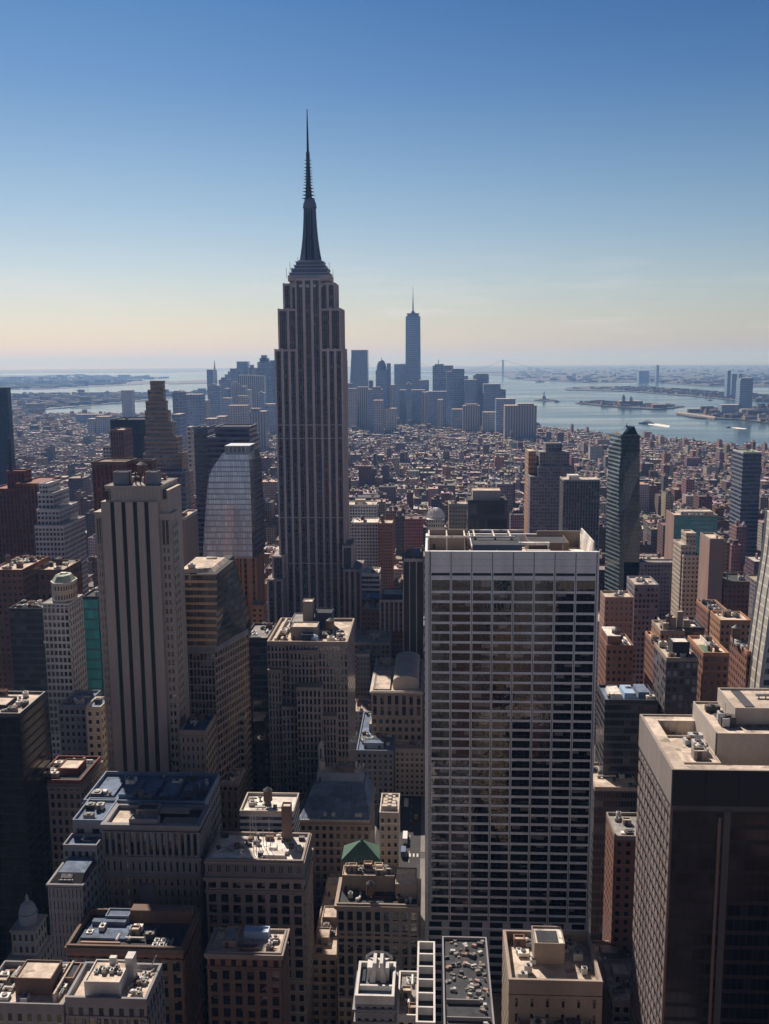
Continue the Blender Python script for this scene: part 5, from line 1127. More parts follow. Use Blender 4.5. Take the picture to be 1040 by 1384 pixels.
b = MB(); c_ = (x0+W*.44, y0-1.6); b.box(c_[0]-2.4, c_[0]+2.4, y0-1.6, y0-.02, z-38, z-24); b.box(c_[0]-2.9, c_[0]+2.9, y0-2.1, y0-.02, z-24, z-22.8); b.build('bay_window', 'greystone', r)
d2 = T(113, 277, 1082, y1+3, 26)
r2, wo, ro2 = simple('office_building', 'long rear block with a blue shadowed roof behind the colonnade block', 'office building', d2, 'f_greystone', 3, 4, 'roof_blue', 'bluegrey', 10, 0, 42, big=1.3, par=1.6)
b = MB(); xx0, xx1, yy0, yy1, zz = d2
for i in range(5): b.box(xx0+4+i*8, xx0+10+i*8, yy0+5, yy1-6, zz-1.6, zz-.6+i % 2*.6)
b.box(xx0-.4, xx1+.4, yy0-.5, yy0-.02, zz-2.2, zz-1.2, bottom=True); b.build('roof_light', 'roof_blue', ro2)
d3 = T(98, 139.5, 1108, y0+2, 18); simple('office_building', 'plain pale wing with two tall dark windows left of the colonnade block', 'office building', (d3[0], min(d3[1], x0-.2), d3[2], d3[3], d3[4]), 'f_greystone', 6, 8, 'roof_blue', 'bluegrey', 3, 0, 43)
d3 = T(85, 139.5, 1142, y0-7, 8.5); simple('office_building', 'lower pale wing with a row of square windows stepping down from the colonnade block', 'office building', (d3[0], min(d3[1], x0-.3), d3[2], d3[3], d3[4]), 'f_greystone', 2.6, 3.6, 'roof_blue', 'greystone', 1, 0, 44)
# block with the sign
d4 = T(65, 139, 1195, y0-22, 14); xx0, xx1, yy0, yy1, zz = d4; xx1 = min(xx1, x0-.4)
r = hero('office_building', 'grey block with a dark mansard band carrying a small pale sign', 'office building', (xx0, xx1, yy0, yy1, zz), 'the sign block', (64, 140, 1160, 1260))
shell(r, xx0, xx1, yy0, yy1, 0, zz, 'f_greystone', 3.2, 4, 'roof_dark', .2, 'greystone'); zt_ = at(100, 1178, yy0+4).z
b = MB(); b.loft([(xx0+.3, yy0+.3), (xx1-.3, yy0+.3), (xx1-.3, yy1-.3), (xx0+.3, yy1-.3)], zz, [(xx0+2.5, yy0+3.5), (xx1-.3, yy0+3.5), (xx1-.3, yy1-.3), (xx0+2.5, yy1-.3)], zt_, 0, mt=1); b.build('mansard', ['dark', 'roof_blue'], r)
b = MB(); rs = random.Random(2); xa = xx0+(xx1-xx0)*.34; xb = xx0+(xx1-xx0)*.68; n_ = 9
def slope(z_): t = (z_-zz)/(zt_-zz); return yy0+.3+3.2*t-.12
for i in range(n_):
    xo = xa+(xb-xa)*i/n_; w_ = (xb-xa)/n_*.72; za, zb_ = zz+(zt_-zz)*.52, zz+(zt_-zz)*.86
    for (u0, v0, u1, v1) in [((0, 0, 0, 1), (0, 1, 1, 1), (1, 0, 1, 1), (0, .5, 1, .5)), ((0, 0, 0, 1), (0, 0, 1, 0), (0, 1, 1, 1), (0, .5, .8, .5)), ((0, 0, 0, 1), (0, 1, 1, 0), (1, 0, 1, 1))][rs.randrange(3)]:
        p = (xo+u0*w_, slope(za+(zb_-za)*v0), za+(zb_-za)*v0); q = (xo+u1*w_, slope(za+(zb_-za)*v1), za+(zb_-za)*v1); b.bar(p, q, .16)
for i in range(11):
    xo = xa-.6+(xb-xa+1)*i/11; za = zz+(zt_-zz)*.3; b.box(xo, xo+(xb-xa)/18*(1 if i % 3 else .4), slope(za)-.1, slope(za)+.3, za-.25, za+.25)
b.build('lettering', plain('sign_letters', (.75, .72, .70)), r)
geo_front(r, (xx0, xx1, yy0, yy1, zz), zz-32, 9, 7, 1.0, 1.2, .35, 'greystone', 'glass', 60, zt=zz-1.2); cornice(r, (xx0, xx1, yy0, yy1), zz-.4, .5, .7, 'greystone')
# blue roofed brown block
d = L(90, 247, 1279, 75, 1228)
r = hero('office_building', 'brown block with a sunken dark blue roof and striped plant screen', 'office building', d, 'the sunken blue roof', (88, 268, 1222, 1384)); x0, x1, y0, y1, z = d
wo, ro = shell(r, x0, x1, y0, y1, 0, z, 'f_brick', 3.4, 4.4, 'roof_dark', 2.0, 'brown', .8); cornice(r, d, z-1, .5, .9, 'brown')
geo_front(r, d, z-32, 9, 6, 1.8, 1.2, .45, 'brown', 'glass', 60, zt=z-4, sides='R', sb=6)
W = x1-x0; b = MB(); b.box(x0+W*.42, x0+W*.97, y1-5, y1-1.2, z-2, z+2.6)
for i in range(30): b.box(x0+W*(.42+.55*i/30), x0+W*(.42+.55*i/30)+.25, y1-5.25, y1-5, z-1.6, z+2.6)
b.build('plant_screen', 'brown', ro); pent(ro, x0+W*.2, x0+W*.41, y1-6, y1-1.4, z-2, 3.0, 'bluegrey', 'roof_blue', 'penthouse')
b = MB(); b.box(x0+W*.06, x0+W*.46, y0+6, y0+14, z-2, z-1.2); b.box(x0+W*.1, x0+W*.4, y0+13, y0+15, z-1.2, z+.2); b.build('skylight', 'roof_blue', ro)
for i in range(6): unit(ro, x0+W*.74+(i % 3)*2.2, y0+3+(i//3)*2.4, z-2, 1.7, 1.8, 1.2)
b = MB(); b.box(x0+W*.1, x0+W*.44, y0+2.2, y0+2.9, z-2, z-.3); b.build('roof_wall', 'pink', ro); clutter(ro, x0+2, x1-8, y0+2, y1-8, z-2, 5, 27)
# bottom left pair
d = L(88, 198, 1349, 80, 1300)
r = hero('office_building', 'grey block with a tan roof and a square white penthouse at the picture corner', 'office building', d, 'the white penthouse block', (86, 218, 1296, 1384)); x0, x1, y0, y1, z = d
wo, ro = shell(r, x0, x1, y0, y1, 0, z, 'f_greystone', 3, 4.4, 'roof_tan', 1.6, 'greystone', .8)
geo_front(r, d, z-23, 11, 4, .9, 1.6, .35, 'greystone', 'glass', 60, zt=z-5.6, sides='R', sb=6)
pa = gz(115, 1346, z-1.6); pb = gz(163, 1346, z-1.6); hp = at(140, 1327, pa.y).z; pent(ro, pa.x, pb.x, pa.y, pa.y+10.5, z-1.6, hp-z+1.6, 'white', 'roof_tan', 'penthouse', False)
for i in range(7): unit(ro, pa.x+2+i*1.15, pa.y+5+(i % 2), hp-.5, 1.2, 1.5, .9+.3*(i % 3), 'metal_dark' if i % 2 else 'metal_pale')
b = MB(); b.box(pb.x-.8, pb.x+1.6, pa.y+8, pa.y+11.4, z-1.6, hp+2.2); b.build('lift_tower', 'white', ro); b = MB(); b.box(pa.x+4.6, pa.x+6.6, pa.y+8.6, pa.y+10, hp-.4, hp+1.8); b.build('lift_tower', 'white', ro)
clutter(ro, pb.x+1.5, x1-1.5, y0+1.5, y1-1.5, z-1.6, 8, 28, 0, big=.6); b = MB(); b.bar((x1-3, y1-1.4, z), (x1-1.4, y1-1.2, z+3.4), .18); b.build('flagpole', 'metal_pale', ro); duct(ro, pb.x+1.4, pa.y+3, x1-2, y1-2, z-1.6, .25)
d = L(-30, 45, 1341, 80, 1290); x0b = d[0]
r, wo, ro = simple('office_building', 'grey corner block with a cluttered roof and dark plant room beside the white penthouse', 'office building', (d[0], x0-.4, d[2]-2, d[3], 78), 'f_greystone', 3, 4.4, 'roof_tan', 'greystone', 12, 0, 29, ph=(.36, .78, .3, .75, 5.5, 'brown'), par=1.6, vis=(0, 90, 1268, 1384))
x1b = x0-.4; pent(ro, x0b+(x1b-x0b)*.8, x1b-1, d[3]-9, d[3]-1.5, 76.4, 2.6, 'pink', 'roof_dark', 'stair_hut'); b = MB(); b.box(x0b+(x1b-x0b)*.84, x0b+(x1b-x0b)*.86, d[2]+1, d[3]-1, 76.4, 79.2); b.build('roof_wall', 'cream', ro)
# small domed turret building in shadow
xm = (at(18, 1250, 312).x+at(50, 1250, 312).x)/2; zd = at(35, 1214, 312).z; hw = (at(50, 1250, 312).x-at(18, 1250, 312).x)/2
r = hero('church', 'small ornate domed stone tower deep in shadow', 'church', (xm-hw-1, xm+hw+1, 308, 322, zd))
b = MB(); b.box(xm-hw-1, xm+hw+1, 308, 322, 0, zd-22, 0, 3, 4, 1); b.box(xm-hw-1.5, xm+hw+1.5, 307.5, 322.5, zd-22, zd-21, 1); b.box(xm-hw, xm+hw, 310, 320, zd-21, zd-12, 0, 2.4, 4.5, 1); b.box(xm-hw-.4, xm+hw+.4, 309.6, 320.4, zd-12, zd-11.2, 1); b.build('wall', ['f_greystone', 'greystone'], r)
b = MB(); b.cyl(xm, 315, zd-11.2, zd-7.5, hw*.72, n=12); b.cyl(xm, 315, zd-7.5, zd-7, hw*.8, n=12)
for i in range(5): a0, a1 = i*math.pi/10, (i+1)*math.pi/10; b.cyl(xm, 315, zd-7+4.2*math.sin(a0), zd-7+4.2*math.sin(a1), hw*.7*math.cos(a0), max(.3, hw*.7*math.cos(a1)), n=12)
b.cyl(xm, 315, zd-2.8, zd-1, .7, .5, n=8); b.cyl(xm, 315, zd-1, zd, .5, .05, n=8); b.build('dome', 'bluegrey', r)
# red trimmed roof block
d = L(48, 109, 1054, 84, 1021)
r, wo, ro = simple('office_building', 'stone block with rust red roof edging below the pale grey annex', 'office building', d, 'f_stone', 3, 4, 'roof_dark', 'rust', 5, 0, 34, ph=(.35, .8, .3, .7, 3, 'rust'), vis=(46, 138, 1018, 1095), short='the rust edged roof')
cornice(r, d, d[4]-3, .8, 1.1, 'stone')
# big dark block at the left edge
p = gz(27, 964, 122); y1_ = gz(40, 934, 122).y
r, wo, ro = simple('office_tower', 'big black block with a tan flat roof at the edge of the picture', 'office tower', (p.x-60, p.x, p.y, y1_, 122), 'f_blackglass', 2, 3.8, 'roof_tan', 'metal_dark', 14, 0, 35, ph=(.6, .85, .3, .7, 1.6, 'dark'), vis=(0, 64, 930, 1100), short='the black edge block')
# ------------------------------------------------------------------ middle distance, left
S = simple
d = T(12, 56, 822, 500, 16); S('office_tower', 'near black block with a few pale roof vents left of the green capped white tower', 'office tower', d, 'f_darkbands', 3, 3.8, 'roof_grey', 'dark', 8, 0, 101, vis=(14, 62, 815, 935), short='the near black block')
d = T(-14, 30, 770, 540, 40); S('apartment_building', 'rust brown masonry block with a crowd of roof pipes at the left edge', 'apartment block', d, 'f_brick', 3, 3.8, 'roof_tan', 'rust', 12, 1, 102, short='the rust block')
d = T(45, 86, 770, 560, 30); S('apartment_building', 'brown brick block with a flat tan roof edge below the white stepped tower', 'apartment block', d, 'f_brick', 4, 6, 'roof_tan', 'brown', 6, 1, 103)
d = T(111, 132, 806, 530, 30); S('office_tower', 'dark green glass slab half hidden by the black striped tan tower', 'office tower', d, 'f_teal', 3, 6, 'roof_dark', 'dark', 2, 0, 104, short='the dark green slab')
# red towers
def cluster(name, label, cat, parts, Y, wall, D=40, roof='roof_tan', pw=3, fh=3.7, cap=None, short=None, vis=None, spire=None):
    """stepped tower: parts are (xl, xr, ytop, depth offset) blocks from one ground"""
    P = [(T(a, c, t, Y+o, D-2*o if D > 2*o+6 else 8)) for a, c, t, o in parts]
    x0 = min(p[0] for p in P); x1 = max(p[1] for p in P); y1 = max(p[3] for p in P)
    r = hero(name, label, cat, (x0, x1, Y, y1, max(p[4] for p in P)), short, vis)
    for (a, c, y0, y1_, z) in P:
        b = MB(); q = [(a, y0), (c, y0), (c, y1_), (a, y1_)]
        for i in range(4): b.side(q[i], q[(i+1) % 4], 0, z, 0, pw, fh)
        b.face([(*k, z) for k in q], 1)
        if cap: b.ring(a-.2, c+.2, y0-.2, y1_+.2, z-1.2, z+.9, .6, 2); 
        if cap:
            for i in range(4): b.side([(a-.2, y0-.2), (c+.2, y0-.2), (c+.2, y1_+.2), (a-.2, y1_+.2)][i], [(c+.2, y0-.2), (c+.2, y1_+.2), (a-.2, y1_+.2), (a-.2, y0-.2)][i], z-1.2, z+.9, 2, None, 1)
        b.build('tier', [wall, roof, cap or 'stone'], r)
    if spire:
        px, py0, py1, w_ = spire; b = MB(); q0 = at(px, py0, Y+D*.5); q1 = at(px, py1, Y+D*.5); b.cyl(q0.x, Y+D*.5, q0.z, q1.z, w_, w_*.4, n=8); b.build('spire', 'metal_dark', r)
    return r, P
cluster('residential_tower', 'pair of dark red ribbed towers joined side by side at the left edge', 'apartment tower', [(22, 51, 655, 0), (9, 33, 638, 14), (-12, 23, 662, 4)], 640, 'f_redtower', 40, 'rust', 2.6, 3.4, 'rust', 'the dark red towers', (0, 52, 590, 755), spire=(15, 640, 592, 1.6))
cluster('residential_tower', 'white gridded tower stepping up to a narrow top beside the dark red towers', 'apartment tower', [(47, 86, 712, 0), (50, 80, 690, 3), (51, 72, 668, 6), (53, 65, 655, 9)], 620, 'f_whitegrid', 40, 'roof_white', 2.4, 3.4, 'white', 'the white stepped tower', (46, 88, 655, 755))
d = T(-40, 10, 524, 1500, 12); S('office_tower', 'plain navy slab alone at the left edge near the water', 'office tower', d, 'f_navydark', 4, 4, 'roof_dark', 'navy', 0, 0, 106, short='the navy edge slab', vis=(0, 18, 522, 595))
cluster('apartment_building', 'dark maroon brick tower with a tangle of roof pipes behind the black striped tan tower', 'apartment tower', [(124, 170, 626, 0), (152, 206, 624, 14)], 560, 'f_redtower', 22, 'brown', 2.6, 3.5, 'brown', 'the maroon tower', (122, 208, 615, 660))
rr = random.Random(12)
d = T(149, 197, 567, 1100, 45); r, wo, ro = S('office_tower', 'broad dark navy glass slab rising behind the maroon tower', 'office tower', d, 'f_navydark', 3, 8, 'roof_dark', 'navy', 3, 0, 107, short='the broad navy slab', vis=(147, 198, 565, 625))
d = T(149, 167, 581, 980, 30); S('apartment_building', 'slim red brown tower standing in front of the broad navy slab', 'apartment tower', d, 'f_redtower', 3, 5, 'roof_tan', 'rust', 2, 0, 108, vis=(148, 168, 580, 620))
d = T(139, 151, 602, 1010, 30); S('apartment_building', 'narrow pale grey slab left of the broad navy slab', 'apartment tower', d, 'f_whitegrid', 3, 4, 'roof_white', 'white', 1, 0, 109)
# terraced pyramid tower
cluster('residential_tower', 'bronze glass tower stepping inward like terraces to a narrow top', 'apartment tower', [(193, 252, 640, 0), (194, 246, 614, 2), (195.5, 240, 592, 4), (196.5, 233, 572, 6), (196, 227, 556, 8), (197, 224, 543, 10), (200, 221, 528, 12), (203, 220, 516, 14)], 900, 'f_terrace', 26, 'roof_tan', 3, 4.2, 'tan', 'the terraced bronze tower', (190, 254, 513, 745))
d = T(216, 250, 637, 880, 12); S('office_tower', 'dark glass slab with pale floor lines at the foot of the terraced bronze tower', 'office tower', (d[0], d[1], 880, 897, d[4]), 'f_navybands', 3, 4.5, 'roof_dark', 'steel', 2, 0, 110, vis=(214, 252, 636, 745))
d = T(236.5, 251, 699, 560, 30); r, wo, ro = S('apartment_building', 'plain pink stucco slab wall right of the black striped tan tower', 'apartment block', d, 'pink', None, 4, 'roof_tan', 'cream', 1, 0, 111, vis=(236, 252, 697, 757))
d = T(262, 281, 577, 760, 30); S('office_tower', 'grey slab with pale floor lines left of the dark glass stepped top', 'office tower', d, 'f_navybands', 3, 4, 'roof_grey', 'bluegrey', 2, 0, 112, vis=(260, 282, 575, 755), short='the lined grey slab')
cluster('office_tower', 'dark glass tower with a stepped top directly behind the curved pale glass tower', 'office tower', [(280, 337, 592, 0), (291, 337, 578, 4)], 730, 'f_navybands', 40, 'roof_dark', 3, 4, 'steel', 'the stepped glass tower', (278, 338, 575, 640))
# pale glass tower overhanging an orange gridded base
def build_curved():
    Y = 640; A = lambda px, py, y=Y: at(px, py, y)
    prof = [(274.5, 753), (275, 720), (276.5, 690), (278, 662), (280, 645), (285, 633), (291, 624), (297, 615)]
    rp_ = [(341.5, 753), (340, 720), (338.5, 690), (337, 662), (336, 645), (335, 633), (334, 624), (332, 615)]
    r = hero('office_tower', 'pale mirrored glass tower with one curved shoulder overhanging an orange gridded base', 'office tower', (A(274.5, 700).x, A(341, 700).x, Y, Y+42, A(310, 615).z), 'the curved glass tower', (272, 352, 600, 850))
    b = MB(); D = 38
    for i in range(len(prof)-1):
        (a, ya), (c, yc) = prof[i], prof[i+1]; (e, _), (g, _) = rp_[i], rp_[i+1]
        p0, p1, p2, p3 = A(a, ya), A(e, ya), A(g, yc), A(c, yc); z0, z1 = p0.z, p2.z
        for v_ in (p0, p1, p2, p3): v_.y = Y+(v_.z-A(300, 753).z)*.115  # the front leans back
        nf = max(1, round((z1-z0)/3.9)); nb = 22
        v0 = round((z0-60)/3.9)
        ua = nb*(p0.x-A(274.5, 753).x)/(A(341.5, 753).x-A(274.5, 753).x); ub = nb*(p3.x-A(274.5, 753).x)/(A(341.5, 753).x-A(274.5, 753).x)
        b.face([p0, p1, p2, p3], 0, [(ua, v0), (nb, v0), (nb, v0+nf), (ub, v0+nf)])
        q = [Vector((v.x+(2.5 if k in (1, 2) else 0), Y+D, v.z)) for k, v in enumerate((p0, p1, p2, p3))]
        b.face([p1, q[1], q[2], p2], 1, [(0, v0), (10, v0), (10, v0+nf), (0, v0+nf)]); b.face([q[0], p0, p3, q[3]], 1, [(0, v0), (10, v0), (10, v0+nf), (0, v0+nf)]); b.face([q[1], q[0], q[3], q[2]], 1, [(0, v0), (10, v0), (10, v0+nf), (0, v0+nf)])
    t0, t1 = A(297, 615), A(332, 615); yt_ = Y+(t0.z-A(300, 753).z)*.115; b.face([(t0.x, yt_, t0.z), (t1.x, yt_, t0.z), (t1.x, Y+D, t0.z), (t0.x, Y+D, t0.z)], 2)
    z0 = A(300, 753).z; b.face([(A(274.5, 753).x, Y, z0), (A(274.5, 753).x, Y+D, z0), (A(341.5, 753).x+2.5, Y+D, z0), (A(341.5, 753).x, Y, z0)], 2)
    b.build('glass_wall', ['f_paleglass', 'f_navy', 'roof_dark'], r)
    b = MB(); b.box(A(275, 753).x-.3, A(341.5, 753).x+.3, Y-.4, Y+.2, z0-.8, z0+.4); b.build('soffit_band', 'cream', r)
    b = MB(); b.box(A(300, 605).x, A(334, 605).x, Y+9, Y+30, t0.z, A(315, 604).z, 0, 3, 4); b.build('plant_screen', 'f_bluecurtain', r)
    x0, x1 = A(300, 760).x, A(345, 760).x; b = MB(); b.box(x0, x1, Y+3, Y+36, 0, z0-.8, 0, 4.2, 3.9); W = x1-x0
    b.build('base', 'f_orangegrid', r); b = MB()
    for i in range(9): b.box(x0+W*i/8-.5, x0+W*i/8+.5, Y+2.3, Y+3, 0, z0-.9)
    for i in range(6): b.box(x1, x1+.6, Y+3+33*i/6, Y+4+33*i/6, 0, z0-.9)
    b.build('pier', 'orange', r)
build_curved()
d = T(340, 356, 818, 618, 14); S('low_rise_building', 'small orange tinted block with curved parapet at the foot of the curved pale glass tower', 'building', d, 'f_orange', roof='roof_tan', cap='orange', n=3, seed=113)
# ------------------------------------------------------------------ middle distance, centre
d = T(546, 572, 755, 640, 26); r = hero('office_tower', 'slim black glass tower with two thin white vertical lines left of the white grid tower', 'office tower', d, 'the slim black tower', (543, 574, 750, 885)); x0, x1, y0, y1, z = d
wo, ro = shell(r, x0, x1, y0, y1, 0, z, 'strip_black', None, 3.8, 'roof_tan', 1.6, 'cream'); b = MB()
for f in (.3, .66): b.box(x0+(x1-x0)*f-.35, x0+(x1-x0)*f+.35, y0-.5, y0, 0, z-2.4)
b.box(x0-.5, x0, y0-.5, y0+.5, 0, z-2); b.box(x1, x1+.5, y0-.5, y0+.5, 0, z-2); b.build('pier', 'cream', r); pent(ro, x0+2, x1-2, y0+6, y1-3, z-1.6, 4, 'brown', 'roof_grey'); clutter(ro, x0+1, x1-1, y0+1, y0+5, z-1.6, 3, 114)
d = T(572.5, 579, 757, 636, 30); S('office_tower', 'narrow pale concrete spine with square openings between the slim black tower and the grid tower', 'office tower', (d[0]+.6, d[1]+6, 636, 664, d[4]), 'f_whitebands', 7, 6, 'roof_tan', 'cream', 1, 0, 115)
d = T(514, 545, 811, 700, 26); r = hero('office_building', 'low block with white vertical piers and a glass attic', 'office building', d, 'the white pier block', (510, 546, 800, 870)); x0, x1, y0, y1, z = d
wo, ro = shell(r, x0, x1, y0, y1, 0, z, 'f_brick', 3, 4, 'roof_grey', 1, 'white'); b = MB()
for i in range(6): b.box(x0+(x1-x0)*i/5-.55, x0+(x1-x0)*i/5+.55, y0-.8, y0-.02, z-24, z-1)
b.box(x0-.6, x1+.6, y0-.85, y0-.02, z-1, z+.3); b.build('pier', 'white', r); pent(ro, x0+1.5, x1-1, y0+3, y1-3, z-1, 4.5, 'navy', 'roof_tan', 'glass_attic', False)
d = T(489, 514, 824, 700, 24); S('apartment_building', 'reddish brick block in front of a blue wrapped roof', 'apartment block', d, 'f_brick', roof='roof_tan', cap='brick', n=4, seed=116, tanks=1); b_ = T(489, 513, 808, 726, 16)
r, wo, ro = S('low_rise_building', 'low building wrapped in a bright blue roof sheet', 'building', b_, 'f_brick', roof=plain('blue_sheet', (.06, .2, .5)), cap='bluegrey', n=1, seed=117, par=.4)
d = T(489, 513, 775, 760, 24); S('office_building', 'grey banded block with white roof trim right of the spired skyscraper', 'office building', d, 'f_whitebands', 3, 3.8, 'roof_white', 'white', 3, 0, 118)
d = T(469, 509, 682, 1010, 30); r, wo, ro = S('apartment_building', 'white gridded apartment slab with a cream roof box right of the spired skyscraper', 'apartment block', d, 'f_whitegrid', 3, 3.4, 'roof_tan', 'white', 2, 0, 119, ph=(.25, .6, .3, .7, 5, 'cream'), vis=(468, 510, 676, 720))
d = T(475, 511, 706, 950, 30); S('apartment_building', 'second white gridded slab standing lower and nearer than the one with the cream roof box', 'apartment block', d, 'f_whitegrid', 3, 3.4, 'roof_white', 'white', 4, 1, 120, vis=(474, 512, 702, 745))
d = T(511, 531, 707, 930, 24); S('apartment_building', 'tall brown brick slab speckled with small windows beside the white gridded slabs', 'apartment block', d, 'f_brick', 2.4, 3.2, 'roof_tan', 'brick', 2, 1, 121, vis=(510, 532, 705, 775), short='the brown speckled slab')
# domed white tower top
d = T(577, 601, 702, 900, 24); x0, x1, y0, y1, z = d; r = hero('office_tower', 'white ornate tower ending in a ribbed dome behind the white grid tower', 'office tower', d, 'the white ribbed dome', (573, 603, 683, 722))
b = MB(); b.box(x0, x1, y0, y1, 0, z, 0, 2.2, 4); b.build('wall', 'f_white', r); xm, ym = (x0+x1)/2, (y0+y1)/2; zt = at(589, 686, ym).z; R0 = (x1-x0)*.5; b = MB()
for i in range(6):
    a0, a1 = i*math.pi/12, (i+1)*math.pi/12; b.cyl(xm, ym, z+(zt-z)*math.sin(a0), z+(zt-z)*math.sin(a1), R0*math.cos(a0), max(.6, R0*math.cos(a1)), n=16)
for k in range(16):
    a = k*math.pi/8
    for i in range(5):
        a0, a1 = i*math.pi/12, (i+1)*math.pi/12; b.bar((xm+R0*1.03*math.cos(a0)*math.cos(a), ym+R0*1.03*math.cos(a0)*math.sin(a), z+(zt-z)*math.sin(a0)), (xm+R0*1.03*math.cos(a1)*math.cos(a), ym+R0*1.03*math.cos(a1)*math.sin(a), z+(zt-z)*math.sin(a1)), .5)
b.build('dome', 'dome_white', r)
d = T(633, 686, 676, 780, 34); r, wo, ro = S('office_tower', 'dark glass box with a cream roof block just above the white grid tower', 'office tower', d, 'f_darkbands', 2.2, 12, 'roof_dark', 'dark', 3, 0, 122, vis=(631, 688, 662, 720), short='the cream topped box')
pent(ro, d[0]+4, d[1]-5, 788, 806, d[4]-1.1, 8, 'cream', 'roof_tan', 'plant_room', False)
d = T(607, 631, 681, 830, 22); S('apartment_building', 'cream and grey block with a stepped roof left of the cream topped dark box', 'apartment block', d, 'f_cream', 2.6, 3.6, 'roof_tan', 'cream', 3, 1, 123, vis=(606, 632, 676, 720))
d = T(596, 606, 702, 960, 24); 
d = T(672, 694, 654, 1150, 26); S('apartment_building', 'blue grey slab beyond the cream topped dark box', 'apartment block', d, 'f_purplegrid', 2.6, 3.4, 'roof_grey', 'bluegrey', 2, 0, 124)
cluster('residential_tower', 'stepped dark tower with a black roof box and one sunlit tan flank', 'apartment tower', [(717, 772, 645, 0), (728, 774, 632, 2), (730, 770, 612, 6), (738, 760, 600, 12)], 1000, 'f_purplegrid', 46, 'roof_grey', 3, 3.6, 'greystone', 'the stepped dark tower', (715, 776, 596, 705))
d = T(717, 728, 612, 1004, 34); S('apartment_building', 'tan framed slab joined to the left of the stepped dark tower', 'apartment tower', (d[0], d[1]-.5, 1022, 1060, d[4]), 'f_orange', 3, 5, 'roof_tan', 'tan', 1, 0, 125)
d = T(762, 811, 648, 900, 26); r = hero('apartment_building', 'grey slab with white vertical ribs right of the stepped dark tower', 'apartment block', d, 'the ribbed grey slab', (758, 812, 640, 705)); x0, x1, y0, y1, z = d
wo, ro = shell(r, x0, x1, y0, y1, 0, z, 'f_darkgrid', 2.6, 3.4, 'roof_tan', 1.0, 'cream'); b = MB()
for i in range(14): b.box(x0+(x1-x0)*i/13-.4, x0+(x1-x0)*i/13+.4, y0-.6, y0-.02, 0, z-1)
b.build('rib', 'greystone', r); pent(ro, x0+6, x1-18, y0+8, y1-4, z-1, 4, 'white', 'roof_white')
# twisted dark glass tower
def build_twist():
    Y = 800; A = lambda px, py, y=Y: at(px, py, y)
    r = hero('residential_tower', 'dark glass tower pinched at the waist with a pale banded flank and an antenna', 'apartment tower', (A(820, 650).x, A(867, 650).x, Y, Y+40, A(850, 588).z), 'the pinched glass tower', (816, 870, 570, 748))
    rows = [(0, 0), (745, 0), (690, .25), (640, .8), (612, 1.0), (588, 1.0)]
    ring = []
    for py, t in rows:
        z = 0 if py == 0 else A(850, py).z; pp = 745 if py == 0 else py
        lx = 838-3*math.sin(t*3.14)*.6; ring.append((z, [A(lx+(1.5 if t > .9 else 0), pp).x, A(865, pp).x, A(823+ (7 if py == 588 else 4*t), pp).x], t))
    b = MB()
    for (z0, (a, c, e), t0), (z1, (a2, c2, e2), t1) in zip(ring, ring[1:]):
        nf = max(1, round((z1-z0)/3.6)); D0, D1 = 26, 26; uvf = lambda n: [(0, 0), (n, 0), (n, nf), (0, nf)]
        w0, w1 = (c-a)*.34, (c2-a2)*.34
        b.face([(a, Y, z0), (a+w0, Y+4*t0, z0), (a2+w1, Y+4*t1, z1), (a2, Y, z1)], 0, uvf(4)); b.face([(a+w0, Y+4*t0, z0), (c, Y, z0), (c2, Y, z1), (a2+w1, Y+4*t1, z1)], 0, uvf(8))
        b.face([(c, Y, z0), (c, Y+D0, z0), (c2, Y+D1, z1), (c2, Y, z1)], 0, uvf(12)); b.face([(c, Y+D0, z0), (e+2, Y+D0, z0), (e2+2, Y+D1, z1), (c2, Y+D1, z1)], 0, uvf(12))
        b.face([(e+2, Y+D0, z0), (a, Y, z0), (a2, Y, z1), (e2+2, Y+D1, z1)], 1, uvf(10))
    z, (a, c, e), t = ring[-1]; b.face([(a, Y, z), (c, Y, z), (c, Y+26, z), (e+2, Y+26, z)], 2); b.build('glass_wall', ['f_teal_dark', 'f_tealbands', 'roof_dark'], r)
    b = MB(); b.loft([(a+1, Y+2), (c-1, Y+2), (c-1, Y+24), (a+3, Y+24)], z, [(a+8, Y+10), (c-3, Y+8), (c-3, Y+18), (a+8, Y+18)], A(850, 577).z, 0, 3, 4); b.build('crown', 'f_teal_dark', r)
    b = MB(); q = A(847, 588, Y+14); t1 = A(847, 571, Y+14); b.cyl(q.x, Y+14, z, z+3, 1.2, n=8); b.cyl(q.x, Y+14, z+3, t1.z, .5, .2, n=8); b.cyl(q.x, Y+14, z+6, z+6.8, 1.1, n=8); b.build('antenna', 'metal_dark', r)
build_twist()
d = T(1005, 1030, 611, 1150, 30); S('office_tower', 'navy glass tower with a green roof near the river at the right edge', 'office tower', (d[0], d[1], 1150, 1190, d[4]), 'f_navybands', 3, 5, plain('planted_roof', (.16, .22, .12)), 'white', 2, 0, 126, short='the navy riverside tower', vis=(992, 1031, 600, 685))
d = T(912, 971, 696, 900, 30); r, wo, ro = S('office_building', 'teal glass box with a salmon end wall and roof plant', 'office building', d, 'f_teal', 4, 4, 'roof_tan', 'tan', 6, 0, 127, ph=(.2, .95, .3, .8, 3, 'cream'), vis=(905, 972, 688, 750), short='the teal glass box')
b = MB(); b.box(d[0]-.5, d[0]-.02, 899, 931, 0, d[4]+.1); b.build('end_wall', 'pink', r)
d = T(960, 979.5, 728, 640, 17); S('apartment_building', 'plain tall tan slab with one sunlit edge below the teal glass box', 'apartment block', (d[0], d[1], 640, 664, d[4]), 'pink', None, 4, 'roof_tan', 'tan', 1, 0, 128, vis=(954, 981, 724, 815), short='the plain tan slab')
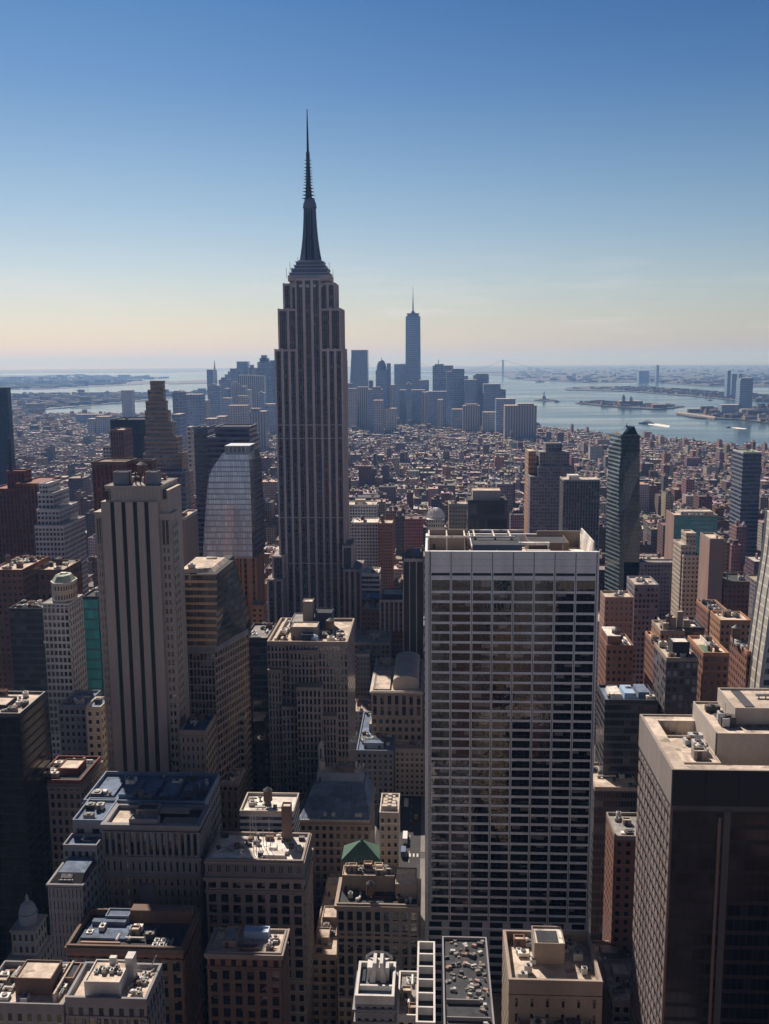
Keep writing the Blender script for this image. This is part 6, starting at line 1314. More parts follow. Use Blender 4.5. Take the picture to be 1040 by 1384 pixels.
cluster('apartment_building', 'cream stepped apartment block climbing to a brown roof tank beside the plain tan slab', 'apartment block', [(924, 946, 752, 0), (921, 941, 738, 4), (928, 941, 722, 8)], 690, 'f_cream', 30, 'roof_tan', 2.6, 3.4, 'cream', 'the cream stepped block', (918, 948, 712, 800))
# brick and tan apartment blocks, right
Q = [('purple brown long slab with rows of tiny windows above the brick apartment blocks', (844, 934, 760, 800, 14), 'f_purplegrid', 'roof_grey', 'greystone', 'the long purple slab'),
 ('pale pink windowless looking slab right of the white grid tower', (818, 857, 807, 560, 16), 'f_pink', 'roof_tan', 'pink', 'the pale pink slab'),
 ('grey slab with a dense grid of pale windows beside the pale pink slab', (858, 891, 790, 590, 24), 'f_purplegrid', 'roof_tan', 'greystone', 'the dense grid slab'),
 ('brick block with a white flat roof and arched attic below the pale pink slab', (820, 857, 872, 455, 20), 'f_brick', 'roof_white', 'brick', 'the white topped block'),
 ('narrow brick tower with a glowing orange flank left of the dark gridded block', (889, 897, 874, 436, 26), 'f_brick', 'roof_tan', 'orange', 'the orange flank tower'),
 ('tan stepped block with jumbled roof houses behind the dark gridded block', (893, 926, 852, 480, 20), 'f_orange', 'roof_tan', 'tan', 'the jumbled roof block'),
 ('dark block with a fine grid of square windows and a black roof box', (901, 944, 889, 398, 22), 'f_darkgrid', 'roof_tan', 'tan', 'the dark gridded block'),
 ('red brick block with a patch of green on its walled roof', (951, 986, 882, 408, 26), 'f_brick', 'roof_tan', 'orange', 'the green patch roof'),
 ('black flat roofed block with a small white hatch behind the jumbled roof block', (921, 953, 848, 520, 22), 'f_darkbands', 'roof_dark', 'dark', 'the white hatch roof'),
 ('brick block with an orange lit flank below the plain tan slab', (958, 985, 825, 545, 26), 'f_brick', 'roof_dark', 'orange', 'the orange lit block'),
 ('wide low orange brick block with pale grid lines on its front', (974, 1016, 838, 484, 18), 'f_orange', 'roof_tan', 'orange', 'the wide orange block'),
 ('thin brick tower with a striped orange flank near the white sloping tower', (1010, 1018, 880, 412, 24), 'f_brick', 'roof_grey', 'orange', 'the thin brick tower'),
 ('brown block with a hooped roof frame right of the plain tan slab', (979, 1014, 786, 640, 26), 'f_brick', 'roof_dark', 'brown', 'the hooped frame block'),
 ('charcoal block with blue and white roof panels behind the bronze tower', (818, 890, 946, 404, 20), 'f_darkbands', 'roof_blue', 'dark', 'the blue panel roof')]
for i, (lab, (a, c, t, Y, D), wl, rf, cp, sh) in enumerate(Q):
    d = T(a, c, t, Y, D); r, wo, ro = S('apartment_building' if i != 13 else 'office_building', lab, 'apartment block' if i != 13 else 'office building', d, wl, 2.7, 3.5, rf, cp, 4, 1 if i in (3, 5, 11) else 0, 140+i, short=sh, vis=(a-14, c, t-8, t+55))
    x0, x1, y0, y1, z = d
    if i == 5:
        for k in range(4): pent(ro, x0+2+k*4, x0+5+k*4, y0+3+k*2, y0+8+k*2, z-1.1, 4+k % 3*2.5, 'tan', 'roof_tan', 'roof_house')
    if i == 6: pent(ro, x0+(x1-x0)*.28, x0+(x1-x0)*.82, y0+5, y0+13, z-1.1, 6.5, 'dark', 'roof_white', 'plant_room')
    if i == 7: b = MB(); b.face([(x0+1.2, y0+4, z-1.05), (x1-2, y0+4, z-1.05), (x1-2, y0+15, z-1.05), (x0+1.2, y0+15, z-1.05)]); b.build('planted_bed', plain('planted_bed', (.10, .17, .09), amt=.6), ro); b = MB(); b.box(x0+(x1-x0)*.45, x0+(x1-x0)*.49, y0+2, y1-2, z-1.05, z+.9); b.build('roof_wall', 'roof_white', ro)
    if i == 8: b = MB(); b.box(x0+7, x1-4, y0+3, y0+8, z-1.1, z-.2); b.build('roof_hatch', 'roof_white', ro)
    if i == 3: b = MB(); b.box(x0+1, x1-6, y0+3, y1-1, z-1.1, z+3.4, 0); b.box(x0+.8, x1-5.8, y0+2.8, y1-.8, z+3.4, z+3.9, 1); b.build('attic', ['brick', 'roof_white'], ro)
    if i == 12:
        b = MB(); b.bar((x0+3, y0+3, z-1), (x0+3, y0+3, z+6), .4); b.bar((x1-3, y0+3, z-1), (x1-3, y0+3, z+6), .4); b.bar((x0+3, y0+3, z+6), (x1-3, y0+3, z+6), .4); b.build('roof_frame', 'cream', ro)
    if i == 13:
        for k, mm in enumerate(('roof_white', 'skyblue', 'roof_blue')): b = MB(); b.loft([(x0+3+k*6, y0+4), (x0+8.4+k*6, y0+4), (x0+8.4+k*6, y1-3), (x0+3+k*6, y1-3)], z-1.1, [(x0+3.4+k*6, y0+5), (x0+8+k*6, y0+5), (x0+8+k*6, y1-4), (x0+3.4+k*6, y1-4)], z+.8+k*.5); b.build('roof_panel', mm, ro)
# white sloping tower at the right edge
def build_slope():
    Y = 396; A = lambda px, py, y=Y: at(px, py, y)
    pr = [(x_+17, y_) for x_, y_ in ((1010, 945), (1013, 915), (1017, 885), (1022, 850), (1027, 815), (1032, 785), (1036, 760), (1039, 735), (1042, 700))]
    x1 = A(1130, 885).x; r = hero('office_tower', 'white tower with a sweeping sloped glass flank at the right edge', 'office tower', (A(1010, 940).x, x1, Y, Y+30, A(1040, 700).z), 'the white sloping tower', (1008, 1040, 700, 950))
    b = MB(); zs = [(A(px, py).x, A(px, py).z) for px, py in pr]; zs = [(zs[0][0], 0)]+zs
    for (xa, za), (xb, zb_) in zip(zs, zs[1:]):
        nf = max(1, round((zb_-za)/4)); v0 = round(za/4)
        b.face([(xa, Y+20, za), (xa, Y, za), (xb, Y, zb_), (xb, Y+20, zb_)], 0, [(0, v0), (9, v0), (9, v0+nf), (0, v0+nf)])
        b.face([(xa, Y, za), (x1, Y, za), (x1, Y, zb_), (xb, Y, zb_)], 1, [(0, v0), (14, v0), (14, v0+nf), (0, v0+nf)])
        b.bar((xa, Y-.3, za), (xb, Y-.3, zb_), .8, 2); b.bar((xa, Y+20, za), (xb, Y+20, zb_), .6, 2)
        for k in (7, 14): b.bar((xa-.1, Y+k, za), (xb-.1, Y+k, zb_), .3, 2)
    b.face([(zs[-1][0], Y, zs[-1][1]), (x1, Y, zs[-1][1]), (x1, Y+20, zs[-1][1]), (zs[-1][0], Y+20, zs[-1][1])], 2)
    b.build('wall', [fac('facade_sloped_glass', (.72, .68, .6), (.52, .5, .44), ww=.86, wh=.8, bl=.5, blind=(.66, .62, .55), gr=.25, ior=1.6), 'f_whitebands', 'white'], r)
build_slope()

# ------------------------------------------------------------------ far downtown towers
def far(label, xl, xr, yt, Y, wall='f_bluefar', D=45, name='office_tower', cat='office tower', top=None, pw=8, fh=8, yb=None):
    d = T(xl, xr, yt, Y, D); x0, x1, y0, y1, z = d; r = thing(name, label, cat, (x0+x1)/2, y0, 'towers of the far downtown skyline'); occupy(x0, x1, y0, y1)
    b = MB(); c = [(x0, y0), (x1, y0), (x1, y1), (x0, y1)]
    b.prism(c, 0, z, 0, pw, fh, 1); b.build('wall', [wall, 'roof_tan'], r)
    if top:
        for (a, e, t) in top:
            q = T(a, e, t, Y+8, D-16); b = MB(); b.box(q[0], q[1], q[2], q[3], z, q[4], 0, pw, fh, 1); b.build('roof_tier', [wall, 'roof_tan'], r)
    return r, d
def wtc():
    Y = 4170; A = lambda px, py: at(px, py, Y); r = thing('skyscraper', 'tallest far glass tower, tapering, with a thin mast', 'skyscraper', A(558.5, 500).x, Y); W = A(569, 500).x-A(548, 500).x; xm = A(558.5, 500).x; occupy(xm-40, xm+40, Y, Y+70)
    z0, z1 = A(558, 545).z, A(558, 427).z; c0 = [(xm-W/2, Y), (xm+W/2, Y), (xm+W/2, Y+W), (xm-W/2, Y+W)]; k = W*.47; ym = Y+W/2
    b = MB(); b.prism(c0, 0, z0, 0, 6, 8); t = [(xm, ym-k), (xm+k, ym), (xm, ym+k), (xm-k, ym)]
    t = [(xm-k, ym-k*.25), (xm-k*.25, ym-k), (xm+k*.25, ym-k), (xm+k, ym-k*.25), (xm+k, ym+k*.25), (xm+k*.25, ym+k), (xm-k*.25, ym+k), (xm-k, ym+k*.25)]
    for i in range(4):
        a, e = c0[i], c0[(i+1) % 4]; j = {0: (1, 2), 1: (3, 4), 2: (5, 6), 3: (7, 0)}[i]; p, q = t[j[0]], t[j[1]]
        b.face([(*a, z0), (*e, z0), (*q, z1), (*p, z1)], 0, [(0, 0), (10, 0), (7, 40), (3, 40)]); nx = t[{0: 3, 1: 5, 2: 7, 3: 1}[i]]; b.face([(*e, z0), (*nx, z1), (*q, z1)], 0, [(0, 0), (5, 40), (0, 40)])
    b.face([(*p, z1) for p in t], 1); b.build('wall', ['f_glassfar', 'roof_dark'], r)
    b = MB(); b.cyl(xm, ym, z1, z1+9, k*.8, k*.8, n=12); b.cyl(xm, ym, z1+9, z1+12, k*.9, n=12); b.cyl(xm, ym, z1+12, z1+22, k*.3, k*.2, n=8); b.build('crown', 'steel', r)
    b = MB(); zt = A(558, 387).z; b.cyl(xm, ym, z1+20, z1+60, 3.2, 2.4, n=8); b.cyl(xm, ym, z1+60, zt, 2.0, .5, n=8); b.build('mast', 'steel', r)
wtc()
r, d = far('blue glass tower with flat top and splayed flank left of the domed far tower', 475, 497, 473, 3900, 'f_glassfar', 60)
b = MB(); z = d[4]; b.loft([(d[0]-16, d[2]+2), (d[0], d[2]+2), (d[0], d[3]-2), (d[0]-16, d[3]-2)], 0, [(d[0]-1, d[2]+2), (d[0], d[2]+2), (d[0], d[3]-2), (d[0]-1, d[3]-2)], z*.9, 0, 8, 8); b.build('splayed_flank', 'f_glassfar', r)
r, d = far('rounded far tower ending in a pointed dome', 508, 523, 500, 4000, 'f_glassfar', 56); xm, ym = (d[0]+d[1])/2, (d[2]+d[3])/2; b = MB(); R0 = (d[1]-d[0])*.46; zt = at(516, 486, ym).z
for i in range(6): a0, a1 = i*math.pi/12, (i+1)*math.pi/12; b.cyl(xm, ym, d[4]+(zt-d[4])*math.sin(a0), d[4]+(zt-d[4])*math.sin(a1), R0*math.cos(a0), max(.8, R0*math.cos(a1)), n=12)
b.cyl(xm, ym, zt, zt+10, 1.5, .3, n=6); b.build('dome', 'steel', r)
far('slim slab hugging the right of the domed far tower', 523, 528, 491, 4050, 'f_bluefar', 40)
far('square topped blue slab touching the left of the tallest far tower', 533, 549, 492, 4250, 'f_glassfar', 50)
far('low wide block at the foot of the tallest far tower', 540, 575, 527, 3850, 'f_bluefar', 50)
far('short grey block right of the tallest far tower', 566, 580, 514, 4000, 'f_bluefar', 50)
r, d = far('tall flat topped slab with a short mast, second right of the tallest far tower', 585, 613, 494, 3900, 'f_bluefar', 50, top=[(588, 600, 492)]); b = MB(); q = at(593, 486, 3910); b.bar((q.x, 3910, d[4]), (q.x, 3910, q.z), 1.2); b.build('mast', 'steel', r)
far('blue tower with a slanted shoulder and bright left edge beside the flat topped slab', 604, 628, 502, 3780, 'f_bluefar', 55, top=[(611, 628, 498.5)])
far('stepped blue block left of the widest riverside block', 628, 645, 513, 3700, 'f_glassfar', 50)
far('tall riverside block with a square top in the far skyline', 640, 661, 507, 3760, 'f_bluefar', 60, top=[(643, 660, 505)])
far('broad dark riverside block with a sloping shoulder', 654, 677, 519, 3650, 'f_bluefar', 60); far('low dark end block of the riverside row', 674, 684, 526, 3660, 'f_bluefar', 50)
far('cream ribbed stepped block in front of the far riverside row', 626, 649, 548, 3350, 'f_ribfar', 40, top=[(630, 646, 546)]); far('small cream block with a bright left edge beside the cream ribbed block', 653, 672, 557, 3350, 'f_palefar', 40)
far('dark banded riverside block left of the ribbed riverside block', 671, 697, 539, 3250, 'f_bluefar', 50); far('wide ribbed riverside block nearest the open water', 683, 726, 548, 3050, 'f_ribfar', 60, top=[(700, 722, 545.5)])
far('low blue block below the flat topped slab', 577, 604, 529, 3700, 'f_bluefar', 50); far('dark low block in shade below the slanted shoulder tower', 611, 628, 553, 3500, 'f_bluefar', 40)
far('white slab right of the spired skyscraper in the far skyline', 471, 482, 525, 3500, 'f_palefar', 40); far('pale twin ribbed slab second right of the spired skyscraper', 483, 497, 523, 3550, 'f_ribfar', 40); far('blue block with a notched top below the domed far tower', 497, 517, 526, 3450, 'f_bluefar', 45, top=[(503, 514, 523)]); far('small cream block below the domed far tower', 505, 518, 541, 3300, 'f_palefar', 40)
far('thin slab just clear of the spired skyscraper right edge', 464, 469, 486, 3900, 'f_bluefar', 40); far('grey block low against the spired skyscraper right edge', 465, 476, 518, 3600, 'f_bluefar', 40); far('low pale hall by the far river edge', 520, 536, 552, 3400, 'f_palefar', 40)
# cluster left of the spired skyscraper
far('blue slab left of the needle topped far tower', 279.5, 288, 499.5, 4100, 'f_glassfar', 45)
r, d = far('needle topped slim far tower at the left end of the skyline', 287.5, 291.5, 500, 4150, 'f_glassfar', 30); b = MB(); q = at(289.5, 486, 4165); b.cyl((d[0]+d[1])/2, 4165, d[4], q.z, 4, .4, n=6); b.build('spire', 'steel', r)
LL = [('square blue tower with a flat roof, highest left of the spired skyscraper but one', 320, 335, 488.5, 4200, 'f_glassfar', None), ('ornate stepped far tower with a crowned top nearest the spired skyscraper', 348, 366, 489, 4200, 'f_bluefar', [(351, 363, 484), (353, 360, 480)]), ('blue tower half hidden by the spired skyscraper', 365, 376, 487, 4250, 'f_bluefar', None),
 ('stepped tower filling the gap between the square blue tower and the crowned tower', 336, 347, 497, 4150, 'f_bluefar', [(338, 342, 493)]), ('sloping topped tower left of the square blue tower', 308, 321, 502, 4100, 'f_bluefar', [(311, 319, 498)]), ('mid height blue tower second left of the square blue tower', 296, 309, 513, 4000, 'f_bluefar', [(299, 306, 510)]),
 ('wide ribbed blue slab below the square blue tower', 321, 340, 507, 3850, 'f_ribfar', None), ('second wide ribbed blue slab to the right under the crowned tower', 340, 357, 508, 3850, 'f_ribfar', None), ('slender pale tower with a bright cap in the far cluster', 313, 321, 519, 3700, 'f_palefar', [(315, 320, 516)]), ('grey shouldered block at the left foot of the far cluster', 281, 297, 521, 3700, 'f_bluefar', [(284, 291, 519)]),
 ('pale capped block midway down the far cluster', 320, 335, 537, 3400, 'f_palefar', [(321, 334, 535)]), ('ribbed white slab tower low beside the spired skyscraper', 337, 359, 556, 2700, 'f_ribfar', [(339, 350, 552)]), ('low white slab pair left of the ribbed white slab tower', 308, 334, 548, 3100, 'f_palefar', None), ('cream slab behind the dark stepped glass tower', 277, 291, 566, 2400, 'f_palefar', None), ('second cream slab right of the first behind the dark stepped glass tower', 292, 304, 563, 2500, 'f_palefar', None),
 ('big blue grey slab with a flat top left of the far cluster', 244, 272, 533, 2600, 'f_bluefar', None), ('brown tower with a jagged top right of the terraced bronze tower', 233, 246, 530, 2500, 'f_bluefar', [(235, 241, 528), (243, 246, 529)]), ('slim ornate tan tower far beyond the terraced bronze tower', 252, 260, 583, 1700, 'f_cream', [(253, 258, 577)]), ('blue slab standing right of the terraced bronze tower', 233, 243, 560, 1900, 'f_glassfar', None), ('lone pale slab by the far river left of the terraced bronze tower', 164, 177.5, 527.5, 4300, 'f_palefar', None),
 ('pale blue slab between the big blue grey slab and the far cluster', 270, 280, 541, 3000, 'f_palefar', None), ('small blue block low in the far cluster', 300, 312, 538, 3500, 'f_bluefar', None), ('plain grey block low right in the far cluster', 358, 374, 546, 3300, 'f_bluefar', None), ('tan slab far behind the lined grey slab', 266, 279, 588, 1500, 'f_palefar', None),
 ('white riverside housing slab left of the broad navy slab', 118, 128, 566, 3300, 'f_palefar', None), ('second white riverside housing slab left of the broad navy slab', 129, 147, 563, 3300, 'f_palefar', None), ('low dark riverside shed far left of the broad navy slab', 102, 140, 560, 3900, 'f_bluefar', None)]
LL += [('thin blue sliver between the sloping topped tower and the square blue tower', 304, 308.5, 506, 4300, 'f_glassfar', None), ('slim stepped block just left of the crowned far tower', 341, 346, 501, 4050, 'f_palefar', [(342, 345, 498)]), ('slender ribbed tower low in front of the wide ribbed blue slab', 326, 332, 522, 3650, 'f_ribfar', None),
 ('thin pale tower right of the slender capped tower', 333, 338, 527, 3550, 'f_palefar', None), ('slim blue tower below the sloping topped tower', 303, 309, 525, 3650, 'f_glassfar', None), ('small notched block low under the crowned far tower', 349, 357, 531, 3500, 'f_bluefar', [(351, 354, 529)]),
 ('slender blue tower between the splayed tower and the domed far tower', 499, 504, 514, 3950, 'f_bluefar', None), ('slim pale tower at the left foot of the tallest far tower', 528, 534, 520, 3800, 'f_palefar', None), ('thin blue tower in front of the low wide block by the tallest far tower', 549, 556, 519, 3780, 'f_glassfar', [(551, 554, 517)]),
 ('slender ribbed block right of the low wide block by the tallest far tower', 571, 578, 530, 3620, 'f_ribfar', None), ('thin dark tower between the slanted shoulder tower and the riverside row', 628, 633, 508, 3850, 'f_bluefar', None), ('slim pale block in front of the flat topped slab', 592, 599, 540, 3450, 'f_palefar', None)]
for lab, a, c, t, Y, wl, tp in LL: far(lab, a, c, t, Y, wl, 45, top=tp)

# ------------------------------------------------------------------ across the harbour
far('tall lone blue tower on the far river shore at the right edge', 1001, 1018.5, 513.5, 4600, 'f_glassfar', 60, top=[(1002, 1018, 511)]); far('low dark base block left of the lone blue tower on the far shore', 976, 1003, 547, 4600, 'f_bluefar', 60)
far('slim dark tower, left of a pair beyond the lone blue tower', 984, 988.5, 501, 6600, 'f_glassfar', 60); far('square dark tower, right of a pair beyond the lone blue tower', 990, 997, 505, 6700, 'f_glassfar', 60); far('small blue tower between the pair and the lone blue tower', 999, 1004, 505, 6900, 'f_glassfar', 60); far('distant slim tower on the low coast across the harbour', 888, 891.5, 493.5, 11000, 'f_bluefar', 60)
far('distant pale block on the low coast across the harbour', 864, 878, 501, 11000, 'f_bluefar', 100); far('low pale pier building at the right edge of the far river shore', 1003, 1044, 553, 4500, 'f_palefar', 40)
def shed(name, label, cat, xl, xr, yt, yb, wl='f_brick', twr=None):
    p = gz((xl+xr)/2, yb, 1.4); d = T(xl, xr, yt, p.y, 60); r = thing(name, label, cat, (d[0]+d[1])/2, p.y); x0, x1, y0, y1, z = d
    b = MB(); b.box(x0, x1, y0, y1, 1, z, 0, 6, 6, 1); b.build('wall', [wl, 'roof_tan'], r)
    if twr:
        for px, t in twr: q = at(px, t, y0+20); b = MB(); b.box(q.x-9, q.x+9, y0+12, y0+30, 1, q.z, 0); b.cyl(q.x, y0+21, q.z, q.z+14, 10, 2, n=8); b.build('turret', 'bluegrey', r)
shed('island_hall', 'brick hall with turrets standing on the low harbour island', 'hall', 838, 868, 542, 548.5, 'f_brick', [(843, 536.5), (853, 539)]); shed('island_hall', 'long low dark hall at the right end of the harbour island', 'hall', 883, 902, 546.5, 551.5)
# green statue
def statue():
    p = gz(735.5, 540.6, 1.4); x, y = p.x, p.y; r = thing('statue', 'green statue with a raised arm on a stone pedestal on its tiny island', 'statue', x, y); zt = at(735.5, 529, y).z; zp = 1.4+(zt-1.4)*.46; s = (zt-zp)
    b = MB(); b.prism([(x+34*math.cos(k*math.pi/5.5), y+34*math.sin(k*math.pi/5.5)) for k in range(11)], 1, zp*.3, 0); b.loft([(x-14, y-14), (x+14, y-14), (x+14, y+14), (x-14, y+14)], zp*.3, [(x-9, y-9), (x+9, y-9), (x+9, y+9), (x-9, y+9)], zp, 0); b.build('pedestal', 'tan', r)
    b = MB(); pr = [(0, .13), (.2, .12), (.5, .10), (.68, .115), (.76, .06), (.80, .055), (.86, .05), (.89, .02)]
    for (a, wa), (c, wc) in zip(pr, pr[1:]): b.cyl(x, y, zp+a*s, zp+c*s, wa*s, wc*s, n=10)
    b.bar((x+.08*s, y, zp+.72*s), (x+.15*s, y, zp+s*.97), .028*s, n=6); b.bar((x-.09*s, y, zp+.66*s), (x-.13*s, y-.04*s, zp+.45*s), .03*s, n=6); b.box(x-.17*s, x-.1*s, y-.06*s, y-.03*s, zp+.42*s, zp+.56*s)
    for k in range(7): a = math.pi*k/6; b.bar((x, y, zp+.87*s), (x+.08*s*math.cos(a), y, zp+.87*s+.07*s*math.sin(a)), .006*s)
    b.build('figure', 'greenroof', r); b = MB(); b.cyl(x+.15*s, y, zp+.97*s, zp+1.02*s, .03*s, .04*s, n=8); b.cyl(x+.15*s, y, zp+1.02*s, zp+1.08*s, .03*s, .005*s, n=8); b.build('torch', plain('gilt', (.6, .42, .12), rough=.3), r)
statue()
# boats and wakes
def ferry(name, label, px, py, l_, col='paint_white', rot=.0):
    p = gz(px, py, -3); r = thing(name, label, 'boat', p.x, p.y, z=-3); r.rotation_euler = (0, 0, rot); x, y = p.x, p.y; h = l_*.16
    b = MB(); b.loft([(x-l_/2, y-h*.5), (x+l_*.35, y-h*.5), (x+l_/2, y), (x+l_*.35, y+h*.5), (x-l_/2, y+h*.5)], -3.5, [(x-l_/2, y-h*.6), (x+l_*.38, y-h*.6), (x+l_*.55, y), (x+l_*.38, y+h*.6), (x-l_/2, y+h*.6)], -3+h*.45); b.build('hull', 'paint_blue' if col == 'paint_white' else col, r)
    b = MB(); b.box(x-l_*.4, x+l_*.3, y-h*.45, y+h*.45, -3+h*.45, -3+h*.95); b.box(x-l_*.3, x+l_*.15, y-h*.35, y+h*.35, -3+h*.95, -3+h*1.35); b.build('cabin', col, r); b = MB(); b.cyl(x-l_*.1, y, -3+h*1.35, -3+h*1.9, h*.14, n=8); b.build('funnel', 'paint_black', r)
MT['foam'] = plain('foam', (.75, .76, .76), rough=.9, amt=.5, scale=.05, fine=.15)
def wake(label, pts, amp=3):
    b = MB(); v = [gz(px, py, -2.9) for px, py in pts]
    b.face([(q.x, q.y, -2.9) for q in v]); o = b.build('wake', 'foam'); tag(o, label, 'wake', None, 'stuff')
ferry('ferry_boat', 'white ferry with two decks leading the long wake on the river', 874, 572.5, 60, rot=2.9); wake('long white wake trailing behind the ferry on the river', [(876, 571.6), (890, 572.6), (906, 575.2), (904, 577.8), (889, 575.8), (876, 573.6)])
ferry('ferry_boat', 'small white boat with a thin wake nearer the right edge of the river', 985, 577.6, 22, rot=3.0); wake('thin short wake nearer the right edge of the river', [(986, 577.4), (998, 577.8), (1010, 579.0), (1007, 580.0), (996, 579.4)])
ferry('ferry_boat', 'tiny dark boat right of the green statue', 753.5, 543.5, 40, 'paint_black'); ferry('ferry_boat', 'tiny white ship beyond the green statue', 730, 516.5, 110); ferry('ferry_boat', 'dark cargo ship off the far coast', 750, 514.5, 160, 'paint_black'); ferry('ferry_boat', 'small dark tug in mid river above the stone pier', 960, 541.5, 30, 'paint_black')
# suspension bridge on the horizon
def bridge():
    Y = 16000; r = thing('suspension_bridge', 'faint suspension bridge with tall towers on the horizon', 'bridge', at(680, 500, Y).x, Y); zt = at(680, 486.5, Y).z; x1 = at(680, 500, Y).x; x2 = at(560, 500, Y).x; zd = 70
    for xx in (x1, x2):
        b = MB(); b.box(xx-12, xx+12, Y-30, Y-10, 0, zt); b.box(xx-12, xx+12, Y+10, Y+30, 0, zt); b.box(xx-12, xx+12, Y-10, Y+10, zt-25, zt-8); b.box(xx-12, xx+12, Y-10, Y+10, zd+20, zd+35); b.build('bridge_tower', 'steel', r)
    b = MB(); b.box(x2-800, x1+700, Y-16, Y+16, zd-8, zd, bottom=True); b.build('deck', 'steel', r); b = MB(); N = 20
    for s in (-18, 18):
        for i in range(N):
            t0, t1 = i/N, (i+1)/N; f = lambda t: zd+12+(zt-zd-12)*(2*t-1)**2
            b.bar((x2+(x1-x2)*t0, Y+s, f(t0)), (x2+(x1-x2)*t1, Y+s, f(t1)), 1.6)
        b.bar((x1, Y+s, zt), (x1+700, Y+s, zd), 1.6); b.bar((x2, Y+s, zt), (x2-800, Y+s, zd), 1.6)
    b.build('cable', 'steel', r)
bridge()
# ------------------------------------------------------------------ the sea of smaller buildings
WALLC = [((.22, .11, .085), 'red brick'), ((.17, .095, .08), 'brown brick'), ((.30, .21, .165), 'tan'), ((.44, .36, .30), 'cream'), ((.22, .19, .20), 'grey'), ((.12, .095, .105), 'charcoal'), ((.50, .46, .45), 'white'), ((.36, .20, .135), 'orange brick'), ((.25, .165, .17), 'mauve')]
ROOFC = [((.37, .30, .255), 'tan roof'), ((.22, .19, .20), 'grey roof'), ((.06, .055, .065), 'black roof'), ((.50, .455, .43), 'white roof'), ((.28, .22, .21), 'brown roof'), ((.15, .125, .135), 'slate roof')]
rng = random.Random(99)
def inpoly(x, y, P):
    c = False; j = len(P)-1
    for i in range(len(P)):
        if (P[i][1] > y) != (P[j][1] > y) and x < (P[j][0]-P[i][0])*(y-P[i][1])/(P[j][1]-P[i][1])+P[i][0]: c = not c
        j = i
    return c
LAND = pts
CELL = {}
for q in OCC:
    for i in range(int(q[0]//60)-1, int(q[1]//60)+2):
        for j in range(int(q[2]//60)-1, int(q[3]//60)+2): CELL.setdefault((i, j), []).append(q)
def free(x0, x1, y0, y1, g=1.0):
    for q in CELL.get((int((x0+x1)/2//60), int((y0+y1)/2//60)), ()):
        if x0 < q[1]+g and x1 > q[0]-g and y0 < q[3]+g and y1 > q[2]-g: return False
    return True
VISL = sorted(VIS, key=lambda v: v[1])
def hides(x0, x1, y0, z):
    a = proj(x0, y0, z); c = proj(x1, y0, z); e = proj((x0+x1)/2, y0, 0)
    for (l_, r_, t_, b_), Y in VISL:
        if Y > y0+3 and a[0] < r_ and c[0] > l_ and min(a[1], c[1]) < b_-2 and e[1] > t_: return True
    return False
def height(x, y):
    r = rng.random()
    if y < 620: return rng.uniform(14, 38)
    if y < 1000: return rng.uniform(24, 60) if r > .12 else rng.uniform(60, 92)
    if y < 1500: return rng.uniform(18, 54) if r > .17 else rng.uniform(54, 86)
    if y < 2400: return rng.uniform(12, 32) if r > .07 else rng.uniform(32, 60)
    return rng.uniform(9, 22) if r > .035 else rng.uniform(22, 42)
cand = []; below = []
y = 40.0; row = 0
while y < 4600:
    for half in (0, 1):
        dpt = 29.0; ya = y+half*30
        xl_ = -.55*ya-90; xr_ = .48*ya+110
        x = xl_+rng.uniform(0, 20)
        while x < xr_:
            wd = rng.uniform(10, 30) if rng.random() > .15 else rng.uniform(30, 62)
            wd *= .72 if 900 < y < 1500 else .58 if y >= 1500 else 1
            m_ = (x+18) % 190; gp = 24 if y < 640 else 8
            if m_ < gp or (x+18+wd) % 190 < gp and wd < 160: x += gp if m_ < gp else max(6, 190-m_)
            else:
                z = height(x, ya); dd = dpt*rng.uniform(.75, 1.0); y0 = ya+rng.uniform(0, 1.5); x1 = x+wd-rng.uniform(.2, 1.2)
                if not (-36 < (x+x1)/2 < 0 and y0 < 566) and free(x, x1, y0, y0+dd):
                    if inpoly((x+x1)/2, y0, LAND) and inpoly(x1, y0+dd, LAND):
                        a = proj((x+x1)/2, y0, z)
                        if y0 < 262:
                            z = min(rng.uniform(45, 118), CAM_H-40-.80*(y0+dd))
                            if z > 20 and abs(x) < 170: below.append((x, x1, y0, y0+dd, z))
                        elif -60 < a[0] < 1100 and a[1] < 1420:
                            if hides(x, x1, y0, z):
                                z = rng.uniform(9, 16)
                                if y0 < 900 and hides(x, x1, y0, z): z = None
                            if z: cand.append((x, x1, y0, y0+dd, z))
                x += wd
    y += 76 if y < 1500 else 72
    row += 1
def area(c):
    a = proj(c[0], c[2], c[4]); b_ = proj(c[1], c[2], c[4]); e = proj(c[1], c[3], c[4]); f = proj(c[0], c[2], max(0, c[4]-25))
    w_ = max(0, min(1040, b_[0])-max(0, a[0])); return w_*(a[1]-e[1]+min(40, f[1]-a[1]))*(1 if a[1] < 1384 else 0)
cand.sort(key=area, reverse=True)
NIND = 110
taken = [c for c in cand[:NIND]]; rest = cand[NIND:]+below
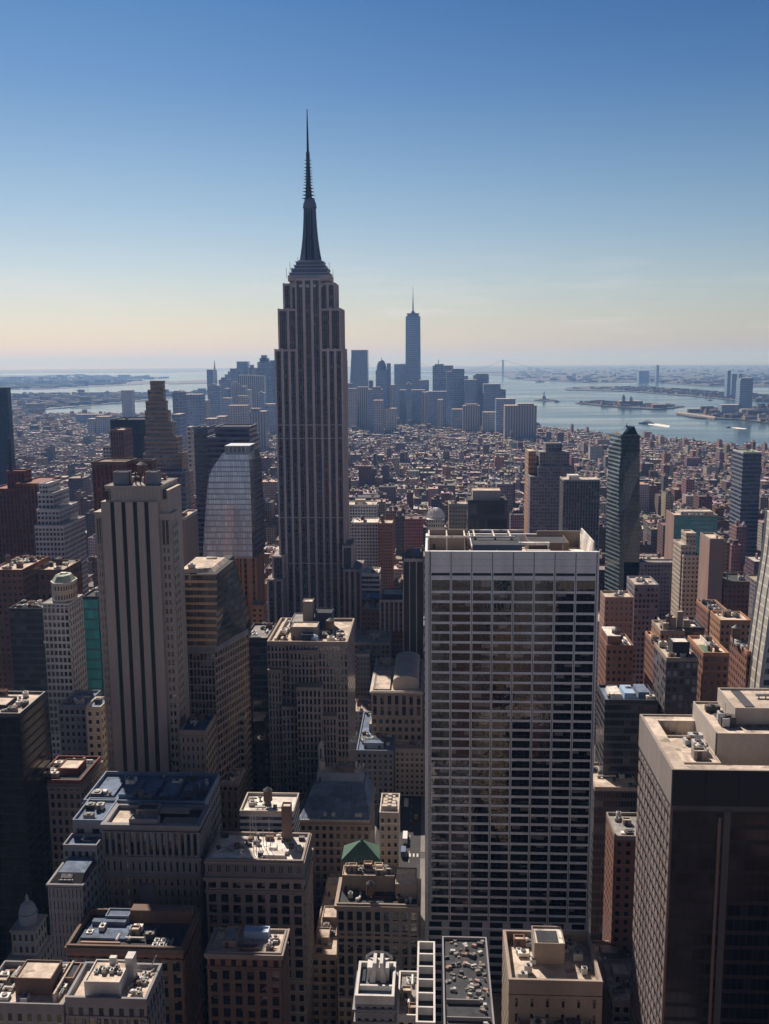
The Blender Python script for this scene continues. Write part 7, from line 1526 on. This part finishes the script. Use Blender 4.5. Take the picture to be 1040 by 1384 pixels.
# the blocks the photographer stands among: they shade the streets below and are mirrored in the glass fronts
behind = [(-62, 48, -46, -7, 256), (-180, -72, -75, -22, 232), (58, 165, -80, -20, 226), (-330, -190, -65, -8, 206), (178, 310, -65, -5, 210), (-215, -130, 40, 95, 118), (95, 175, 20, 70, 110), (-480, -345, -55, 40, 180), (325, 450, -50, 50, 180)]
rest += behind
def body(b, c, wc, rc, full=True, rs=rng):
    x0, x1, y0, y1, z = c; q = [(x0, y0), (x1, y0), (x1, y1), (x0, y1)]; fh = rs.uniform(3.2, 4.2); pw = rs.uniform(2.2, 3.6)
    for i in range(4): b.side(q[i], q[(i+1) % 4], 0, z, 0, pw, fh, wc)
    if full: b.ring(x0, x1, y0, y1, z-.9, z, .45, 0, tuple(min(1, v*1.15) for v in wc)); b.face([(x0+.45, y0+.45, z-.9), (x1-.45, y0+.45, z-.9), (x1-.45, y1-.45, z-.9), (x0+.45, y1-.45, z-.9)], 0, None, rc)
    else: b.face([(*p, z) for p in q], 0, None, rc)
def roof_things(b, c, rs, n, small=1.0):
    x0, x1, y0, y1, z = c
    for _ in range(n):
        w_, d_, h_ = rs.uniform(1.6, 7)*small, rs.uniform(2, 6)*small, rs.uniform(1.5, 5)
        if x1-x0 < w_+2 or y1-y0 < d_+2: continue
        x = rs.uniform(x0+1, x1-w_-1); yy = rs.uniform(y0+1, y1-d_-1); t = rs.choice(WALLC)[0]
        b.box(x, x+w_, yy, yy+d_, z-.9, z+h_, 0, None, 1, None, t, rs.choice(ROOFC)[0])
    if rs.random() < .35 and x1-x0 > 6:
        x = rs.uniform(x0+3, x1-3); yy = rs.uniform(y0+3, max(y0+3.1, y1-3)); i0 = len(b.f); b.cyl(x, yy, z+1.8, z+5, 1.7, 1.6, 0, 7, top=False); b.cyl(x, yy, z+5, z+6.3, 1.8, .1, 0, 7, top=False)
PH = [(.12, .09, .06)]
labels_used = {}
def describe(c, wn, rn, extra):
    x0, x1, y0, y1, z = c; hw = 'low' if z < 24 else 'medium' if z < 45 else 'tall'
    m = proj((x0+x1)/2, y0, z); best = None
    for (sh, a, b_, ya, yb, zz) in HERO:
        pa = proj(a, ya, zz*.5)[0]; pb = proj(b_, ya, zz*.5)[0]; pt = proj((a+b_)/2, ya, zz)[1]; 
        dx = max(0, pa-m[0], m[0]-pb); dd = abs(ya-y0)*.25+dx*2.2
        if best is None or dd < best[0]: best = (dd, sh, pa, pb, ya, yb, dx)
    rel = 'left of' if m[0] < best[2]-4 else 'right of' if m[0] > best[3]+4 else 'behind' if y0 > best[4] else 'in front of'
    if rel in ('left of', 'right of') and y0 > best[5]+25: rel = 'beyond, '+rel
    return hw, wn, rn, extra, rel, best[1], m
infos = []
for i, c in enumerate(taken):
    rs = random.Random(1000+i); wc, wn = rs.choice(WALLC); rc, rn = rs.choice(ROOFC); wc = tuple(v*rs.uniform(.85, 1.15) for v in wc)
    px = abs(proj(c[1], c[2], c[4])[0]-proj(c[0], c[2], c[4])[0]); kind = rs.choice(['tank', 'house', 'units', 'both'])
    infos.append((c, wc, wn, rc, rn, kind, px, describe(c, wn, rn, {'tank': 'tank', 'house': 'hut', 'units': 'vents', 'both': 'tanks'}[kind])))
groups = {}
for inf in infos: groups.setdefault(tuple(inf[7][:6]), []).append(inf)
def lab(inf, extra=True):
    hw, wn, rn, ex, rel, sh, m = inf[7]; return f"{hw} {wn} block with {rn[:-5]} roof, {ex} {rel} {sh}"
for key, L_ in groups.items():
    for inf in L_:
        c, wc, wn, rc, rn, kind, px, ds = inf; rs = random.Random(int(c[0]*7+c[2]))
        b = MB(); body(b, c, wc, rc, True, rs); nm = 'low_rise_building' if c[4] < 30 else 'apartment_building'
        ctr = ((c[0]+c[1])/2, (c[2]+c[3])/2, 0); o = b.build(nm, 'f_tint', None, ctr); z = c[4]-.9; x0, x1, y0, y1 = c[:4]
        tag(o, 'x', 'building' if c[4] < 30 else 'apartment block', 'smaller city buildings'); o['_k'] = 1
        inf_l = lab(inf); inf_o = o; labels_used.setdefault(inf_l, []).append((o, inf))
        if kind in ('tank', 'both'): tank(o, rs.uniform(x0+2.5, x1-2.5), rs.uniform(y0+3, y1-3), z, rs.uniform(1.4, 1.9))
        if kind in ('house', 'both') and x1-x0 > 7: q = rs.uniform(x0+1, x1-6); w_ = rs.uniform(3.5, 5); pent(o, q, q+w_, y0+(y1-y0)*.4, y0+(y1-y0)*.4+rs.uniform(4, 8), z, rs.uniform(2.6, 4.5), rs.choice(['tan', 'brick', 'stone', 'cream']), rs.choice(['roof_tan', 'roof_grey']), 'stair_hut')
        n_ = 4 if px > 26 else 2
        for k in range(n_ if kind != 'units' else n_+2): unit(o, rs.uniform(x0+2, x1-2), rs.uniform(y0+2, y1-2), z, rs.uniform(1.2, 2.6), rs.uniform(1.2, 2.2), rs.uniform(.9, 1.8), rs.choice(['metal_pale', 'roof_white', 'metal_dark']))
for t, L_ in labels_used.items():
    L_.sort(key=lambda q: q[1][0][2])
    for k, (o, inf) in enumerate(L_):
        del o['_k']
        if len(L_) == 1: o['label'] = t
        else:
            nx = ['nearest', 'second nearest', 'third nearest', 'fourth nearest', 'fifth nearest', 'sixth nearest', 'seventh nearest']
            if len(L_) == 2: nx = ['nearer', 'farther']
            o['label'] = nx[min(k, len(nx)-1)]+' '+t
# everything smaller and farther: one mass of rooftops
b = MB(); rs = random.Random(5)
far_n = 0
for c in rest:
    wc = rs.choice([(.24, .24, .26), (.16, .165, .19), (.30, .29, .30)]) if c in behind else tuple(v*rs.uniform(.8, 1.2) for v in rs.choice(WALLC)[0]); rc = tuple(v*rs.uniform(.75, 1.1) for v in rs.choice(ROOFC)[0])
    body(b, c, wc, rc, c[2] < 1300, rs); roof_things(b, c, rs, 4 if c[2] < 1500 else 3 if c[2] < 3000 else 1, .75)
o = b.build('city_rooftops', 'f_tint'); tag(o, 'countless small far rooftops spreading to the river', 'rooftops', None, 'stuff'); print('fillers', len(cand), 'faces', len(o.data.polygons))
# far shores: low scattered roofs and trees as one mass each
def scatter(name, label, cat, poly, n, smin, smax, hmin, hmax, seed, base=1.0):
    rs = random.Random(seed); g = [gz(*p) for p in poly]; G = [(p.x, p.y) for p in g]; X = [p[0] for p in G]; Ys = [p[1] for p in G]; b = MB(); k = 0; tries = 0
    pxs = [p[0] for p in poly]; pys = [p[1] for p in poly]
    while k < n and tries < n*30:
        tries += 1; px = rs.uniform(max(-60, min(pxs)), min(1100, max(pxs))); py = rs.uniform(min(pys), max(pys)); p = gz(px, py)
        if not inpoly(p.x, p.y, G): continue
        s = rs.uniform(smin, smax); h = rs.uniform(hmin, hmax)*(2.2 if rs.random() < .05 else 1); dk = .35 if 'coast' in name or 'peninsula' in name else .75; wc = tuple(v*dk for v in rs.choice(WALLC)[0]); rc = tuple(v*dk for v in rs.choice(ROOFC)[0]) if rs.random() > .5 else (.035, .045, .03)
        b.box(p.x-s, p.x+s*rs.uniform(.4, 1.6), p.y-s*.5, p.y+s*.5, base, base+h, 0, None, 1, None, wc, rc); k += 1
    o = b.build(name, 'f_far'); tag(o, label, cat, None, 'stuff')
scatter('far_shore_rooftops', 'scattered low roofs on the far shore across the narrow river', 'rooftops', [(-60, 535), (275, 530), (320, 531), (240, 535), (195, 540), (130, 546), (65, 552), (30, 562), (-60, 575)], 1100, 9, 40, 6, 22, 61)
scatter('peninsula_rooftops', 'scattered low sheds and roofs on the dark peninsula', 'rooftops', [(-60, 513), (100, 507), (180, 509), (225, 511), (190, 514), (160, 520), (60, 525), (-60, 528)], 500, 25, 90, 8, 26, 62)
scatter('coast_rooftops', 'distant specks of roofs on the low coast across the harbour', 'rooftops', [(690, 497), (1100, 493), (1100, 522), (1040, 522), (960, 522), (920, 519), (870, 516), (800, 517), (700, 512.5)], 700, 12, 60, 6, 18, 63)
scatter('peninsula_trees', 'dark low trees and roofs along the long harbour peninsula', 'trees', [(770, 525), (870, 523), (985, 531), (1100, 540), (1100, 546), (1000, 541), (930, 534), (850, 528.5)], 420, 8, 26, 6, 14, 64)
scatter('riverside_rooftops', 'low roofs on the built-up shore beyond the river', 'rooftops', [(935, 558), (985, 553), (1100, 552), (1100, 578), (1000, 566), (968, 565)], 300, 6, 26, 6, 20, 65)
scatter('island_trees', 'dark trees on the low harbour island', 'trees', [(782, 545), (800, 542.5), (865, 547), (920, 549), (900, 551.5), (840, 550)], 140, 6, 16, 5, 13, 66)
# buildings below the frame that the glass fronts mirror
for i, (x0, x1, y0, y1, z) in enumerate([(-92, -60, 150, 200, 84), (-56, -38, 120, 205, 70), (2, 30, 150, 205, 78), (34, 56, 160, 214, 92), (6, 40, 80, 140, 96), (60, 90, 110, 180, 105)]): pass

# ------------------------------------------------------------------ haze
b = MB(); b.box(-90000, 90000, -90000, 90000, -5.0, 600.0, bottom=True)
m = bpy.data.materials.new('haze'); m.use_nodes = True; n = m.node_tree.nodes; n.clear()
o_ = n.new('ShaderNodeOutputMaterial'); v = n.new('ShaderNodeVolumePrincipled')
v.inputs['Color'].default_value = (*HAZE_COLOR, 1); v.inputs['Density'].default_value = HAZE_DENSITY; v.inputs['Anisotropy'].default_value = .25; v.inputs['Absorption Color'].default_value = (.72, .72, .72, 1)
m.node_tree.links.new(v.outputs[0], o_.inputs['Volume'])
tag(b.build('haze', [m]), 'pale blue haze in the air over the whole city', None, None, 'stuff')
